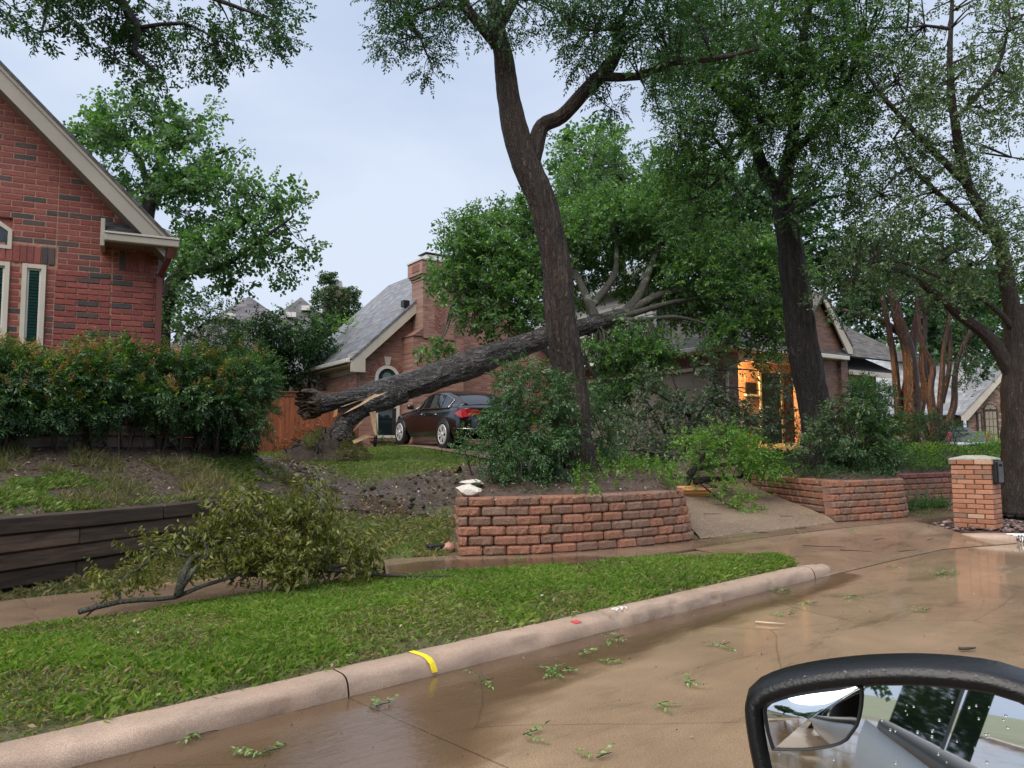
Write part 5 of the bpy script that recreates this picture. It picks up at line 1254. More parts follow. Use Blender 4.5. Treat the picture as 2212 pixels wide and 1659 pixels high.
# ================================================================ PLANTS
def sprig(kind):
    """leaflets of one sprig in local coords: x along the twig. rows: pos(3) dir(3) nrm(3) len wid"""
    L = []
    def leaf(p, d, n, l, w): 
        d = Vector(d).normalized(); n = Vector(n); n = (n - d * n.dot(d)).normalized(); L.append((*p, *d, *n, l, w))
    if kind == 'pinnate':            # feathery compound leaf
        for i in range(6):
            x = 0.10 + 0.13 * i
            for s in (-1, 1): leaf((x, 0, -0.02 * i), (0.55, s, -0.25), (0.1 * s, 0, 1), 0.26 * (1 - 0.06 * i), 0.095)
        leaf((0.86, 0, -0.12), (1, 0, -0.35), (0, 0, 1), 0.26, 0.10)
    elif kind == 'whorl':            # leaves round a twig end
        for i in range(11):
            a = i * 2.4; x = 0.08 * i
            leaf((x, 0, 0), (0.55, math.cos(a), math.sin(a) * 0.7 - 0.15), (-0.3, -0.2 * math.cos(a), 1), 0.32, 0.15)
    elif kind == 'maple':            # bunches of broad leaves
        for i in range(9):
            a = i * 2.4; x = 0.1 * i
            leaf((x, 0.06 * math.cos(a), 0.04 * math.sin(a)), (0.5, math.cos(a), math.sin(a) * 0.5 - 0.35), (0.3, 0.3 * math.cos(a), 1), 0.30, 0.27)
    elif kind == 'nandina':          # drooping lacy spray
        for i in range(5):
            x = 0.18 + 0.17 * i
            for s in (-1, 1):
                for k in range(2): leaf((x + 0.06 * k, s * 0.13 * k, -0.05 * i - 0.04 * k), (0.75, s * 0.75, -0.5), (0.25, 0, 1), 0.27, 0.085)
        leaf((1.0, 0, -0.28), (1, 0, -0.7), (0.3, 0, 1), 0.28, 0.09)
    elif kind == 'box':
        for i in range(10):
            a = i * 2.4; leaf((0.09 * i, 0, 0), (0.6, math.cos(a), math.sin(a)), (0.2, 0, 1), 0.22, 0.13)
    elif kind == 'droop':            # wilted hanging leaves
        for i in range(8):
            a = i * 2.4; leaf((0.12 * i, 0, 0), (0.3, 0.55 * math.cos(a), -0.9), (1, math.sin(a), 0.2), 0.36, 0.11)
    elif kind == 'weed':
        for i in range(7):
            a = i * 0.9; leaf((0, 0, 0), (1.0, 0.5 * math.cos(a * 1.7), 0.5 * math.sin(a * 2.3)), (0, math.cos(a), 1), 0.9, 0.05)
    return np.array(L)
SPR = {k: sprig(k) for k in ('pinnate', 'whorl', 'maple', 'nandina', 'box', 'droop', 'weed')}
def foliage(name, P, A, kind, size, mat, parent=None, up=0.55, jit=0.35, fold=0.16):
    """sprigs at P (n,3) pointing along A (n,3); size (n,) or scalar = length of a sprig"""
    P = np.asarray(P, float); n = len(P)
    if n == 0: return None
    A = np.asarray(A, float); A = A / (np.linalg.norm(A, axis=1)[:, None] + 1e-9)
    size = np.broadcast_to(np.asarray(size, float), (n,))
    upv = np.array([0, 0, 1.0]) + RNG.normal(0, 1 - up, (n, 3)); 
    Yv = np.cross(upv, A); Yv /= np.linalg.norm(Yv, axis=1)[:, None] + 1e-9
    Zv = np.cross(A, Yv)
    S = SPR[kind]; m = len(S)
    R = np.stack([A, Yv, Zv], 2)                                      # n,3,3
    pos = np.einsum('nij,mj->nmi', R, S[:, 0:3]) * size[:, None, None] + P[:, None, :]
    dr = np.einsum('nij,mj->nmi', R, S[:, 3:6]) + RNG.normal(0, jit, (n, m, 3)); dr /= np.linalg.norm(dr, axis=2)[..., None]
    nr = np.einsum('nij,mj->nmi', R, S[:, 6:9]) + RNG.normal(0, jit, (n, m, 3)); nr -= dr * (nr * dr).sum(2)[..., None]; nr /= np.linalg.norm(nr, axis=2)[..., None] + 1e-9
    sd = np.cross(dr, nr); sc = size[:, None] * RNG.uniform(0.75, 1.2, (n, m))
    l = (S[:, 9] * sc)[..., None]; w_ = (S[:, 10] * sc)[..., None]
    V4 = np.empty((n, m, 4, 3))
    V4[:, :, 0] = pos; V4[:, :, 1] = pos + dr * l * 0.45 + sd * w_ * 0.5 + nr * w_ * fold
    V4[:, :, 2] = pos + dr * l - nr * l * 0.10; V4[:, :, 3] = pos + dr * l * 0.45 - sd * w_ * 0.5 + nr * w_ * fold
    return quads_np(name, V4.reshape(-1, 3), n * m, mat, parent)
DM = 3.6
def rdir(n):
    v = RNG.normal(0, 1, (n, 3)); return v / np.linalg.norm(v, axis=1)[:, None]
def blobpts(blobs, clusters_per, sprigs_per, crad, shell=0.55, gap=0.0, seed=0.0):
    """blobs: (px,py,Y,rpx,rpy,rdepth[,w]) -> cluster centres and sprig points with outward axes"""
    CC, PP, AA = [], [], []
    for b in blobs:
        px, py, Y, rx, ry, rd = b[:6]; wgt = b[6] if len(b) > 6 else 1.0
        c = np.array(D(px, py, Y)); sx, sz = rx * Y / F, ry * Y / F
        n = max(3, int(DM * clusters_per * wgt * (sx * sz * rd) ** (2 / 3) * 3.0))
        d = rdir(n); r = RNG.uniform(shell ** 3, 1, n) ** (1 / 3)
        ctr = c + d * r[:, None] * np.array([sx, rd, sz])
        if gap > 0: ctr = ctr[vnoise(ctr + seed, 1.1) > -gap] if len(ctr) > 4 else ctr
        CC.append(ctr)
        k = sprigs_per
        q = np.repeat(ctr, k, 0); dd = rdir(len(q)); rr = RNG.uniform(0, 1, len(q)) ** 0.5 * crad * RNG.uniform(0.6, 1.3, len(q))
        PP.append(q + dd * rr[:, None] * np.array([1, 1, 0.75])); ax = dd * 0.8 + np.repeat((ctr - c) / (np.linalg.norm(ctr - c, axis=1)[:, None] + 1e-6), k, 0) * 0.5; ax[:, 2] -= 0.12
        AA.append(ax)
    return np.concatenate(CC), np.concatenate(PP), np.concatenate(AA)
def sample_limbs(limbs, step=0.3):
    pts = []
    for L in limbs:
        p, _ = spline(L[0], L[1], step); pts += [tuple(v) for v in p]
    return np.array(pts)
def twigs(name, nodes, targets, mat, parent, r0=0.02, r1=0.004, sag=0.1, n=4):
    vs, fs = [], []
    for tg in targets:
        d = np.linalg.norm(nodes - tg, axis=1); a = nodes[int(np.argmin(d))]; L = float(d.min())
        if L < 0.05: continue
        k = 3 if L < 1.2 else 5; rr = min(r0, 0.006 + 0.012 * L)
        off = RNG.normal(0, 0.10 * L, 3); pts = []
        for i in range(k):
            f = i / (k - 1); p = a + (tg - a) * f + off * math.sin(math.pi * f); p[2] += sag * L * math.sin(math.pi * f) * 0.6; pts.append(p)
        v, f_ = tubemesh(pts, np.linspace(rr, r1, k), n, False); b = len(vs); vs += v; fs += [tuple(i + b for i in q) for q in f_]
    if vs: return tag(mk(name, vs, fs, mat, parent, True), kind='stuff')
def tree(name, label, base, limbs, blobs, kind, size, mleaf, mbark, dens=(5.0, 9, 0.34), shell=0.5, gap=0.3, group=None, up=0.55, cat='tree', branch=True, trunk_n=28, ridge=0.10, step=0.16, tw=(0.03, 0.005)):
    t_ = thing(name, label, cat, base, group)
    for i, (pts, rad) in enumerate(limbs):
        big = max(rad) > 0.12
        limb('trunk' if i == 0 else 'limb', pts, rad, mbark, t_, trunk_n if big else 9, step if big else 0.22, ridge if big else 0.05, 0.07, seed=i * 3.7 + base[0])
    cc, pp, aa = blobpts(blobs, dens[0], dens[1], dens[2], shell, gap, seed=base[0])
    nodes = sample_limbs(limbs)
    if branch:
        bc = np.array([tuple(D(b[0], b[1], b[2])) for b in blobs]); sub = []
        for q in bc:
            d = np.linalg.norm(nodes - q, axis=1); a = nodes[int(np.argmin(d))]; L = d.min()
            if L > 0.5:
                mid = (a + q) / 2 + RNG.normal(0, .08 * L, 3) + np.array([0, 0, .08 * L]); sub.append(([Vector(a), Vector(mid), Vector(q)], [min(.07, .02 + .018 * L), min(.05, .015 + .012 * L), .012]))
        if sub:
            mb = MB()
            for (p_, r_) in sub:
                pl_, rl_ = spline(p_, r_, 0.25); mb.tube(pl_, rl_, 6, False)
            tag(mb.build('branches', mbark, t_, True), kind='stuff'); nodes = np.concatenate([nodes, sample_limbs(sub)])
        twigs('twigs', nodes, cc, mbark, t_, tw[0], tw[1])
    foliage('crown', pp, aa, kind, size * RNG.uniform(0.7, 1.25, len(pp)), mleaf, t_, up)
    return t_
def L2(*q): return ([D(*p[:3]) for p in q], [p[3] for p in q])

# ---------------------------------------------------------------- broad tree behind the left house
tree('maple_tree', 'broad green tree rising behind the left red brick house', D(352, 760, 22), [
    L2((340, 800, 22, .30), (352, 660, 22, .26), (395, 585, 22, .20), (455, 535, 22, .13), (540, 470, 21.5, .07)),
    L2((330, 700, 22, .22), (318, 520, 22, .20), (325, 430, 22, .17), (345, 350, 22, .10), (370, 270, 22, .05)),
    L2((325, 440, 22, .11), (300, 340, 22, .08), (240, 290, 22, .04)), L2((395, 585, 22, .11), (470, 580, 21.5, .09), (560, 520, 21, .06), (630, 470, 21, .03)),
    L2((340, 400, 22, .08), (430, 350, 22, .06), (500, 320, 22, .03)), L2((455, 380, 22, .03), (500, 340, 22, .016), (530, 312, 22, .008)), L2((505, 338, 22, .014), (520, 350, 22, .01), (540, 330, 22, .006))],
    [(185, 285, 22, 48, 40, .9), (250, 320, 22, 70, 60, 1.4), (330, 255, 22, 90, 62, 1.6), (420, 262, 22, 62, 52, 1.3), (300, 400, 22, 80, 62, 1.5), (400, 360, 22, 85, 65, 1.6), (475, 320, 22, 40, 45, .9), (380, 455, 22, 100, 60, 1.7),
     (480, 430, 22, 80, 60, 1.4), (560, 425, 21.5, 62, 42, 1.2), (622, 440, 21, 42, 40, .9), (625, 510, 21, 52, 40, 1.0), (545, 510, 21.5, 75, 50, 1.3), (470, 540, 21.5, 80, 45, 1.3), (590, 570, 21, 55, 32, .9), (520, 598, 21.5, 60, 28, .9),
     (390, 585, 22, 55, 60, 1.1), (370, 680, 22, 40, 60, .9), (245, 255, 22, 50, 30, .9)],
    'maple', 0.40, m_leaf_maple, m_bark_dark, (2.0, 10, 0.42), 0.40, 0.28)
# ---------------------------------------------------------------- tree whose limb hangs in from the upper left
tree('shade_tree', 'tall shade tree whose leafy branch hangs above the red brick gable', (-9.5, 8.0, 1.4), [
    ([V(-9.5, 8.0, 1.2), V(-9.4, 8.0, 4.0), V(-8.6, 8.2, 6.6), V(-7.5, 8.5, 7.9), D(120, -60, 9)], [.34, .30, .24, .17, .10]),
    ([D(120, -60, 9), D(260, 0, 9), D(300, 60, 9), D(290, 110, 9), D(350, 165, 9)], [.09, .06, .045, .03, .012]),
    ([D(120, -60, 9), D(330, -50, 9), D(470, 0, 9), D(580, 40, 9)], [.08, .05, .03, .01]), ([D(300, 60, 9), D(400, 50, 9), D(470, 90, 9)], [.03, .02, .008])],
    [(130, 25, 9, 85, 42, .7), (90, 70, 9, 40, 22, .4), (225, 50, 9, 80, 50, .8), (300, 30, 9.2, 80, 50, .9), (260, 110, 9, 55, 42, .6), (330, 120, 9, 90, 45, .8), (260, 165, 9, 50, 30, .5), (400, 60, 9, 80, 50, .8), (440, 100, 9, 50, 36, .5), (500, 50, 9.2, 80, 45, .7), (575, 60, 9, 52, 42, .6), (470, 130, 9, 24, 26, .3), (600, 90, 9, 25, 22, .3),
     (500, -50, 9.5, 160, 60, 1.4), (200, -60, 9.5, 200, 60, 1.5), (330, 190, 9, 35, 22, .3), (-80, -20, 9, 90, 60, 1)],
    'whorl', 0.19, m_leaf_dark, m_bark_dark, (7.0, 11, 0.20), 0.3, 0.25)
# ---------------------------------------------------------------- centre tree in the planter
cb = D(1252, 1012, 10.9)
tree('cedar_elm_tree', 'tall curving bare trunk tree growing out of the red block planter', (cb.x, cb.y, 1.0), [
    ([D(1262, 1075, 10.9), D(1250, 1010, 10.9), D(1238, 940, 10.9), D(1232, 850, 10.9), D(1220, 760, 10.9), D(1208, 680, 10.9), D(1206, 600, 10.9), D(1192, 520, 10.9), D(1170, 430, 10.9), D(1135, 350, 10.9), D(1112, 285, 10.9), D(1100, 220, 10.9), D(1094, 170, 10.9), D(1085, 110, 10.8), D(1070, 40, 10.8), D(1065, -60, 10.8)],
     [.36, .30, .265, .24, .225, .222, .205, .205, .205, .21, .185, .165, .15, .13, .12, .10]),
    ([D(1146, 380, 10.9), D(1156, 320, 10.9), D(1172, 272, 10.9), D(1215, 250, 10.8), D(1270, 190, 10.7), D(1310, 150, 10.6), D(1335, 100, 10.5), D(1330, 60, 10.4)], [.10, .125, .108, .10, .098, .10, .085, .05]),
    ([D(1300, 165, 10.6), D(1380, 165, 10.4), D(1450, 135, 10.2), D(1540, 128, 10.0), D(1640, 105, 9.8)], [.07, .055, .05, .04, .02]),
    ([D(1085, 110, 10.8), D(1050, 70, 10.7), D(1010, 20, 10.6), D(985, -40, 10.5)], [.10, .085, .08, .06]), ([D(1075, 60, 10.8), D(1110, 0, 10.8), D(1120, -60, 10.8)], [.09, .07, .05]),
    ([D(1010, 20, 10.6), D(950, 10, 10.5), D(880, 40, 10.5)], [.04, .03, .012])],
    [(850, 30, 10.6, 52, 55, .6), (860, 95, 10.6, 40, 40, .45), (915, 70, 10.6, 45, 45, .5), (925, 125, 10.6, 28, 28, .3), (950, 30, 10.6, 45, 42, .6), (1000, 10, 10.6, 50, 36, .7), (1075, 20, 10.4, 55, 38, .6), (1100, 70, 10.4, 42, 30, .4), (1130, 20, 10.8, 50, 40, .6),
     (1230, 60, 10.6, 45, 55, .6), (1290, 40, 10.5, 75, 60, .8), (1270, 105, 10.5, 40, 40, .5), (1290, 160, 10.5, 28, 30, .35), (1370, 60, 10.3, 80, 60, .9), (1400, 120, 10.2, 60, 50, .7), (1330, 215, 10.5, 24, 22, .3), (1440, 70, 10.2, 80, 60, .9), (1450, 165, 10.2, 50, 40, .6), (1395, 195, 10.2, 40, 28, .4), (1540, 110, 9.9, 60, 40, .5), (1620, 100, 9.8, 50, 40, .5), (1480, 140, 10, 40, 26, .4),
     (1180, -50, 10.6, 160, 50, 1.4), (900, -50, 10.6, 120, 40, 1.2), (1400, -50, 10.2, 160, 50, 1.4)],
    'pinnate', 0.25, m_leaf_dark, m_bark_red, (6.5, 11, 0.24), 0.25, 0.3, trunk_n=48, ridge=0.09, step=0.07)
# ---------------------------------------------------------------- dark leaning tree on the right bed
tb = D(1775, 1005, 14.5)
tree('shade_tree', 'dark leaning trunk tree above the driveway wall', (tb.x, tb.y, 1.05), [
    ([D(1800, 1050, 14.5), D(1782, 990, 14.5), D(1765, 900, 14.5), D(1745, 800, 14.5), D(1728, 700, 14.5), D(1715, 600, 14.5), D(1705, 520, 14.5), D(1692, 440, 14.5), D(1688, 400, 14.5)], [.52, .37, .29, .28, .27, .25, .225, .19, .11]),
    ([D(1690, 430, 14.5), D(1655, 380, 14.5), D(1625, 300, 14.4), D(1590, 240, 14.3), D(1560, 190, 14.2)], [.14, .12, .10, .09, .05]),
    ([D(1690, 420, 14.5), D(1705, 340, 14.5), D(1720, 240, 14.4), D(1730, 120, 14.3), D(1750, 0, 14.2)], [.15, .12, .10, .08, .06]),
    ([D(1705, 340, 14.5), D(1770, 270, 14.2), D(1830, 180, 14), D(1870, 80, 14)], [.08, .07, .05, .03]), ([D(1625, 300, 14.4), D(1590, 290, 14), D(1570, 330, 13.8)], [.06, .045, .02]),
    ([D(1590, 240, 14.3), D(1520, 170, 13.8), D(1460, 120, 13.5)], [.06, .04, .02]), ([D(1620, 300, 14.4), D(1560, 380, 13.8), D(1500, 430, 13.5)], [.05, .035, .012])],
    [(1480, 90, 13.6, 75, 90, 1.1), (1560, 60, 13.8, 90, 90, 1.4), (1650, 60, 14, 95, 95, 1.6), (1750, 70, 14, 95, 95, 1.6), (1840, 60, 14, 80, 85, 1.3), (1500, 200, 13.6, 75, 70, 1.1), (1590, 170, 13.8, 85, 80, 1.4), (1690, 190, 14, 95, 85, 1.6), (1790, 200, 14, 90, 90, 1.5), (1860, 170, 14, 55, 80, 1.0),
     (1470, 290, 13.5, 58, 60, .9), (1540, 290, 13.7, 70, 60, 1.1), (1740, 310, 13.8, 90, 70, 1.4), (1820, 320, 13.8, 70, 75, 1.1), (1470, 380, 13.5, 45, 60, .8), (1530, 390, 13.5, 60, 60, .9), (1600, 420, 13.6, 45, 45, .7), (1760, 410, 13.8, 80, 60, 1.2), (1830, 420, 13.8, 50, 60, .9), (1490, 470, 13.5, 40, 45, .6), (1560, 480, 13.6, 55, 40, .8),
     (1640, 260, 13.5, 60, 45, .8), (1700, 460, 13.4, 24, 30, .4), (1700, -60, 14, 240, 70, 2)],
    'pinnate', 0.30, m_leaf_elm, m_bark_dark, (4.6, 12, 0.30), 0.3, 0.38, trunk_n=44, ridge=0.09, step=0.09)
# ---------------------------------------------------------------- big tree at the right edge with leaning limb
rb0 = D(2207, 1085, 13.7)
tree('oak_tree', 'many limbed tree with small pale leaves behind the brick mailbox', (rb0.x, rb0.y, .35), [
    ([D(2227, 1110, 13.7), D(2222, 1040, 13.7), D(2217, 940, 13.7), D(2212, 840, 13.7), D(2210, 760, 13.7), D(2202, 660, 13.7)], [.52, .42, .38, .36, .30, .22]),
    ([D(2212, 800, 13.7), D(2182, 640, 13.7), D(2157, 520, 13.6), D(2092, 400, 13.5), D(2062, 260, 13.4), D(2052, 140, 13.3), D(2057, 0, 13.3)], [.17, .13, .11, .085, .07, .05, .03]),
    ([D(2212, 860, 13.7), D(2182, 800, 13.7), D(2137, 730, 13.7), D(2072, 680, 13.7), D(1990, 610, 13.6), D(1920, 575, 13.5), D(1850, 560, 13.4)], [.16, .125, .105, .085, .06, .035, .012]),
    ([D(2232, 800, 13.8), D(2237, 600, 13.8), D(2247, 400, 13.8), D(2262, 200, 13.8), D(2272, 0, 13.8)], [.2, .16, .13, .09, .05]),
    ([D(2092, 400, 13.5), D(1990, 300, 13.3), D(1900, 200, 13.1), D(1860, 140, 12.9)], [.07, .05, .035, .015]), ([D(2062, 260, 13.4), D(2152, 150, 13.3), D(2182, 40, 13.2)], [.05, .035, .015]),
    ([D(2197, 720, 13.7), D(2142, 660, 13.5), D(2052, 610, 13.3), D(1960, 570, 13.1), D(1890, 560, 12.9)], [.06, .045, .03, .02, .008]),
    ([D(2157, 520, 13.6), D(2052, 440, 13.4), D(1970, 360, 13.2), D(1930, 300, 13.1)], [.06, .045, .03, .015])],
    [(1960, 60, 13.3, 80, 80, 1.2), (2050, 60, 13.3, 85, 80, 1.3), (2140, 60, 13.3, 80, 60, 1.2), (1940, 180, 13.3, 75, 75, 1.1), (2030, 190, 13.4, 80, 80, 1.2), (2120, 180, 13.4, 80, 75, 1.2), (2190, 200, 13.6, 60, 80, 1), (1930, 300, 13.3, 75, 75, 1.1), (2010, 330, 13.3, 75, 75, 1.1), (2110, 300, 13.5, 75, 75, 1.1), (2185, 340, 13.6, 60, 80, 1),
     (1900, 420, 13.2, 60, 70, 1), (1980, 450, 13.3, 75, 65, 1.1), (2060, 430, 13.3, 65, 65, 1), (2140, 440, 13.5, 65, 75, 1), (1870, 520, 13.2, 60, 50, .9), (1950, 550, 13.3, 75, 50, 1), (2040, 540, 13.4, 75, 55, 1.1), (2110, 570, 13.5, 60, 60, 1), (1830, 590, 13.2, 55, 40, .8), (1930, 630, 13.4, 70, 40, .9), (2190, 540, 13.8, 45, 90, .9), (2050, 640, 13.6, 60, 40, .8), (2210, 60, 14, 60, 120, 1.2), (2060, -50, 13.4, 200, 50, 1.6), (1800, 650, 13.4, 40, 30, .6)],
    'box', 0.26, m_leaf_light, m_bark, (4.2, 11, 0.30), 0.2, 0.28, trunk_n=40, ridge=0.10, step=0.1)
# ---------------------------------------------------------------- fallen tree
ft = T(700, 985); 
def FT(px, py, y): return D(px, py, y)
FAL = thing('fallen_tree', 'huge uprooted tree lying across the yard onto the pink brick house', 'tree', (ft.x, ft.y, ft.z))
trunk_pts = [FT(668, 873, 15.2), FT(700, 871, 15.25), FT(735, 865, 15.3), FT(775, 856, 15.4), FT(815, 850, 15.5), FT(860, 840, 15.75), FT(905, 827, 16.0), FT(960, 808, 16.3), FT(1014, 789, 16.6), FT(1080, 764, 16.9), FT(1153, 739, 17.2), FT(1200, 722, 17.5), FT(1290, 699, 18.0), FT(1345, 682, 18.3)]
trunk_rad = [.25, .20, .155, .18, .25, .285, .275, .285, .295, .27, .235, .215, .205, .18]
limb('trunk', trunk_pts, trunk_rad, m_bark_fallen, FAL, 64, 0.05, 0.09, 0.10, 2.2)
limb('trunk_half', [FT(736, 952, 15.1), FT(741, 926, 15.12), FT(752, 908, 15.15), FT(775, 890, 15.2), FT(800, 876, 15.3), FT(835, 862, 15.5), FT(870, 846, 15.7)], [.27, .21, .175, .165, .18, .23, .22], m_bark_fallen, FAL, 44, 0.05, 0.09, 0.12, 7.7)
m_split = woodmat('split sapwood', (0.36, 0.22, 0.11), (0.66, 0.48, 0.29), 0.6, (3, 3, 3), 6, 0.1)
m_rot = plain('rotten heartwood', (0.045, 0.028, 0.016), 0.8, var=0.95, scale=11, bmp=1.0, bscale=22)
m_hollow_shade = plain('hollow shade', (0.012, 0.009, 0.008), 0.9)
def splinter(name, poly, th, mat, parent):
    c = sum((Vector(q) for q in poly), Vector()) / len(poly); vw = (Vector((0, 0, H)) - c).normalized()
    P_ = [Vector(q) + vw * random.uniform(0, .02) for q in poly]; mb = MB().prism(P_, -vw * th)
    return mb.build(name, mat, parent)
# torn end: ragged disc
a0, a1_ = trunk_pts[0], trunk_pts[1]; ax = (a0 - a1_).normalized(); sd_ = ax.cross(Vector((0, 0, 1))).normalized(); up_ = sd_.cross(ax)
ax = (ax + Vector((0, -0.75, 0))).normalized(); sd_ = ax.cross(Vector((0, 0, 1))).normalized(); up_ = sd_.cross(ax)
rings = []
for k, (rr, dp) in enumerate(((0.22, -.22), (.29, -.06), (.30, .06), (.24, .10), (.16, .00), (.08, -.10), (.001, -.16))):
    row = []
    for i in range(49):
        an = 2 * math.pi * i / 48; q = np.array([[math.cos(an) * 2.4, math.sin(an) * 2.4, k * .7]])
        e = float(vnoise(q, 1.9)[0]); e2 = float(vnoise(q + 9, 2.7)[0])
        r2 = rr * (1 + .20 * e); row.append(a0 + ax * (dp + (.16 * e2 if k >= 2 else 0)) + (sd_ * math.cos(an) + up_ * math.sin(an)) * r2)
    rings.append(row)
grid('torn_end', rings, m_rot, FAL, False)
mb = MB()
for i in range(60):
    an = random.uniform(0, 6.28); rr = random.uniform(.05, .25); b = a0 + (sd_ * math.cos(an) + up_ * math.sin(an)) * rr + ax * .0
    mb.tube([b, b + ax * random.uniform(.06, .19) + Vector((random.uniform(-.05, .05), 0, random.uniform(-.05, .05)))], [random.uniform(.012, .035), .003], 5)
tag(mb.build('torn_fibre', m_rot, FAL), kind='stuff')
c4 = lambda x, y, d=14.98: D(603.5 + .1488 * x, 795.5 + .1488 * y, d)
splinter('split_hollow_shade', [c4(*q, 15.02) for q in ((830, 610), (900, 555), (1100, 505), (1290, 440), (1190, 510), (1080, 580), (960, 630), (870, 650))], .05, m_hollow_shade, FAL)  # near-black sheet paints the shade inside the split between the trunk halves
splinter('split_wood', [c4(*q) for q in ((905, 675), (1040, 590), (1180, 510), (1250, 450), (1390, 370), (1430, 385), (1570, 340), (1500, 380), (1390, 425), (1330, 448), (1240, 508), (1120, 572), (960, 650))], .05, m_split, FAL)
splinter('split_wood', [c4(*q) for q in ((775, 715), (795, 615), (850, 588), (835, 690))], .05, woodmat('orange splinter', (0.40, 0.17, 0.06), (0.62, 0.33, 0.15), 0.6, (3, 3, 3), 6, .1), FAL)
splinter('split_wood', [c4(*q) for q in ((880, 562), (1050, 498), (1220, 448), (1110, 492), (950, 546))], .03, m_split, FAL)
splinter('bark_strip', [c4(*q, 15.1) for q in ((1310, 640), (1400, 620), (1415, 960), (1400, 990), (1375, 940), (1340, 800))], .03, m_split, FAL)
splinter('bark_strip', [c4(*q, 15.05) for q in ((1060, 920), (1130, 830), (1230, 745), (1190, 795), (1105, 895))], .02, m_split, FAL)
splinter('bark_strip', [c4(*q, 14.9) for q in ((1060, 1050), (1240, 965), (1395, 992), (1250, 1022), (1085, 1100))], .02, m_split, FAL)
limb('stub', [c4(1385, 1140, 15.2), c4(1392, 1040, 15.2), c4(1405, 930, 15.2), c4(1395, 800, 15.25), c4(1380, 640, 15.3)], [.03, .035, .03, .03, .03], m_bark_dark, FAL, 8, .1)
# limbs fanning out over the roof
fork = trunk_pts[-1]
FL = [([fork, FT(1380, 640, 18.6), FT(1400, 590, 18.9), FT(1420, 540, 19.2), FT(1440, 480, 19.5)], [.15, .12, .09, .06, .03]),
      ([FT(1345, 682, 18.3), FT(1420, 640, 18.7), FT(1500, 622, 19.2), FT(1590, 590, 19.8)], [.13, .11, .085, .04]),
      ([FT(1330, 690, 18.2), FT(1400, 668, 18.2), FT(1470, 650, 18.4), FT(1560, 640, 18.8), FT(1640, 610, 19)], [.09, .075, .06, .045, .02]),
      ([FT(1330, 692, 18.2), FT(1400, 690, 18.0), FT(1460, 685, 18.0), FT(1530, 700, 18)], [.08, .06, .05, .02]),
      ([FT(1290, 695, 18.0), FT(1275, 660, 18.0), FT(1255, 615, 18.2), FT(1230, 575, 18.6), FT(1160, 540, 19)], [.14, .11, .085, .07, .03]),
      ([FT(1275, 665, 18.0), FT(1310, 620, 18.4), FT(1330, 580, 18.8), FT(1330, 500, 19.2)], [.10, .09, .07, .03]),
      ([FT(1240, 600, 18.3), FT(1150, 620, 18.2), FT(1060, 610, 18.0), FT(985, 640, 17.8)], [.06, .05, .035, .012]),
      ([FT(1230, 575, 18.6), FT(1120, 560, 18.6), FT(1040, 540, 18.4), FT(970, 520, 18.2)], [.05, .04, .03, .01]),
      ([FT(1200, 560, 19), FT(1240, 460, 20), FT(1270, 380, 20.5), FT(1290, 300, 21)], [.06, .05, .035, .012])]
for i, (p_, r_) in enumerate(FL): limb('limb', p_, r_, m_bark_limb, FAL, 12, .15, .06, .10, i * 1.9)
FB = [(990, 530, 18.3, 42, 55, .7), (975, 600, 18, 40, 50, .6), (1050, 500, 18.5, 65, 55, .9), (1110, 450, 19, 45, 40, .7), (1060, 580, 18.3, 75, 50, .9), (1140, 520, 18.8, 60, 60, .9), (1020, 660, 17.8, 55, 30, .6), (1110, 640, 18.2, 70, 40, .8), (930, 740, 17.2, 32, 24, .4), (1140, 590, 18.6, 40, 40, .6),
      (1270, 480, 19.5, 60, 60, .9), (1330, 470, 19.5, 70, 60, 1), (1280, 550, 19.6, 50, 50, .8), (1400, 460, 19.5, 75, 60, 1.1), (1370, 530, 20, 80, 45, .9), (1330, 600, 19.6, 50, 30, .5), (1470, 520, 19.5, 80, 60, 1.1), (1430, 580, 20.2, 85, 40, .8), (1550, 560, 19.5, 80, 60, 1.1), (1500, 460, 20, 60, 50, 1), (1560, 650, 18.8, 85, 45, .9),
      (1640, 560, 19.5, 60, 70, 1), (1630, 660, 18.8, 55, 55, .8), (1440, 735, 18.6, 75, 34, .6), (1360, 750, 17.8, 60, 45, .6), (1320, 820, 17.6, 45, 50, .5), (1400, 800, 17.6, 55, 45, .5), (1540, 730, 18, 45, 30, .5), (1280, 760, 17.8, 30, 40, .4), (1640, 740, 18.4, 45, 35, .6), (1250, 400, 20.4, 40, 50, .7), (1290, 330, 20.8, 50, 50, .8), (1330, 300, 21, 30, 35, .5), (1240, 330, 20.8, 28, 40, .4), (1180, 480, 19, 40, 50, .6), (1420, 400, 20, 60, 55, .9), (1470, 410, 20.2, 50, 40, .8), (1690, 620, 19, 40, 80, .8),
      (1000, 560, 18, 40, 50, .7), (1040, 620, 17.9, 50, 45, .7), (1090, 560, 18.2, 60, 50, .8), (1150, 650, 18, 50, 50, .7), (1160, 560, 18.4, 50, 60, .8), (1100, 690, 17.8, 60, 28, .6), (1030, 700, 17.6, 40, 20, .4), (1240, 520, 19, 60, 60, .9), (1250, 640, 19.6, 40, 40, .6), (1400, 620, 20.0, 60, 40, .5), (1480, 660, 19.8, 80, 40, .6), (1500, 600, 19, 80, 50, .9), (1590, 620, 19, 60, 60, .9), (1350, 720, 19.4, 50, 30, .4), (1380, 770, 17.6, 60, 30, .5), (1480, 760, 17.7, 50, 22, .4), (1300, 850, 17.4, 30, 40, .4), (1590, 710, 18.4, 50, 30, .6), (1690, 700, 18.6, 40, 50, .6)]
cc, pp, aa = blobpts(FB, 4.2, 10, .32, .35, .5, 5.0)
nodes = sample_limbs(FL); twigs('twigs', nodes, cc, m_bark_limb, FAL, .03, .005)
sz = 0.34 * RNG.uniform(.7, 1.25, len(pp))
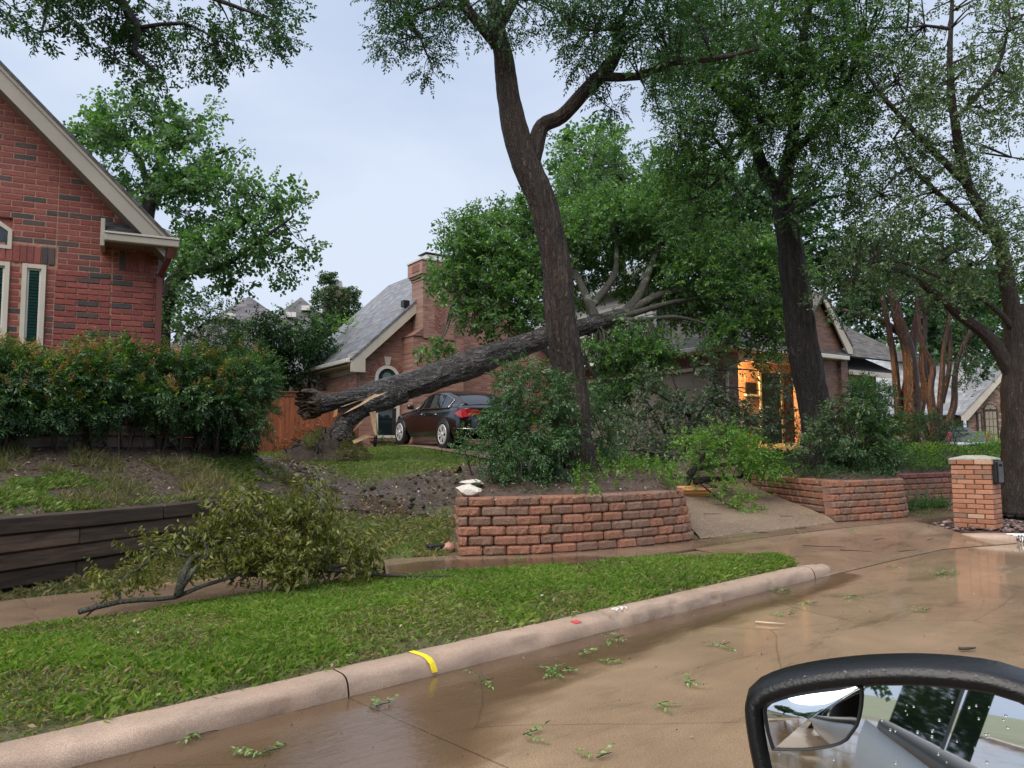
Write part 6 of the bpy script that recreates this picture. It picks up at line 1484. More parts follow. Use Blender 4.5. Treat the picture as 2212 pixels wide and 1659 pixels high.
foliage('crown', pp, aa, 'whorl', sz, m_leaf_maple, FAL, 0.5)
pick = RNG.random(len(pp)) < 0.10; foliage('fresh_leaves', pp[pick] + np.array([0, -.1, .05]), aa[pick], 'pinnate', sz[pick] * 1.1, m_leaf_fresh, FAL, 0.5)
# root plate: mound of torn earth
mc = Vector((D(700, 960, 15.3).x, 15.3, zgs(D(705, 960, 15.3).x, 15.3))); rows = []
for k in range(22):
    f = k / 21; row = []
    for i in range(61):
        an = 2 * math.pi * i / 60
        rx, ry = (1.0 if math.cos(an) < 0 else 0.78), 0.95; hgt = 0.70
        prof = (1 - f) ** 1.35 if False else (1 - f ** 1.5)
        e = float(fbm(np.array([[math.cos(an) * 1.6 * f + 4, math.sin(an) * 1.6 * f, f * 3]]), 1.9, 4)[0])
        rr = (f ** 0.8) * (1 + .16 * float(vnoise(np.array([[math.cos(an) * 2, math.sin(an) * 2, 3.3]]), 1.3)[0]))
        q = mc + Vector((math.cos(an) * rx * rr + 0.26 * (1 - f), math.sin(an) * ry * rr, 0)); 
        q.z = lerp(mc.z + hgt, zgs(q.x, q.y) - .03, f ** 1.1) + .11 * e * (1 - f ** 3); row.append(q)
    rows.append(row)
m_root = plain('torn root earth', (0.026, 0.016, 0.010), 0.85, var=0.8, scale=14, bmp=1.0, bscale=26)
grid('root_plate', rows, m_root, FAL)
mb = MB()
for i in range(46):
    an = random.uniform(math.pi, 2 * math.pi) if i < 34 else random.uniform(0, 6.28); f = random.uniform(.25, .85)
    q = mc + Vector((math.cos(an) * 0.9 * f ** .8 + .2 * (1 - f), math.sin(an) * .95 * f ** .8, 0)); q.z = lerp(mc.z + .70, mc.z, f ** 1.1) + .02
    d = Vector((math.cos(an), math.sin(an), random.uniform(-.4, .8))).normalized(); s_ = random.uniform(.1, .38)
    mb.tube([q, q + d * s_ * .5 + Vector((random.uniform(-.06, .06), 0, random.uniform(-.06, .06))), q + d * s_ + Vector((random.uniform(-.1, .1), 0, random.uniform(-.15, .05)))], [random.uniform(.008, .022), .010, .003], 5)
tag(mb.build('roots', m_bark_dark, FAL), kind='stuff')
nW = 3600; fW = RNG.uniform(.2, 1, nW); aW = RNG.uniform(0, 6.28, nW)
PW_ = np.stack([mc.x + np.cos(aW) * .95 * fW ** .8 + .22 * (1 - fW), mc.y + np.sin(aW) * 1.0 * fW ** .8, mc.z + .70 * (1 - fW ** 1.1) + .02], 1)
keep = vnoise(PW_, 2.6) > -.05; PW_ = PW_[keep]
AW_ = rdir(len(PW_)) * .8 + np.stack([np.cos(aW), np.sin(aW), np.full(nW, -.2)], 1)[keep]
foliage('torn_grass', PW_, AW_, 'weed', 0.12, m_weed, FAL, .2)

# ---------------------------------------------------------------- background trees
def simple_tree(name, label, base, h0, blobs, kind, size, ml, dens, group=None, gap=.3, r=.22, shell=.4):
    b = Vector(base); bl = [(q[0], q[1], q[2]) for q in blobs]; cz = sum((D(*q) for q in bl), Vector()) / len(bl)
    limbs = [([b - Vector((0, 0, .2)), b.lerp(cz, .45) + Vector((.2, 0, 0)), cz], [r, r * .75, r * .3])]
    return tree(name, label, base, limbs, blobs, kind, size, ml, m_bark_dark, dens, shell, gap, group, trunk_n=12, step=.4)
def B(px, py, Y, r, ry=None, rd=None): return (px, py, Y, r, ry or r * .75, rd or r * Y / F * .8)
simple_tree('shade_tree', 'tall light green tree standing behind the fallen crown', (D(1290, 900, 33).x, 33, 1.4), 4, [B(1260, 330, 33, 55), B(1310, 300, 33, 45), B(1230, 400, 33, 55), B(1300, 400, 33, 65), B(1360, 420, 33, 65), B(1260, 480, 33, 70), B(1350, 500, 33, 70), B(1420, 440, 33, 70), B(1470, 370, 33, 60), B(1440, 500, 33, 70), B(1540, 380, 33, 70), B(1530, 470, 33, 80), B(1180, 500, 33, 50)], 'maple', .62, m_leaf_maple, (1.3, 10, .6))
simple_tree('shade_tree', 'dark tree filling the gap behind the porch roof', (D(1640, 900, 31).x, 31, 1.3), 4, [B(1600, 420, 31, 90), B(1700, 420, 31, 90), B(1620, 540, 31, 100), B(1720, 560, 31, 90), B(1560, 520, 31, 70), B(1660, 640, 31, 90), B(1780, 640, 31, 80), B(1790, 520, 31, 80), B(1850, 600, 31, 80), B(1860, 700, 31, 70), B(1780, 720, 31, 40)], 'maple', .6, m_leaf_dark, (1.3, 10, .6))
simple_tree('shade_tree', 'dark tree behind the black shingled hip roof', (D(1960, 900, 32).x, 32, 1.3), 4, [B(1920, 540, 32, 80), B(1990, 520, 32, 80), B(1900, 660, 32, 70), B(1980, 640, 32, 80), B(2060, 600, 32, 80), B(1950, 730, 32, 40), B(2060, 700, 32, 60), B(2120, 660, 32, 60), B(2110, 560, 32, 70), B(2140, 760, 32, 40)], 'maple', .6, m_leaf_dark, (1.1, 10, .6), gap=.15)
simple_tree('shade_tree', 'green tree behind the brown brick house roof', (D(2200, 900, 46).x, 46, 1.3), 4, [B(2050, 700, 46, 70), B(2130, 650, 46, 80), B(2210, 640, 46, 80), B(2180, 740, 46, 60), B(2080, 770, 46, 50), B(2260, 730, 46, 70), B(1980, 760, 46, 50)], 'maple', .8, m_leaf_maple, (1.0, 9, .8))
# garden trees and shrubs behind the left house and the fence
simple_tree('garden_tree', 'feathery green shrub tree right of the red brick corner', (D(430, 900, 18).x, 18, 1.4), 2, [B(360, 720, 18, 45, 50), B(420, 690, 18, 55, 45), B(480, 720, 18, 55, 50), B(400, 760, 18, 60, 45), B(470, 775, 18, 60, 40), B(520, 760, 18, 40, 40)], 'pinnate', .34, m_leaf_ivy, (4, 10, .3))
simple_tree('garden_tree', 'dense dark green tree in front of the purple grey roofs', (D(590, 900, 25).x, 25, 1.4), 2, [B(560, 730, 25, 60, 40), B(620, 720, 25, 60, 35), B(560, 790, 25, 65, 45), B(640, 760, 25, 60, 40), B(700, 730, 25, 50, 28), B(590, 820, 25, 60, 35), B(520, 800, 25, 50, 45), B(690, 760, 25, 40, 28), B(650, 800, 25, 40, 30)], 'whorl', .40, m_leaf_dark, (2.6, 11, .4), gap=.5)
simple_tree('garden_tree', 'light green sapling poking up before the distant grey roofs', (D(636, 900, 26.5).x, 26.5, 1.4), 2, [B(632, 690, 26.5, 16, 26), B(640, 720, 26.5, 26, 20), B(745, 720, 26.5, 26, 22), B(720, 700, 26.5, 24, 16)], 'pinnate', .42, m_leaf_fresh, (4, 8, .3))
# ivy on the distant chimney
cc_, pp_, aa_ = [], [], []
for k in range(1300):
    fx = RNG.random(); zz_ = RNG.uniform(1.6, zt_iv := D(722, 622, 34).z)
    side = RNG.random()
    x = RNG.uniform(-.62, .82) ; 
    if -.10 < x < .22 and RNG.random() < .78 and zz_ > 3: continue
    q = MI @ Vector((x, -.46 - RNG.random() * .22, zz_)); pp_.append(tuple(q)); aa_.append((RNG.normal(0, .6), -.8, -.5))
for k in range(520):
    zz_ = RNG.uniform(2.5, D(722, 625, 34).z); s_ = -1 if RNG.random() < .5 else 1
    q = MI @ Vector(((-.46 if s_ < 0 else .66) + s_ * RNG.random() * .4, RNG.uniform(-.5, .4), zz_)); pp_.append(tuple(q)); aa_.append((s_ * .7, -.5, -.3))
for k in range(70):
    q = MI @ Vector((RNG.uniform(-.5, -.1), -.2 + RNG.normal(0, .15), D(722, 618, 34).z + RNG.random() * .45)); pp_.append(tuple(q)); aa_.append((RNG.normal(0, 1), -.4, .2))
foliage('ivy', np.array(pp_), np.array(aa_), 'maple', .36, m_leaf_ivy, IC, .3)
# ================================================================ SHRUBS, HEDGES
def shrub(name, label, base, blobs, kind, size, ml, dens, cat='shrub', group=None, shell=.35, gap=.6, tips=None, up=.6, mt=None, stems=True):
    t_ = thing(name, label, cat, base, group)
    cc, pp, aa = blobpts(blobs, dens[0], dens[1], dens[2], shell, gap, base[0])
    gz_ = base[2]
    ok = pp[:, 2] > gz_ - .05; pp, aa = pp[ok], aa[ok]
    foliage('foliage', pp, aa, kind, size * RNG.uniform(.75, 1.25, len(pp)), ml, t_, up)
    if tips:
        th = np.quantile(pp[:, 2], 1 - tips[0]); zc = np.array([D(b[0], b[1] - b[4] * .55, b[2])[2] for b in blobs]); bx_ = np.array([tuple(D(b[0], b[1], b[2])) for b in blobs])
        dm = np.hypot(pp[:, 0][:, None] - bx_[:, 0], pp[:, 1][:, None] - bx_[:, 1]); ze = np.where(dm < np.maximum(.28, dm.min(1) + .02)[:, None], zc[None], -9).max(1)
        sel = (pp[:, 2] > ze - .10) & (RNG.random(len(pp)) < tips[1]) & (vnoise(pp, 1.7) > -.1)
        P2 = pp[sel] + np.array([0, 0, .06]); A2 = aa[sel] * .5 + np.array([0, -.1, 1.0])
        o_ = foliage('tip_growth', P2, A2, kind, size * .8, mt or m_leaf_tip, t_, .2)
        if o_: tag(o_, kind='stuff')
        if mt is None:
            s2 = (pp[:, 2] > ze - .22) & (RNG.random(len(pp)) < .30)
            tag(foliage('fresh_growth', pp[s2] + np.array([0, 0, .03]), aa[s2] * .7 + np.array([0, -.1, .7]), kind, size * .9, m_leaf_fresh, t_, .3), kind='stuff')
    if stems:
        b0 = np.array([[base[0] + RNG.normal(0, .08), base[1] + RNG.normal(0, .08), gz_ - .05] for _ in range(6)])
        bs = np.array([tuple(D(b[0], b[1], b[2])) for b in blobs]); b0 = np.concatenate([b0, np.c_[bs[:, :2], np.full(len(bs), gz_ - .05)]])
        twigs('stems', b0, cc[::3], m_twig, t_, .014, .004)
    return t_
hb = []
for k, px in enumerate(range(-110, 560, 38)):
    f = (px + 60) / 620.0; Yc = 7.75 + 3.0 * max(0, f)
    top = np.interp(px, [-110, 40, 130, 250, 340, 430, 520, 560], [735, 745, 770, 745, 752, 765, 772, 790]) + random.uniform(-8, 8); bot = np.interp(px, [-110, 0, 200, 400, 480, 540], [925, 922, 915, 905, 930, 945])
    hb.append((px + 8, bot - 34, Yc + .05, 44, 34, .42)); hb.append((px, (top + bot) / 2 + 12, Yc + .12, 46, (bot - top) / 2 + 2, .52)); hb.append((px + 15, top + 50, Yc + .2, 44, 42, .5))
hb += [(545, 830, 10.9, 42, 62, .5), (558, 790, 10.9, 32, 35, .4), (500, 925, 10.6, 38, 45, .35), (520, 880, 10.8, 40, 60, .45)]
b_ = D(250, 960, 9.0)
shrub('nandina_hedge', 'long lush nandina hedge with coppery tips in front of the red brick wall', (b_.x, b_.y, 1.44), hb, 'nandina', .17, m_leaf_nand, (6.0, 15, .16), 'hedge', None, .45, 1.2, (.3, .25))
shrub('nandina_shrub', 'tall bushy nandina beside the curving trunk in the planter', (D(1150, 1040, 10.2).x, 10.2, .92),
      [(1130, 830, 10.3, 68, 42, .45), (1170, 860, 10.2, 60, 50, .45), (1090, 865, 10.3, 40, 45, .35), (1150, 910, 10.1, 80, 55, .5), (1195, 930, 10.05, 45, 60, .4), (1110, 930, 10.2, 60, 50, .4), (1180, 985, 10.0, 55, 50, .4), (1120, 985, 10.1, 70, 45, .4), (1200, 880, 10.1, 35, 50, .3)], 'nandina', .17, m_leaf_nand, (7.0, 15, .14), 'shrub', None, .4, 1.2, (.1, .05), mt=m_leaf_fresh)
shrub('boxwood_shrub', 'low dense rounded shrub at the left end of the block planter', (D(1070, 1060, 9.7).x, 9.7, .86),
      [(1045, 990, 9.8, 56, 45, .4), (1095, 985, 9.8, 50, 45, .4), (1060, 1030, 9.6, 58, 40, .35), (1120, 1030, 9.6, 62, 42, .35), (1170, 1040, 9.6, 40, 36, .3), (1030, 960, 9.9, 36, 30, .3), (1100, 945, 9.9, 45, 28, .3)], 'box', .12, m_leaf_nand, (9.0, 15, .11), 'shrub', None, .4, 1.2, (.1, .12), mt=m_leaf_fresh)
shrub('nandina_shrub', 'leafy green nandina hugging the far side of the curving trunk', (D(1300, 1010, 11.6).x, 11.6, 1.1),
      [(1290, 870, 11.6, 30, 40, .35), (1300, 930, 11.6, 30, 45, .35), (1285, 970, 11.6, 32, 40, .35), (1265, 850, 11.7, 26, 30, .3), (1310, 985, 11.6, 24, 30, .3)], 'nandina', .17, m_leaf_nand, (6.0, 14, .14), 'shrub', None, .4, 1.2)
shrub('nandina_shrub', 'large rounded nandina right of the dark leaning trunk', (D(1870, 1010, 14.2).x, 14.2, 1.0),
      [(1850, 880, 14.2, 55, 45, .6), (1895, 885, 14.2, 45, 48, .6), (1860, 940, 14.1, 65, 55, .6), (1905, 945, 14.1, 35, 55, .5), (1840, 980, 14.0, 45, 40, .5), (1890, 990, 14.0, 40, 35, .5), (1870, 850, 14.3, 55, 22, .5)], 'nandina', .22, m_leaf_nand, (5.0, 15, .18), 'shrub', None, .45, 1.2, (.2, .35), mt=m_leaf_fresh)
for lab, bl in (('clipped boxwood under the crape myrtle trunks', [(1960, 925, 19.6, 36, 32, .55), (2000, 925, 19.6, 36, 32, .55), (1980, 905, 19.6, 40, 16, .5)]), ('clipped round boxwood right of the crape myrtle trunks', [(2050, 935, 19.4, 24, 28, .45)])):
    shrub('boxwood_shrub', lab, (D(bl[0][0], 950, bl[0][2]).x, bl[0][2], 1.42), bl, 'box', .15, m_leaf_dark, (8.0, 15, .12), 'shrub', None, .5, 1.2)
shrub('shrub', 'bright green shrub beside the parked pickup truck', (D(2135, 975, 27).x, 27, 1.2), [(2120, 955, 27, 22, 16, .6), (2150, 965, 27, 28, 14, .6), (2185, 962, 27, 24, 16, .6)], 'box', .3, m_leaf_fresh, (4.0, 10, .25), 'shrub')
# small plants at the foot of the pink house
for px, py, Y_, lab, ml in ((822, 955, 22.3, 'small dark shrub below the arched window', m_leaf_dark), (857, 952, 21.9, 'small green plant by the car front wheel', m_leaf_ivy)):
    shrub('shrub', lab, (D(px, py, Y_).x, Y_, 1.45), [(px, py, Y_, 12, 16, .25)], 'box', .2, ml, (6, 10, .15), 'shrub')
shrub('dead_shrub', 'rust red dying shrub against the board fence', (D(650, 985, 19).x, 19, 1.32), [(640, 930, 19, 22, 26, .4), (665, 915, 19, 20, 22, .4), (620, 955, 19, 18, 18, .3), (600, 965, 19, 14, 14, .3)], 'whorl', .16, leafmat('leaf rust', [(0, (.16, .045, .02)), (1, (.30, .11, .05))]), (2.2, 6, .2), 'shrub', None, .2, .3)
# ---------------------------------------------------------------- crape myrtles
CM = thing('crape_myrtle', 'multi stemmed crape myrtle with wet rust brown trunks behind the round shrub', 'tree', D(2005, 962, 20))
for k, (pts_, r_) in enumerate((
    ([(2020, 965), (2016, 900), (2010, 840), (2015, 790), (1990, 740), (1980, 640)], .11), ([(2024, 960), (2030, 880), (2036, 800), (2040, 740), (2060, 640)], .095), ([(2030, 950), (2060, 880), (2062, 820), (2075, 760), (2110, 690)], .10),
    ([(2012, 960), (1990, 905), (1975, 890), (1965, 870)], .08), ([(2018, 930), (2005, 850), (1995, 780), (1998, 700), (1990, 620)], .09), ([(2034, 870), (2050, 800), (2052, 730), (2040, 640)], .08))):
    limb('trunk', [D(x, y, 20 + .1 * k) for x, y in pts_], list(np.linspace(r_, r_ * .45, len(pts_))), m_bark_myrtle, CM, 12, .2, .05, .06, k * 2.1)
cc, pp, aa = blobpts([B(1990, 640, 20.2, 50), B(2050, 650, 20.2, 55), B(2020, 600, 20.2, 60), B(2100, 690, 20.2, 40, 25), B(2080, 800, 20, 22, 16), B(2110, 810, 20, 22, 14)], 3, 10, .3, .3, .3)
foliage('crown', pp, aa, 'box', .32, m_leaf_dark, CM); twigs('twigs', np.array([tuple(D(2000, 680, 20.2)), tuple(D(2055, 680, 20.2)), tuple(D(2080, 740, 20.2))]), cc, m_bark_myrtle, CM, .02, .005)
CM2 = thing('crape_myrtle', 'older crape myrtle with thick dark red trunk beside the hip roof', 'tree', D(1968, 962, 21))
for k, (pts_, r_) in enumerate((([(1968, 965), (1970, 880), (1968, 800), (1958, 740), (1940, 690), (1925, 620)], .24), ([(1968, 800), (1972, 740), (1985, 660), (1990, 600)], .14), ([(1945, 940), (1938, 850), (1932, 780), (1922, 720), (1905, 640)], .12), ([(1952, 900), (1950, 850), (1962, 780), (1955, 700)], .07), ([(1958, 730), (1900, 690), (1860, 680), (1820, 670)], .11), ([(1985, 900), (1995, 850), (1988, 780), (2000, 700)], .08))):
    limb('trunk', [D(x, y, 21 + .1 * k) for x, y in pts_], list(np.linspace(r_, r_ * .5, len(pts_))), m_bark_myrtle, CM2, 14, .2, .05, .06, k * 3.1)
cc, pp, aa = blobpts([B(1920, 620, 21, 55), B(1960, 590, 21, 55), B(1880, 660, 21, 45, 28), B(1830, 665, 21, 35, 24), B(1860, 610, 21, 50)], 3, 10, .3, .3, .3)
foliage('crown', pp, aa, 'box', .32, m_leaf_dark, CM2); twigs('twigs', np.array([tuple(D(1930, 650, 21)), tuple(D(1985, 640, 21)), tuple(D(1860, 680, 21.4))]), cc, m_bark_myrtle, CM2, .02, .005)

# ---------------------------------------------------------------- storm litter: broken branches on the drive
def brush(name, label, limbs_px, blobs, kind, size, ml, dens, base, cat='branch', gap=.5, mb_=None, up=.5, shell=.2, rad=.05):
    t_ = thing(name, label, cat, base); limbs = []
    for k, L in enumerate(limbs_px):
        P_ = [D(*q[:3]) for q in L]; r_ = list(np.linspace(L[0][3] if len(L[0]) > 3 else rad, .010, len(P_))); limbs.append((P_, r_)); limb('limb', P_, r_, mb_ or m_bark_dark, t_, 9, .12, .05, .1, k * 1.3)
    cc, pp, aa = blobpts(blobs, dens[0], dens[1], dens[2], shell, gap, base[0]); twigs('twigs', sample_limbs(limbs, .15), cc, mb_ or m_bark_dark, t_, .014, .004)
    foliage('leaves', pp, aa, kind, size * RNG.uniform(.7, 1.25, len(pp)), ml, t_, up); return t_
q = T(1530, 1030)
brush('fallen_branch', 'heap of fresh green broken branches lying on the sloping driveway', [[(1500, 1040, 13.6, .07), (1540, 1035, 13.7), (1600, 1030, 14), (1700, 990, 14.2)], [(1490, 1030, 13.5, .06), (1520, 985, 13.5), (1560, 950, 13.6)], [(1500, 1035, 13.4, .02), (1470, 1030, 13.2), (1430, 1045, 13.0)]],
      [(1520, 945, 13.6, 55, 35, .6), (1580, 960, 13.7, 70, 40, .7), (1530, 985, 13.5, 60, 28, .6), (1640, 985, 13.9, 65, 35, .7), (1600, 1005, 13.6, 60, 24, .6), (1660, 945, 14.2, 55, 40, .6), (1700, 1000, 14.2, 50, 26, .6), (1600, 1085, 12.6, 20, 18, .3), (1580, 1062, 12.9, 14, 12, .25)], 'pinnate', .27, m_leaf_fresh, (4.5, 12, .24), (q.x, q.y, q.z))
q = T(1420, 985)
brush('fallen_branch', 'pale silvery leaved broken branches piled before the garage', [[(1440, 1000, 15.5, .05), (1440, 950, 15.5), (1420, 900, 15.6), (1390, 860, 15.8)], [(1480, 980, 15.5, .05), (1490, 900, 15.6), (1470, 860, 15.8), (1450, 810, 16)], [(1490, 930, 15.5, .035), (1530, 860, 15.8), (1545, 800, 16)], [(1490, 900, 15.6, .03), (1420, 850, 15.7), (1370, 835, 15.8)]],
      [(1370, 930, 15.6, 45, 40, .6), (1420, 950, 15.4, 50, 40, .6), (1360, 985, 15.3, 40, 28, .5), (1440, 990, 15.2, 60, 26, .6), (1460, 880, 15.8, 40, 40, .5), (1420, 850, 15.8, 40, 22, .4), (1390, 815, 16, 26, 14, .3), (1540, 830, 16, 36, 32, .4), (1545, 790, 16.2, 22, 20, .3), (1590, 890, 16, 50, 26, .6), (1540, 905, 15.7, 70, 36, .7), (1640, 905, 16, 45, 36, .6), (1690, 910, 15.8, 36, 50, .5), (1600, 925, 15.6, 60, 36, .6), (1690, 840, 16, 22, 34, .3)], 'whorl', .26, leafmat('leaf silvery', [(0, (.045, .075, .045)), (.6, (.085, .13, .075)), (1, (.17, .22, .14))], .35, .25, .7), (3.6, 11, .26), (q.x, q.y, q.z))
q = D(1780, 960, 13.3)
brush('fallen_branch', 'small leafy branch caught against the dark leaning trunk', [[(1730, 965, 13.6, .02), (1770, 930, 13.5), (1805, 895, 13.4), (1830, 870, 13.4)]], [(1800, 900, 13.4, 32, 22, .3), (1770, 935, 13.4, 30, 20, .3), (1740, 955, 13.5, 26, 16, .3), (1830, 880, 13.4, 18, 14, .2), (1780, 960, 13.4, 30, 14, .3)], 'whorl', .2, m_leaf_light, (3.5, 9, .16), (q.x, q.y, 1.0))
# dangling broken limb below the fallen crown
q = D(1290, 905, 17)
brush('fallen_branch', 'dark broken limb hanging in front of the pale garage door', [[(1250, 760, 17.4, .05), (1290, 820, 17.3), (1330, 870, 17.2), (1380, 905, 17)], [(1320, 820, 17.3, .03), (1350, 850, 17.2), (1345, 890, 17.1), (1370, 900, 17)]], [(1340, 850, 17.2, 40, 30, .4), (1310, 900, 17.1, 30, 40, .4), (1380, 870, 17.1, 24, 30, .3), (1345, 930, 17, 24, 30, .3)], 'whorl', .24, m_leaf_dark, (2.6, 8, .22), (q.x, q.y, 1.3))
# the big wilted branch on the sidewalk
q = G(560, 1270, .2)
brush('fallen_branch', 'large wilted olive green branch lying across the sidewalk and verge', [
    [(170, 1322, 5.55, .020), (260, 1300, 5.75), (380, 1290, 5.95), (440, 1265, 6.1), (520, 1240, 6.4), (600, 1200, 6.7), (680, 1160, 7.0)], [(385, 1288, 5.95, .035), (395, 1240, 6.0), (415, 1205, 6.1), (470, 1180, 6.3), (560, 1110, 6.7)], [(388, 1275, 5.95, .022), (420, 1230, 6.05), (450, 1200, 6.1), (440, 1160, 6.2)],
    [(520, 1240, 6.4, .025), (600, 1240, 6.6), (700, 1230, 6.8), (780, 1215, 7.0), (830, 1230, 7.1)], [(560, 1200, 6.5, .02), (640, 1130, 6.8), (690, 1080, 7.0)], [(700, 1230, 6.8, .02), (800, 1240, 7.0), (880, 1245, 7.1), (970, 1245, 7.2)], [(800, 1190, 7.0, .012), (828, 1215, 7.05), (832, 1245, 7.05)], [(415, 1205, 6.1, .015), (340, 1190, 6.1), (300, 1230, 6.0)]],
    [(440, 1150, 6.3, 60, 26, .3), (520, 1110, 6.5, 60, 34, .35), (600, 1090, 6.7, 55, 36, .35), (660, 1075, 6.9, 40, 26, .25), (400, 1190, 6.15, 45, 30, .25), (540, 1170, 6.5, 80, 45, .4), (620, 1150, 6.7, 75, 50, .4), (560, 1230, 6.45, 75, 28, .3), (640, 1220, 6.7, 70, 30, .3), (680, 1130, 6.9, 50, 40, .3), (740, 1190, 6.9, 55, 40, .3), (790, 1190, 7.0, 38, 36, .25), (740, 1225, 6.95, 60, 18, .25), (330, 1205, 6.05, 45, 22, .25), (290, 1250, 5.95, 35, 22, .2), (250, 1255, 5.9, 25, 16, .2), (470, 1200, 6.25, 50, 30, .3), (690, 1050, 7.0, 25, 14, .2)],
    'droop', .15, m_leaf_olive, (20.0, 11, .11), (q.x, q.y, .2), gap=.55, mb_=m_bark_limb, rad=.03)

# ================================================================ GRASS
def blades(name, P, h, wdt, lean, mat, parent=None):
    n = len(P); P = np.asarray(P); d = np.zeros((n, 3)); d[:, 2] = 1; d += RNG.normal(0, lean, (n, 3)) * np.array([1, 1, .15]); d /= np.linalg.norm(d, axis=1)[:, None]
    a = RNG.uniform(0, 2 * math.pi, n); s = np.stack([np.cos(a), np.sin(a), np.zeros(n)], 1)
    h = (np.asarray(h) * RNG.uniform(.5, 1.3, n))[:, None]; w_ = (wdt * RNG.uniform(.7, 1.3, n))[:, None]
    bend = np.stack([d[:, 0], d[:, 1], np.zeros(n)], 1) * .55; bend[:, 2] = -.18
    V4 = np.empty((n, 4, 3)); V4[:, 0] = P - s * w_ * .4; V4[:, 1] = P + s * w_ * .4; V4[:, 2] = P + d * h * .62 + s * w_ * .45; V4[:, 3] = P + d * h + bend * h
    return quads_np(name, V4.reshape(-1, 3), n, mat, parent)
VR = np.array([[tuple(v) for v in r] for r in VROWS])
def sample_grid(Gd, n):
    a, b, _ = Gd.shape; i = RNG.uniform(0, a - 1.001, n); j = RNG.uniform(0, b - 1.001, n); i0 = i.astype(int); j0 = j.astype(int); fi = (i - i0)[:, None]; fj = (j - j0)[:, None]
    return (Gd[i0, j0] * (1 - fi) * (1 - fj) + Gd[i0 + 1, j0] * fi * (1 - fj) + Gd[i0, j0 + 1] * (1 - fi) * fj + Gd[i0 + 1, j0 + 1] * fi * fj), i / (a - 1), j / (b - 1)
P, fi, fj = sample_grid(VR, 330000)
ok = (P[:, 1] > 2.2)
thin = np.interp(fi, [0, .80, .86, .91, .95, 1], [1, 1, .35, .5, 1, 1]); edge = np.clip(fj / .10, .25, 1)
pn = vnoise(P * np.array([1, 1, 0]), 1.3) * .6 + vnoise(P * np.array([1, 1, 0]) + 9, 3.1) * .5
ok &= RNG.random(len(P)) < np.clip(.78 + .55 * pn, .12, 1) * thin * edge
P = P[ok]; pn = pn[ok]
kd_ = (P[:, 0] - KX) * kn.x + (P[:, 1] - KY) * kn.y
dry = (pn < -.10) & (RNG.random(len(P)) < .6) | (RNG.random(len(P)) < np.clip(.55 + kd_ * .55 + .3 * pn, .06, .6))
tag(blades('grass', P[~dry], .066 * (1 + .5 * np.clip(pn[~dry], -.6, .8)), .0078, .50, m_grass), 'bright green wet grass on the verge between kerb and sidewalk', 'grass', kind='stuff')
tag(blades('grass', P[dry], .048, .007, .7, m_weed), 'straw brown grass patches on the kerb verge', 'grass', kind='stuff')
# lawn in front of the pink house
n = 150000; X_ = RNG.uniform(-6.8, 1.4, n); Y_ = RNG.uniform(8.3, 21.8, n)
ok = inpoly(X_, Y_, LAWN) & ~inpoly(X_, Y_, DRV) & (Y_ > yfar(X_) + .12)
q3 = np.stack([X_, Y_, np.zeros(n)], 1); wx, wy = warp(q3, .35, 1.4)
md = np.where(inpoly(wx, wy, MUD), -1, pdist(wx, wy, MUD)); ok &= RNG.random(n) < np.clip(.04 + md * 1.6, .03, 1) * np.clip(.75 + .6 * vnoise(q3, 1.1), .1, 1)
X_, Y_ = X_[ok], Y_[ok]; P = np.stack([X_, Y_, zg(X_, Y_) + .005], 1)
tag(blades('grass', P, .065, .009, .5, m_grass_far), 'yellow green lawn sloping up toward the black car', 'grass', kind='stuff')
# weeds on the bank
BK = np.array([[tuple(v) for v in r] for r in BANK])
P, fi, fj = sample_grid(BK, 8000); ok = (P[:, 1] > 5) & (vnoise(P, 1.5) + .5 * vnoise(P + 5, 4) > .12 + .3 * (fi > .7)); P = P[ok]
foliage('weeds', P, rdir(len(P)) * .55 + np.array([0, -.1, .8]), 'weed', .11 * RNG.uniform(.6, 1.5, len(P)), m_weed); bpy.context.scene.objects['weeds']['kind'] = 'stuff'
tag(bpy.context.scene.objects['weeds'], 'straw coloured weeds scattered over the dark bank', 'weeds')
P, fi, fj = sample_grid(BK, 90000); ok = (P[:, 1] > 5) & (vnoise(P + 31, .9) + .45 * vnoise(P, 3.5) > .72) | ((fi < .05) & (RNG.random(len(P)) < .2))
P = P[ok]; tag(blades('grass', P, .075, .008, .5, m_grass_far), 'green grass tufts on the timber walled bank', 'grass', kind='stuff')
# ragged grass along the foot of the timber wall and beside the sidewalk
n = 26000; X_ = RNG.uniform(-4.6, -0.75, n); Y_ = RNG.uniform(6.2, 10.4, n); q3 = np.stack([X_, Y_, np.zeros(n)], 1)
ok = (Y_ > yfar(X_) + .13) & ((X_ - (-4.36)) * (9.42 - 6.02) - (Y_ - 6.02) * (-3.0 + 4.36) > .05) & (vnoise(q3, 1.6) > -.35) & ~inpoly(X_, Y_, MUD)
X_, Y_ = X_[ok], Y_[ok]; P = np.stack([X_, Y_, zg(X_, Y_)], 1)
tag(blades('grass', P, .085, .009, .6, m_weed), 'dry tangled grass between the timber wall and the planter', 'grass', kind='stuff')
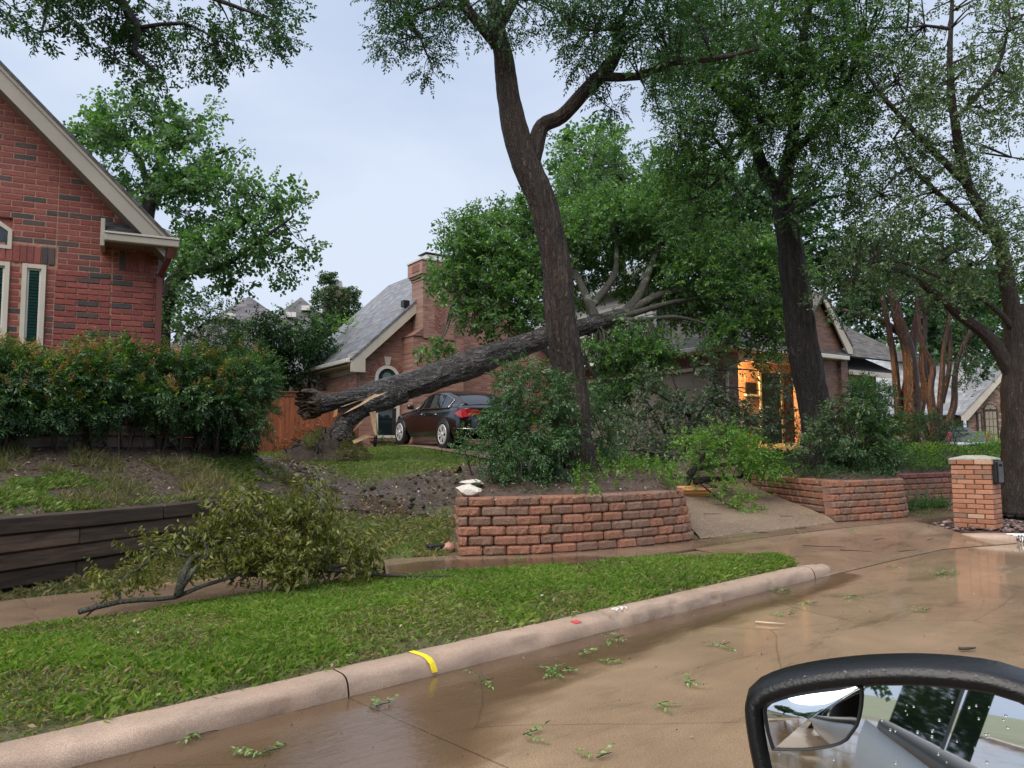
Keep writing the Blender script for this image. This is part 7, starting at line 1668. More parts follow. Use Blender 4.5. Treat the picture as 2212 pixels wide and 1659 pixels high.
# ground cover in the right bed and round the planter trunk
BD = np.array([[tuple(v) for v in r] for r in BEDROWS]); P, fi, fj = sample_grid(BD, 6500); ok = (P[:, 0] < 13) & (vnoise(P, 1.0) > -.45) & (fi < .75); P = P[ok]
foliage('ground_cover', P + np.array([0, 0, .03]), rdir(len(P)) * .6 + np.array([0, -.2, .8]), 'box', .14 * RNG.uniform(.6, 1.5, len(P)), m_leaf_ivy); 
P7 = P[(P[:, 0] > 6.9) & (RNG.random(len(P)) < .7)]
tag(foliage('ground_cover', P7 + np.array([0, 0, .07]), rdir(len(P7)) * .6 + np.array([0, -.2, .8]), 'box', .15, m_leaf_fresh), 'yellow green ground cover behind the far red capped wall', 'ground cover', kind='stuff')
tag(bpy.context.scene.objects['ground_cover'], 'low leafy ground cover on the raised right bed', 'ground cover', kind='stuff')
PS = np.array([tuple(v.co) for v in psoil.data.vertices]); idx = RNG.integers(0, len(PS), 700); P = PS[idx] + RNG.normal(0, .12, (700, 3)) * np.array([1, 1, 0]) + np.array([0, 0, .03]); ok = (P[:, 0] > .75) & (vnoise(P, 1.7) > -.2); P = P[ok]
o = foliage('ground_cover', P, rdir(len(P)) * .5 + np.array([0, -.3, .8]), 'pinnate', .2 * RNG.uniform(.6, 1.4, len(P)), m_leaf_fresh); tag(o, 'loose green seedlings under the trunk in the block planter', 'ground cover', kind='stuff')
lp = [T(2010, 1083)]; n = 160; P = np.stack([RNG.uniform(7.35, 8.5, n), np.zeros(n), np.full(n, .24)], 1); P[:, 1] = yfar(P[:, 0]) - RNG.uniform(.05, .35, n)
o = foliage('leaf_pile', P, rdir(n) * .8 + np.array([0, 0, .4]), 'pinnate', .22, m_leaf_elm); tag(o, 'drift of green leaves at the foot of the far block wall', 'leaf pile', kind='stuff')
# ================================================================ BLACK SEDAN
hd = Vector((-0.49, 0.872, 0)).normalized(); lf = Vector((-hd.y, hd.x, 0)) * 1.0
RL = D(967, 968, 19.3); rc = Vector((RL.x, RL.y, 0)) - lf * .80
def drz(v): return float(zraw(v.x, v.y)[0]) + .045
z_r = drz(rc); z_f = drz(rc + hd * 2.935); pit = math.atan2(z_f - z_r, 2.935)
fx = (hd * math.cos(pit) + Vector((0, 0, math.sin(pit)))).normalized(); up3 = fx.cross(lf).normalized()
MC = Matrix((fx, lf, up3)).transposed().to_4x4(); MC.translation = Vector((rc.x, rc.y, z_r))
CAR = thing('sedan', 'glossy black sedan parked on the drive under the fallen trunk', 'car', MC.translation)
m_paint, t, p = base_mat('black car paint'); p.inputs['Base Color'].default_value = (0.004, 0.004, 0.005, 1); p.inputs['Roughness'].default_value = 0.22; p.inputs['Coat Weight'].default_value = 0.6; p.inputs['Coat Roughness'].default_value = 0.03
m_cglass = glassy('car glass', (0.010, 0.013, 0.015), 0.02); m_chrome = plain('chrome', (0.75, 0.76, 0.78), 0.12, 1.0); m_tyre = plain('tyre rubber', (0.014, 0.014, 0.015), 0.75); m_rim = plain('alloy rim', (0.60, 0.60, 0.61), 0.35, 0.25)
m_tail, t, p = base_mat('red lens'); p.inputs['Base Color'].default_value = (0.42, 0.006, 0.012, 1); p.inputs['Roughness'].default_value = 0.12; p.inputs['Coat Weight'].default_value = 0.8
def loft_sections(secs, name, mat, parent, M, smooth=True):
    rows = []
    for x, pts in secs:
        full = [(x, -y, z) for y, z in pts[::-1]] + [(x, y, z) for y, z in pts if y > 1e-4]
        rows.append([Vector(q) for q in full])
    n = len(rows[0]); vs = [v for r in rows for v in r]; fs = [(i * n + j, (i + 1) * n + j, (i + 1) * n + j + 1, i * n + j + 1) for i in range(len(rows) - 1) for j in range(n - 1)]
    fs += [tuple(range(n)), tuple(range((len(rows) - 1) * n, len(rows) * n))[::-1]]
    return mk(name, vs, fs, mat, parent, smooth, M)
def sec(w, zb, zs, zt): return [(0, zt + .02), (w * .62, zt + .005), (w * .86, zt - .03), (w * .955, zs), (w, zs - .16), (w * 1.0, .52), (w * .985, zb + .12), (w * .93, zb), (0, zb - .01)]
ST = [(-1.10, .66, .42, .66, .74), (-1.06, .78, .32, .80, .92), (-.95, .86, .27, .90, 1.03), (-.6, .915, .25, .93, 1.08), (-.2, .93, .24, .93, 1.06), (.4, .935, .22, .92, 1.03), (1.2, .935, .21, .91, 1.0), (2.0, .93, .21, .90, .98), (2.5, .925, .22, .88, .96), (3.0, .91, .24, .84, .91), (3.4, .87, .26, .77, .83), (3.7, .78, .30, .68, .73), (3.86, .62, .36, .58, .62)]
body = loft_sections([(x, sec(w, zb, zs, zt)) for x, w, zb, zs, zt in ST], 'body', m_paint, CAR, MC)
GH = [(-.62, 1.07), (-.35, 1.20), (0.0, 1.345), (.35, 1.435), (.75, 1.475), (1.15, 1.478), (1.5, 1.43), (1.8, 1.31), (2.1, 1.16), (2.42, .985)]
def belt(x): return np.interp(x, [-.62, .4, 2.42], [1.03, .985, .95])
def ghsec(zt, x):
    b = belt(x); h = max(zt - b, .01); e = min(.10, h * .45)
    return [(0, zt), (.40, zt - .008), (.60, zt - .035 * min(1, h * 3)), (.665, zt - e), (lerp(.665, .835, .5), lerp(zt - e, b, .5)), (.835, b - .02)]
loft_sections([(x, ghsec(zt, x)) for x, zt in GH], 'cabin', m_paint, CAR, MC)
gx_ = [q[0] for q in GH]; gz_c = [q[1] for q in GH]
def side_pt(x, f, off=.008):
    zt = np.interp(x, gx_, gz_c); b = belt(x); h = max(zt - b, .01); e = min(.10, h * .45); z = lerp(b + .01, zt - e, f); y = lerp(.835, .665, f)
    return Vector((x, y + off, z))
for sgn in (1, -1):
    for xa, xb in ((-.02, .36), (.40, 1.10), (1.16, 1.98)):
        n_ = 8; lo = [side_pt(lerp(xa, xb, i / n_), .06) for i in range(n_ + 1)]; hi = [side_pt(lerp(xa, xb, i / n_), .93) for i in range(n_ + 1)]
        for v in lo + hi: v.y *= sgn
        mk('window', lo + hi, [(i, i + 1, n_ + 2 + i, n_ + 1 + i) if sgn > 0 else (n_ + 1 + i, n_ + 2 + i, i + 1, i) for i in range(n_)], m_cglass, CAR, True, MC)
    tr = [side_pt(lerp(-.10, 2.1, i / 24), .02, .012) for i in range(25)] ; tr2 = [side_pt(lerp(2.1, -.10, i / 24), 1.0, .012) for i in range(25)]
    loop = tr + tr2 + [tr[0]]
    for v in loop: v.y *= sgn
    MB().tube(loop, [.011] * len(loop), 5, False).build('chrome_trim', m_chrome, CAR, True, MC)
    MB().box((2.02, sgn * 1.00, 1.03), .10, .20, .13, None, .03).build('wing_mirror', m_paint, CAR, True, MC)
    for x in (.50, 1.42): MB().box((x, sgn * .945, .84), .16, .025, .03, None, .008).build('door_handle', m_chrome, CAR, True, MC)
    # wheels
    for x in (0.0, 2.935):
        def lathe(prof, n=36):
            vs = [(x + r * math.cos(2 * math.pi * i / n), sgn * y, .34 + r * math.sin(2 * math.pi * i / n)) for r, y in prof for i in range(n)]
            return vs, [(k * n + i, k * n + (i + 1) % n, (k + 1) * n + (i + 1) % n, (k + 1) * n + i) for k in range(len(prof) - 1) for i in range(n)]
        vs, fs = lathe([(.40, .93), (.40, .946), (.35, .947), (.35, .93)]); mk('wheel_arch', vs, fs, m_black, CAR, True, MC)
        vs, fs = lathe([(.235, .90), (.25, .955), (.30, .965), (.335, .95), (.342, .90), (.342, .74), (.30, .72)]); wh = mk('wheel', vs, fs, m_tyre, CAR, True, MC)
        vs, fs = lathe([(.34, .80), (.36, .95), (.34, .952), (.0, .90)]); mk('wheel_well', vs, fs, m_black, CAR, True, MC)
        vs, fs = lathe([(.25, .955), (.24, .972), (.225, .965), (.215, .925), (.001, .920)]); rim = mk('rim', vs, fs, m_rim, wh, True, MC)
        vs, fs = lathe([(.05, .93), (.05, .97), (.035, .978), (.0, .978)], 14); mk('hub', vs, fs, m_rim, wh, True, MC)
        dk = MB()
        for k in range(5):
            a0_ = 2 * math.pi * (k + .5) / 5
            for da in (-.26, .26):
                pass
            dk.add([(x + r * math.cos(a0_ + da), sgn * .9665, .34 + r * math.sin(a0_ + da)) for r, da in ((.085, -.10), (.085, .10), (.195, .22), (.202, 0), (.195, -.22))], [(0, 1, 2, 3, 4)])
            dk.add([(x + r * math.cos(a0_ + math.pi / 5 + da), sgn * .9665, .34 + r * math.sin(a0_ + math.pi / 5 + da)) for r, da in ((.10, 0), (.205, .055), (.205, -.055))], [(0, 1, 2)])
        mk('rim_face', [(x + .222 * math.cos(2 * math.pi * i / 36), sgn * .964, .34 + .222 * math.sin(2 * math.pi * i / 36)) for i in range(36)], [tuple(range(36))], m_rim, wh, False, MC)
        tag(dk.build('spoke_gaps', m_black, wh, False, MC), kind='stuff')
    # tail lamp wrapping the corner
    tl = [(-.62, .915, .86), (-.80, .905, .80), (-.96, .868, .76), (-1.06, .80, .78), (-1.075, .60, .82), (-1.07, .42, .85), (-1.045, .42, .95), (-1.035, .60, .97), (-1.0, .80, .975), (-.90, .87, .965), (-.74, .90, .92)]
    P_ = [Vector((a - .012, sgn * (b + .014), c)) for a, b, c in tl]
    mk('tail_lamp', P_ + [q + Vector((.06, -sgn * .05, 0)) for q in P_], [(0, 1, 10), (1, 2, 9, 10), (2, 3, 8, 9), (3, 4, 7, 8), (4, 5, 6, 7)], m_tail, CAR, False, MC)
n_ = 8
gl_ = []
for i in range(n_ + 1):
    x = lerp(-.56, .22, i / n_); zt = np.interp(x, gx_, gz_c); wy = lerp(.60, .52, i / n_); gl_.append([Vector((x - .006, y, zt + .010 - .03 * (y / .6) ** 2)) for y in np.linspace(-wy, wy, 7)])
grid('rear_window', [[q for q in r] for r in gl_], m_cglass, CAR).matrix_basis = MC
gl_ = []
for i in range(n_ + 1):
    x = lerp(1.58, 2.36, i / n_); zt = np.interp(x, gx_, gz_c); wy = lerp(.52, .66, i / n_); gl_.append([Vector((x + .006, y, zt + .010 - .03 * (y / .6) ** 2)) for y in np.linspace(-wy, wy, 7)])
grid('windscreen', gl_, m_cglass, CAR).matrix_basis = MC
MB().tube([(-.60, .93, .50), (-.95, .895, .50), (-1.06, .80, .50), (-1.115, .6, .50), (-1.12, 0, .50), (-1.115, -.6, .50), (-1.06, -.80, .50), (-.95, -.895, .50), (-.60, -.93, .50)], [.014] * 9, 6).build('bumper_trim', m_chrome, CAR, True, MC)
MB().box((-1.105, 0, .72), .02, .54, .13, None, .004).build('number_plate', m_white, CAR, False, MC)
MB().box((-1.09, 0, .83), .03, .70, .03, None, .008).build('boot_trim', m_chrome, CAR, False, MC)
# ================================================================ PICKUP
pk0 = D(2096, 978, 36); MK = frame((pk0.x, pk0.y, 1.38 - 36 * (979 - 965) / F), (0.25, 0.97, 0)) @ Matrix.Rotation(.20, 4, 'Y')
PU = thing('pickup_truck', 'grey pickup truck with red tail lamp parked before the brown brick house', 'truck', MK.translation)
m_tr = plain('grey truck paint', (0.13, 0.135, 0.14), 0.3, 0.3)
PB = MB().box((1.0, .80, .78), 2.0, .14, .50, None, .03).box((1.0, -.80, .78), 2.0, .14, .50, None, .03).box((1.0, 0, .55), 2.0, 1.5, .08).build('bed', m_tr, PU, False, MK)
MB().box((-.02, 0, .78), .07, 1.48, .48, None, .02).build('tailgate', m_tr, PU, False, MK); MB().box((-.065, 0, .92), .03, .24, .09, None, .01).build('tailgate_handle', m_black, PU, False, MK)
MB().box((-.08, 0, .44), .16, 1.75, .16, None, .03).build('bumper', m_chrome, PU, False, MK)
for s_ in (1, -1): MB().box((-.02, s_ * .80, .80), .08, .145, .40, None, .02).build('tail_lamp', m_tail, PU, False, MK)
loft_sections([(2.02, [(0, 1.72), (.6, 1.70), (.72, 1.62), (.86, 1.05), (.88, .5), (.8, .35), (0, .35)]), (3.6, [(0, 1.74), (.6, 1.72), (.72, 1.64), (.86, 1.05), (.88, .5), (.8, .35), (0, .35)]), (4.2, [(0, 1.12), (.6, 1.10), (.76, 1.06), (.86, .98), (.88, .5), (.8, .35), (0, .35)]), (5.3, [(0, 1.02), (.6, 1.0), (.76, .96), (.84, .86), (.86, .5), (.8, .4), (0, .4)])], 'cab', m_tr, PU, MK, False)
MB().box((2.015, 0, 1.38), .02, 1.2, .40, None, .02).build('rear_window', m_cglass, PU, False, MK)
for x in (.9, 4.4):
    for s_ in (1, -1): MB().tube([(x, s_ * .66, .36), (x, s_ * .90, .36)], [.37, .37], 20).build('wheel', m_tyre, PU, True, MK)

# ================================================================ OUR OWN CAR: DOOR MIRROR
kv = Vector((0.735, 0.678, 0)); lv = Vector((-0.678, 0.735, 0))
def CP(s, lat, z): return kv * s + lv * lat + Vector((0, 0, z))
OC = thing('silver_car', 'silver car in the foreground with black wet door mirror', 'car', CP(0, -.6, 0))
Mc = D(1955, 1630, .74); dv = (Mc - Vector((0, 0, H))).normalized(); rv = (-kv * 1.0 - lv * 0.085 + Vector((0, 0, -.055))).normalized(); mn = (rv - dv).normalized()
def onm(px, py, off=0.0):
    d = ray(px, py); o = Vector((0, 0, H)); c = Mc + mn * off; t_ = (c - o).dot(mn) / d.dot(mn); return o + d * t_
OUT = [(1652, 1735), (1633, 1659), (1620, 1590), (1614, 1535), (1619, 1511), (1640, 1492), (1690, 1473), (1770, 1457), (1870, 1447), (1975, 1445), (2075, 1452), (2150, 1464), (2212, 1483), (2262, 1511), (2300, 1560), (2312, 1640), (2303, 1720), (2265, 1785), (2150, 1812), (1950, 1818), (1750, 1803), (1680, 1775)]
op, _ = spline([onm(*q) for q in OUT + OUT[:1]], [1] * (len(OUT) + 1), .012); op = op[:-1]
cen = sum(op, Vector()) / len(op)
def ins(P_, k, off): return [cen + (q - cen) * k + mn * off for q in P_]
def ins2(P_, w_, off):
    res = []
    for i, q in enumerate(P_):
        tdir = (P_[(i + 1) % len(P_)] - P_[i - 1]).normalized(); inn = mn.cross(tdir)
        if inn.dot(cen - q) < 0: inn = -inn
        res.append(q + inn * w_ + mn * off)
    return res
R0 = ins2(op, .016, -.006); R1 = ins2(op, .012, .006); R2 = ins2(op, .003, .008); R3 = ins2(op, -.004, -.004); R4 = ins2(op, -.012, -.03); R5 = ins2(op, -.004, -.07); R6 = ins(op, .80, -.115); R7 = ins(op, .35, -.135)
rows = [r + [r[0]] for r in (R0, R1, R2, R3, R4, R5, R6, R7)]
m_hous = plain('wet black housing', (0.0035, 0.0035, 0.004), 0.35, bmp=0.15, bscale=300)
MH = grid('mirror_housing', rows, m_hous, OC)
m_mirr, t, p = base_mat('mirror silver'); p.inputs['Base Color'].default_value = (0.80, 0.83, 0.84, 1); p.inputs['Metallic'].default_value = 1.0; p.inputs['Roughness'].default_value = 0.015
GLS = ins2(op, .014, -.004)
mk('mirror_glass', GLS, [tuple(range(len(GLS)))], m_mirr, MH)
AUX = [(1672, 1618), (1660, 1580), (1652, 1535), (1656, 1515), (1680, 1500), (1730, 1488), (1800, 1481), (1846, 1479), (1859, 1488), (1858, 1530), (1848, 1570), (1828, 1598), (1795, 1612), (1735, 1619)]
ap, _ = spline([onm(*q, -.002) for q in AUX + AUX[:1]], [1] * (len(AUX) + 1), .008); ac = sum(ap, Vector()) / len(ap)
rows = [[ac + (q - ac) * f + mn * (.0085 * (1 - f * f) + .001) for q in ap] for f in (1.0, .9, .75, .6, .45, .3, .15, .01)]
grid('blind_spot_mirror', rows, m_mirr, MH)
rowsb = [[ac + (q - ac) * f + mn * o_ for q in ap] for f, o_ in ((.992, .0012), (1.0, .003), (1.035, .003), (1.045, -.001))]
grid('blind_spot_rim', rowsb, m_black, MH)
MB().tube([CP(.80, .12, .98), CP(.80, .22, 1.03), Mc - mn * .07 + Vector((0, 0, -.03))], [.05, .045, .045], 10).build('mirror_arm', m_hous, OC, True)
m_oglass = glassy('tinted side glass', (0.008, 0.012, 0.012), 0.03); m_oglass.node_tree.nodes['Principled BSDF'].inputs['Specular IOR Level'].default_value = 0.18
m_silver = plain('silver paint', (0.46, 0.48, 0.50), 0.25, 0.55)
prof = [(.10, .28), (.17, .35), (.205, .55), (.21, .75), (.185, .92), (.150, 1.015)]
rows = [[CP(s, l_, z) for l_, z in prof] for s in (1.5, 1.2, .9, .4, 0, -.5, -1.0, -1.6, -2.2, -2.8, -3.2)]
grid('side_panel', rows, m_silver, OC)
rows = [[CP(s, l_, z) for l_, z in ((.152, 1.012), (.160, 1.02), (.150, 1.05), (.130, 1.055))] for s in (1.0, .4, 0, -.6, -1.2, -1.8, -2.1)]
grid('belt_trim', rows, m_black, OC)
rows = [[CP(s, l_, z) for l_, z in ((.128, 1.056), (.07, 1.22), (-.03, 1.38))] for s in (-.43, -.8, -1.2, -1.6, -1.9)]
grid('rear_window', rows, m_oglass, OC)
rows = [[CP(s, l_, z) for l_, z in ((.128, 1.056), (.07, 1.22), (-.03, 1.38))] for s in (-.05, -.2, -.355)]
grid('front_window', rows, m_oglass, OC)
rows = [[CP(s, l_, z) for l_, z in ((-.028, 1.382), (-.05, 1.42), (-.25, 1.47), (-.9, 1.49))] for s in (.75, .3, -.05, -.3, -.9, -1.4, -1.9, -2.4)]
grid('roof', rows, m_silver, OC)
rows = [[CP(s, l_, z) for l_, z in ((.132, 1.05), (.075, 1.22), (-.025, 1.385))] for s in (-.36, -.42)]
grid('pillar', rows, m_black, OC)
rows = [[CP(s, -.75, z) for z in (.35, .9, 1.46)] for s in (1.2, 0, -1.2, -2.4)]
grid('cabin_blocker', rows, plain('dark cabin blocker', (0.012, 0.012, 0.013), 0.8), OC)  # dark panel added to block the bright gap the mirror shows through the window
for s in (-2.25,):
    MB().tube([CP(s, .05, .33), CP(s, .215, .33)], [.33, .33], 24).build('wheel', m_tyre, OC, True)
dp = MB()
for i in range(46):
    px = random.uniform(1660, 2200); py = random.uniform(1490, 1655); c = onm(px, py, -.0035); r_ = random.uniform(.0006, .0014)
    vs = []; 
    u1 = mn.cross(Vector((0, 0, 1))).normalized(); u2 = mn.cross(u1)
    ring_ = [c + (u1 * math.cos(a) + u2 * math.sin(a)) * r_ for a in np.linspace(0, 2 * math.pi, 7)[:-1]]; top = c + mn * r_ * .7
    dp.add(ring_ + [top], [(k, (k + 1) % 6, 6) for k in range(6)])
for i in range(16):
    a = i / 16; j = int(len(op) * (.22 + .42 * a)); c = R2[j % len(op)] + Vector((random.uniform(-.004, .004), random.uniform(-.004, .004), .003)); r_ = random.uniform(.0010, .0022)
    ring_ = [c + Vector((math.cos(q) * r_, math.sin(q) * r_, 0)) for q in np.linspace(0, 2 * math.pi, 7)[:-1]]; dp.add(ring_ + [c + Vector((0, 0, r_ * .8))], [(k, (k + 1) % 6, 6) for k in range(6)])
m_drop, t, p = base_mat('water drop'); p.inputs['Base Color'].default_value = (0.75, 0.78, 0.8, 1); p.inputs['Roughness'].default_value = 0.05; p.inputs['Transmission Weight'].default_value = 0.9
tag(dp.build('rain_drops', m_drop, MH, True), kind='stuff')

# ================================================================ WHAT THE MIRROR SEES: THE STREET BEHIND
LB = mk('lawn', [KP(-60, 10.4, .10), KP(-60, 40, .5), KP(60, 40, .5), KP(60, 10.4, .10)], [(0, 1, 2, 3)], m_far); tag(LB, kind='structure')
mb = MB().prism([KP(-45, 10.4, -.1), KP(-45, 10.4, .12), KP(-45, 10.6, .125), KP(-45, 10.6, -.1)], kd * 90); tag(mb.build('kerb', m_kerb), kind='structure')
def world_tree(label, base, crown_r, h_, seed):
    t_ = thing('street_tree', label, 'tree', base, 'trees across the street behind the camera')
    limb('trunk', [Vector(base) - Vector((0, 0, .2)), Vector(base) + Vector((.2, 0, h_ * .5)), Vector(base) + Vector((0, .2, h_))], [.3, .22, .1], m_bark_dark, t_, 12, .5)
    n_ = 260; c = np.array(base) + np.array([0, 0, h_]); d_ = rdir(n_) * (RNG.uniform(.3, 1, n_) ** .4)[:, None] * np.array([crown_r, crown_r, crown_r * .8]); P_ = np.repeat(c + d_, 6, 0) + RNG.normal(0, .35, (n_ * 6, 3))
    foliage('crown', P_, rdir(len(P_)), 'maple', .8, m_leaf_elm, t_)
for i, (s, q_, r_, h_) in enumerate(((-9, 13, 3.4, 5.5), (-17, 14, 4, 6), (-26, 13, 4, 6), (-34, 4.5 + 10, 4.5, 6.5), (-40, -4, 4.5, 6), (-22, -6, 3.6, 5.5), (-4, 16, 3.5, 6), (-12, 12, 3.2, 4.5), (-21, 12, 3.6, 5), (-30, 12, 4, 5), (-36, 3, 5, 5), (-15, 20, 5, 7), (-28, 20, 5, 7))):
    world_tree('leafy street tree across the road behind the silver car', tuple(KP(s, q_, .1)), r_, h_, i)

# ================================================================ SMALL THINGS
# stones round the mailbox
m_stone = objrand('river stone', [(0.0, (0.085, 0.052, 0.050)), (0.25, (0.120, 0.075, 0.068)), (0.5, (0.070, 0.048, 0.048)), (0.72, (0.190, 0.120, 0.100)), (0.88, (0.30, 0.24, 0.21)), (0.95, (0.24, 0.10, 0.08))], 0.35, var=0.3, bscale=40, bmp=0.3)
import bmesh
m_lime = plain('pale limestone', (0.56, 0.53, 0.48), 0.7, var=0.2, scale=8, bmp=0.6)
def rock(sub, sq, seed, mat, rough=.12):
    bm = bmesh.new(); bmesh.ops.create_icosphere(bm, subdivisions=sub, radius=1.0)
    for v in bm.verts:
        k = 1 + rough * float(fbm(np.array([tuple(v.co)]) + seed * 7.7, 1.3, 2)[0]); v.co = Vector((v.co.x * k * sq[0], v.co.y * k * sq[1], v.co.z * k * sq[2]))
    me = bpy.data.meshes.new('stone'); bm.to_mesh(me); bm.free(); me.materials.append(mat); me.polygons.foreach_set('use_smooth', [mat is not m_lime] * len(me.polygons)); return me
RK = [rock(2 if i < 2 else 1, (1, random.uniform(.6, .9), random.uniform(.35, .6)), i, m_stone, .35) for i in range(6)]
bedp = [V(6.42, 12.15, .112), V(6.75, 11.68, .112), V(7.15, 11.42, .112), V(7.7, 11.36, .112), V(8.3, 11.70, .112), V(10.8, 14.0, .112), V(11.5, 15.4, .112), V(9.5, 14.75, .112), V(7.6, 13.3, .112), V(6.5, 12.5, .112)]
SB = mk('stone_bed', bedp, [tuple(range(len(bedp)))], m_mulch); tag(SB, kind='structure')
cnt = 0
while cnt < 300:
    x, y = random.uniform(6.4, 10.2), random.uniform(11.4, 14.8)
    if cnt < 190: x, y = random.uniform(6.4, 8.4), random.uniform(11.4, 13.0)
    if not inpoly(np.array([x]), np.array([y]), [(q.x, q.y) for q in bedp])[0]: continue
    lo = MM.inverted() @ Vector((x, y, .2))
    if -.03 < lo.x < fl_w + .03 and -.03 < lo.y < st_w + .03: continue
    s_ = random.uniform(.028, .062)
    inst('stone', random.choice(RK), SB, Matrix.Translation((x, y, .112 + s_ * .3 + random.uniform(0, .03))) @ Matrix.Rotation(random.uniform(0, 6.3), 4, 'Z') @ Matrix.Rotation(random.uniform(-.5, .5), 4, 'X') @ Matrix.Scale(s_, 4)); cnt += 1
# pale rocks on the planter corner, pink stone and drain at its foot
for px, py, Y_, s_, sq, lab in ((1015, 1062, 9.0, .15, (1, .7, .45), 'white limestone lump on the left corner of the planter'), (1022, 1042, 9.35, .13, (1.2, .8, .28), 'flat pale stone behind the white lump on the planter corner')):
    o = inst('rock', rock(2, sq, s_ * 10, m_lime, .45), None, Matrix.Translation(D(px, py, Y_)) @ Matrix.Scale(s_, 4)); tag(o, lab, 'rock')
pk_ = G(973, 1196, .20); o = inst('rock', rock(2, (1, .8, .7), 3, plain('pink stone', (0.36, 0.17, 0.13), 0.5, var=.2), .3), None, Matrix.Translation(pk_ + Vector((-.02, .02, .06))) @ Matrix.Scale(.085, 4)); tag(o, 'pink stone beside the planter at the sidewalk edge', 'rock')
o = MB().box((0, 0, .05), .22, .16, .12, None, .012).build('drain_box', m_black, None, False, Matrix.Translation(G(942, 1196, .2)) @ Matrix.Rotation(.5, 4, 'Z')); tag(o, 'black plastic drain box at the sidewalk edge left of the planter', 'drain')
# split log on the drive
lg = T(1497, 1078); m_or = woodmat('fresh orange wood', (0.42, 0.17, 0.055), (0.72, 0.42, 0.19), 0.55, (1.2, 16, 16), 3, .1)
ML_ = frame((lg.x, lg.y, drz(lg) + .09), (.98, .15, 0)); vs = []; 
for i in range(15):
    a = 2 * math.pi * i / 15; r_ = .085 * (1 + .25 * random.uniform(-1, 1)); vs.append((-.27 + random.uniform(-.05, .02), r_ * math.cos(a) * 1.3, r_ * math.sin(a)))
for i in range(15):
    a = 2 * math.pi * i / 15; r_ = .085 * (1 + .25 * random.uniform(-1, 1)); vs.append((.27 + random.uniform(-.05, .11), r_ * math.cos(a) * 1.3, r_ * math.sin(a)))
o = mk('split_log', vs, [(i, (i + 1) % 15, 15 + (i + 1) % 15, 15 + i) for i in range(15)] + [tuple(range(15))[::-1], tuple(range(15, 30))], m_or, None, False, ML_); tag(o, 'splintered bright orange log lying on the driveway', 'log')
b1 = D(1487, 1055, lg.y + .15)
o = thing('broken_limb', 'broken dark limb end with pale torn wood above the orange log', 'branch', b1)
limb('limb', [b1 + Vector((.0, .1, -.05)), D(1492, 1040, lg.y + .1), D(1488, 1022, lg.y + .2), D(1520, 1010, lg.y + .6), D(1600, 1000, lg.y + 1.2)], [.05, .06, .05, .05, .03], m_bark_dark, o, 10, .06)
splinter('torn_wood', [D(1488, 1062, lg.y + .04), D(1494, 1040, lg.y + .03), D(1500, 1022, lg.y + .04), D(1504, 1040, lg.y + .04), D(1496, 1060, lg.y + .04)], .03, m_split, o)
# torn leaf sprigs and sticks on the pavement
m_litter = leafmat('street leaf', [(0, (.08, .17, .04)), (1, (.22, .36, .10))], .35, .2, .6)
spots = [(1207, 1452, 26, 8), (1330, 1379, 14, 4), (1308, 1432, 12, 3), (1693, 1278, 14, 4), (2035, 1240, 20, 7), (1704, 1330, 8, 2), (812, 1528, 12, 3), (566, 1630, 14, 4), (1250, 1412, 8, 2), (1290, 1640, 8, 2), (1480, 1478, 6, 2), (1915, 1226, 8, 2), (1755, 1305, 6, 2), (430, 1590, 9, 2), (1040, 1475, 6, 2), (1560, 1395, 6, 2), (1840, 1290, 7, 2), (1130, 1590, 7, 2), (2000, 1320, 6, 2), (1420, 1525, 6, 2)]
for px, py, r_, k in spots:
    c = G(px, py, .012); R_ = r_ * c.y / F; P_ = np.array([tuple(c)]) + RNG.normal(0, .45, (k, 3)) * R_ * np.array([1.3, 1.3, .0]) + np.array([0, 0, .015]); A_ = rdir(k) * np.array([1, 1, .15]) + np.array([0, 0, .12])
    lb_ = {1207: 'largest torn leaf cluster lying on the open street', 2035: 'bushy torn leaf clump on the street off the driveway apron'}.get(px)
    e_ = thing('leaf_sprig', lb_ or 'torn green leaf sprig lying on the wet street', 'leaf sprig', c, None if lb_ else 'leaf sprigs on the street')
    tag(foliage('leaves', P_, A_, 'pinnate', .13, m_litter, e_, .9, .3), kind='stuff'); limb('stem', [c + Vector((0, 0, .008)), c + Vector((.03, .02, .012)), c + Vector((.07, .05, .01))], [.004, .003, .002], m_twig, e_, 5, .05)
for px, py, r_, k, z in ((1125, 1210, 18, 5, .22), (1475, 1150, 12, 3, .22), (1280, 1210, 8, 2, .22), (1840, 1145, 10, 3, .2), (1600, 1130, 10, 3, .24), (1715, 1150, 7, 2, .2)):
    c = G(px, py, z); P_ = np.array([tuple(c)]) + RNG.normal(0, .05, (k, 3)) * np.array([1, 1, 0]) + np.array([0, 0, .012])
    e_ = thing('leaf_sprig', 'torn green leaf sprig lying on the sidewalk and apron', 'leaf sprig', c, 'leaf sprigs on the sidewalk')
    tag(foliage('leaves', P_, rdir(k) * np.array([1, 1, .15]), 'pinnate', .13, m_litter, e_, .9, .3), kind='stuff'); limb('stem', [c + Vector((0, 0, .008)), c + Vector((.03, .02, .012)), c + Vector((.07, .05, .01))], [.004, .003, .002], m_twig, e_, 5, .05)
def stick(px, py, z, ln, r_, ang, lab, grp, mat=m_twig):
    c = G(px, py, z + r_); d = Vector((math.cos(ang), math.sin(ang), 0)); w_ = Vector((-d.y, d.x, 0)) * ln * random.uniform(-.12, .12)
    o = MB().tube([c - d * ln / 2, c + w_, c + d * ln / 2], [r_, r_ * .9, r_ * .4], 6).build('stick', mat, None, True); tag(o, lab, 'stick', grp)
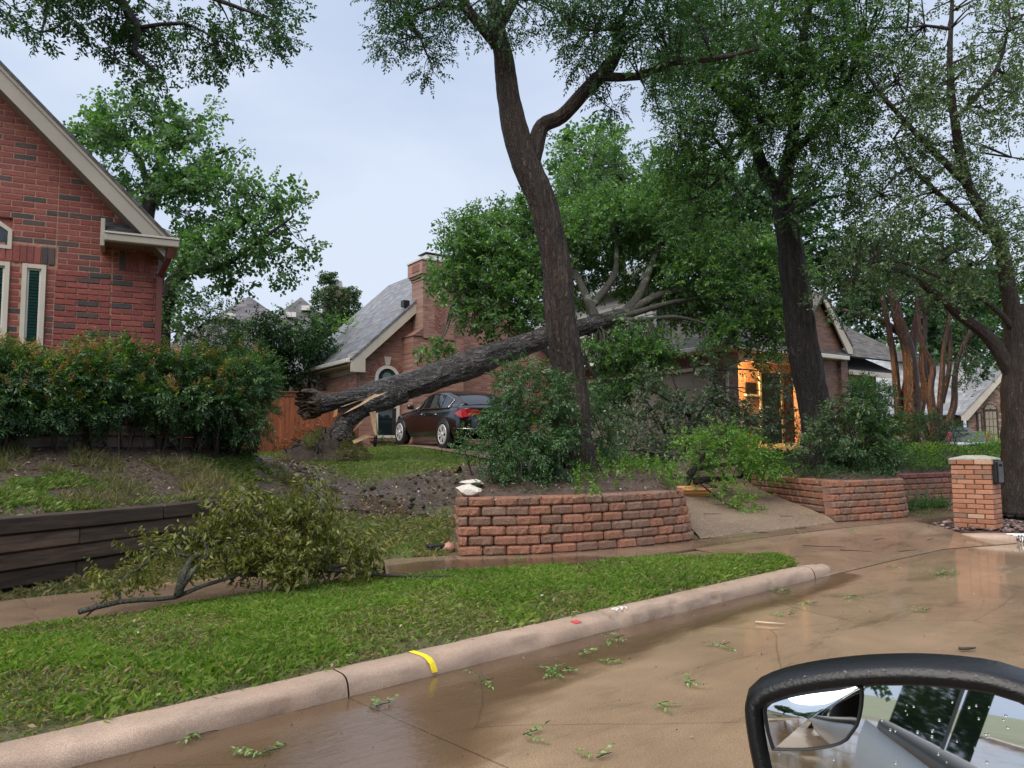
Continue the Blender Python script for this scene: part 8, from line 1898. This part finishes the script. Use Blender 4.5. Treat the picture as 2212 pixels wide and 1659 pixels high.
for px, py, ln in ((1780, 1180, .5), (1700, 1160, .35), (1610, 1135, .3), (1560, 1120, .4), (1850, 1190, .35), (1900, 1165, .3), (1580, 1165, .5), (1660, 1120, .3), (1320, 1195, .3), (1390, 1190, .35), (1430, 1180, .3), (1960, 1190, .3), (1640, 1150, .25), (1730, 1140, .3), (1530, 1150, .45), (1690, 1175, .25), (2010, 1165, .25), (1480, 1165, .3)):
    zt_ = .205 if py < 1160 else .14; stick(px, py, zt_, ln, .0065, random.uniform(-.6, .9), 'dark storm twig lying on the wet driveway apron', 'twigs on the apron')
for px, py, ln, zz_ in ((1560, 1090, .3, .34), (1620, 1085, .25, .36), (1540, 1110, .35, .28), (1650, 1100, .3, .3), (1585, 1070, .4, .4), (1470, 1100, .25, .3), (1700, 1115, .25, .26)):
    c = T(px, py); stick(px, py, drz(c) + .005, ln * .8, .006, random.uniform(-.8, .8), 'thin dark twig lying on the sloping driveway', 'twigs on the driveway')
stick(1663, 1345, .01, .22, .007, -.35, 'pale peeled stick lying on the street', None, plain('peeled wood', (.55, .45, .33), .6))
stick(1180, 1365, .01, .25, .01, .2, 'dark twig floating in the gutter by the kerb', None); stick(2090, 1400, .01, .12, .012, .1, 'short dark twig on the open street', None)
# black twig standing by the drive edge
tw_ = thing('twig', 'bare black twig sticking up beside the driveway near the car', 'twig', D(960, 990, 17.3))
limb('stem', [D(985, 996, 17.3), D(965, 990, 17.3), D(945, 985, 17.3), D(938, 968, 17.3)], [.02, .02, .016, .006], m_bark_dark, tw_, 6, .1); limb('stem', [D(950, 986, 17.3), D(955, 972, 17.3), D(950, 958, 17.3)], [.012, .009, .004], m_bark_dark, tw_, 6, .1)
# litter: flecks of dead leaf, chips and clods on bare earth
def flecks(name, P, size, mat, lab):
    n_ = len(P); d_ = rdir(n_) * np.array([1, 1, .35]); d_ /= np.linalg.norm(d_, axis=1)[:, None]; u_ = np.cross(d_, rdir(n_) * .4 + np.array([0, 0, 1])); u_ /= np.linalg.norm(u_, axis=1)[:, None]
    s_ = (size * RNG.uniform(.4, 1.4, n_))[:, None]; V4 = np.empty((n_, 4, 3)); V4[:, 0] = P - d_ * s_; V4[:, 1] = P - u_ * s_ * .4 + np.array([0, 0, .006]); V4[:, 2] = P + d_ * s_; V4[:, 3] = P + u_ * s_ * .4
    tag(quads_np(name, V4.reshape(-1, 3), n_, mat), lab, 'litter', kind='stuff')
m_fleck = leafmat('dead leaf fleck', [(0, (.05, .032, .02)), (.5, (.14, .09, .05)), (.85, (.28, .20, .13)), (1, (.55, .48, .40))], .5, .1, .4)
P1, _, _ = sample_grid(BK, 5000); P1 = P1[P1[:, 1] > 5] + np.array([0, 0, .012])
flecks('leaf_litter', P1, .022, m_fleck, 'dead leaf litter scattered over the timber bank')
n = 9000; X_ = RNG.uniform(-4.6, 1.0, n); Y_ = RNG.uniform(8.6, 15.8, n); q3 = np.stack([X_, Y_, np.zeros(n)], 1); ok = (Y_ > yfar(X_) + .15) & (pdist(X_, Y_, MUD) < .9) | inpoly(X_, Y_, MUD); ok &= (Y_ > yfar(X_) + .15)
P2 = np.stack([X_[ok], Y_[ok], zg(X_[ok], Y_[ok]) + .02], 1); flecks('leaf_litter', P2, .026, m_fleck, 'wood chips and dead leaves scattered over the mud')
idx = RNG.integers(0, len(PS), 2600); P3 = PS[idx] + RNG.normal(0, .1, (2600, 3)) * np.array([1, 1, 0]) + np.array([0, 0, .02]); flecks('leaf_litter', P3, .024, m_fleck, 'dead leaf litter on the planter soil')
n = 700; s_ = RNG.uniform(-6, 8, n); q_ = RNG.uniform(.05, 5.5, n) ; P4 = np.array([tuple(KP(a, b, .010)) for a, b in zip(s_, q_)]); flecks('leaf_litter', P4, .009, m_fleck, 'tiny leaf fragments strewn over the wet street')
P5, _, _ = sample_grid(VR, 1600); P5 = P5[P5[:, 1] > 2.3] + np.array([0, 0, .03]); flecks('leaf_litter', P5, .018, m_fleck, 'dead leaf flecks lying in the verge grass')
# clods of earth in the mud
mcl = [rock(1, (1, .8, .6), i + 20, m_root, .6) for i in range(4)]
cb_ = MB(); 
for i in range(420):
    x, y = random.uniform(-4.2, 0.4), random.uniform(9.8, 15.5)
    if pdist(np.array([x]), np.array([y]), MUD)[0] > .35 and not inpoly(np.array([x]), np.array([y]), MUD)[0]: continue
    s_ = random.uniform(.015, .06) ; me = random.choice(mcl); M_ = Matrix.Rotation(random.uniform(0, 6), 3, 'Z'); c = Vector((x, y, zgs(x, y) + s_ * .2))
    cb_.add([M_ @ v.co * s_ + c for v in me.vertices], [tuple(f.vertices) for f in me.polygons])
tag(cb_.build('clods', m_root), 'dark clods of torn earth lying in the mud', 'clods', kind='stuff')
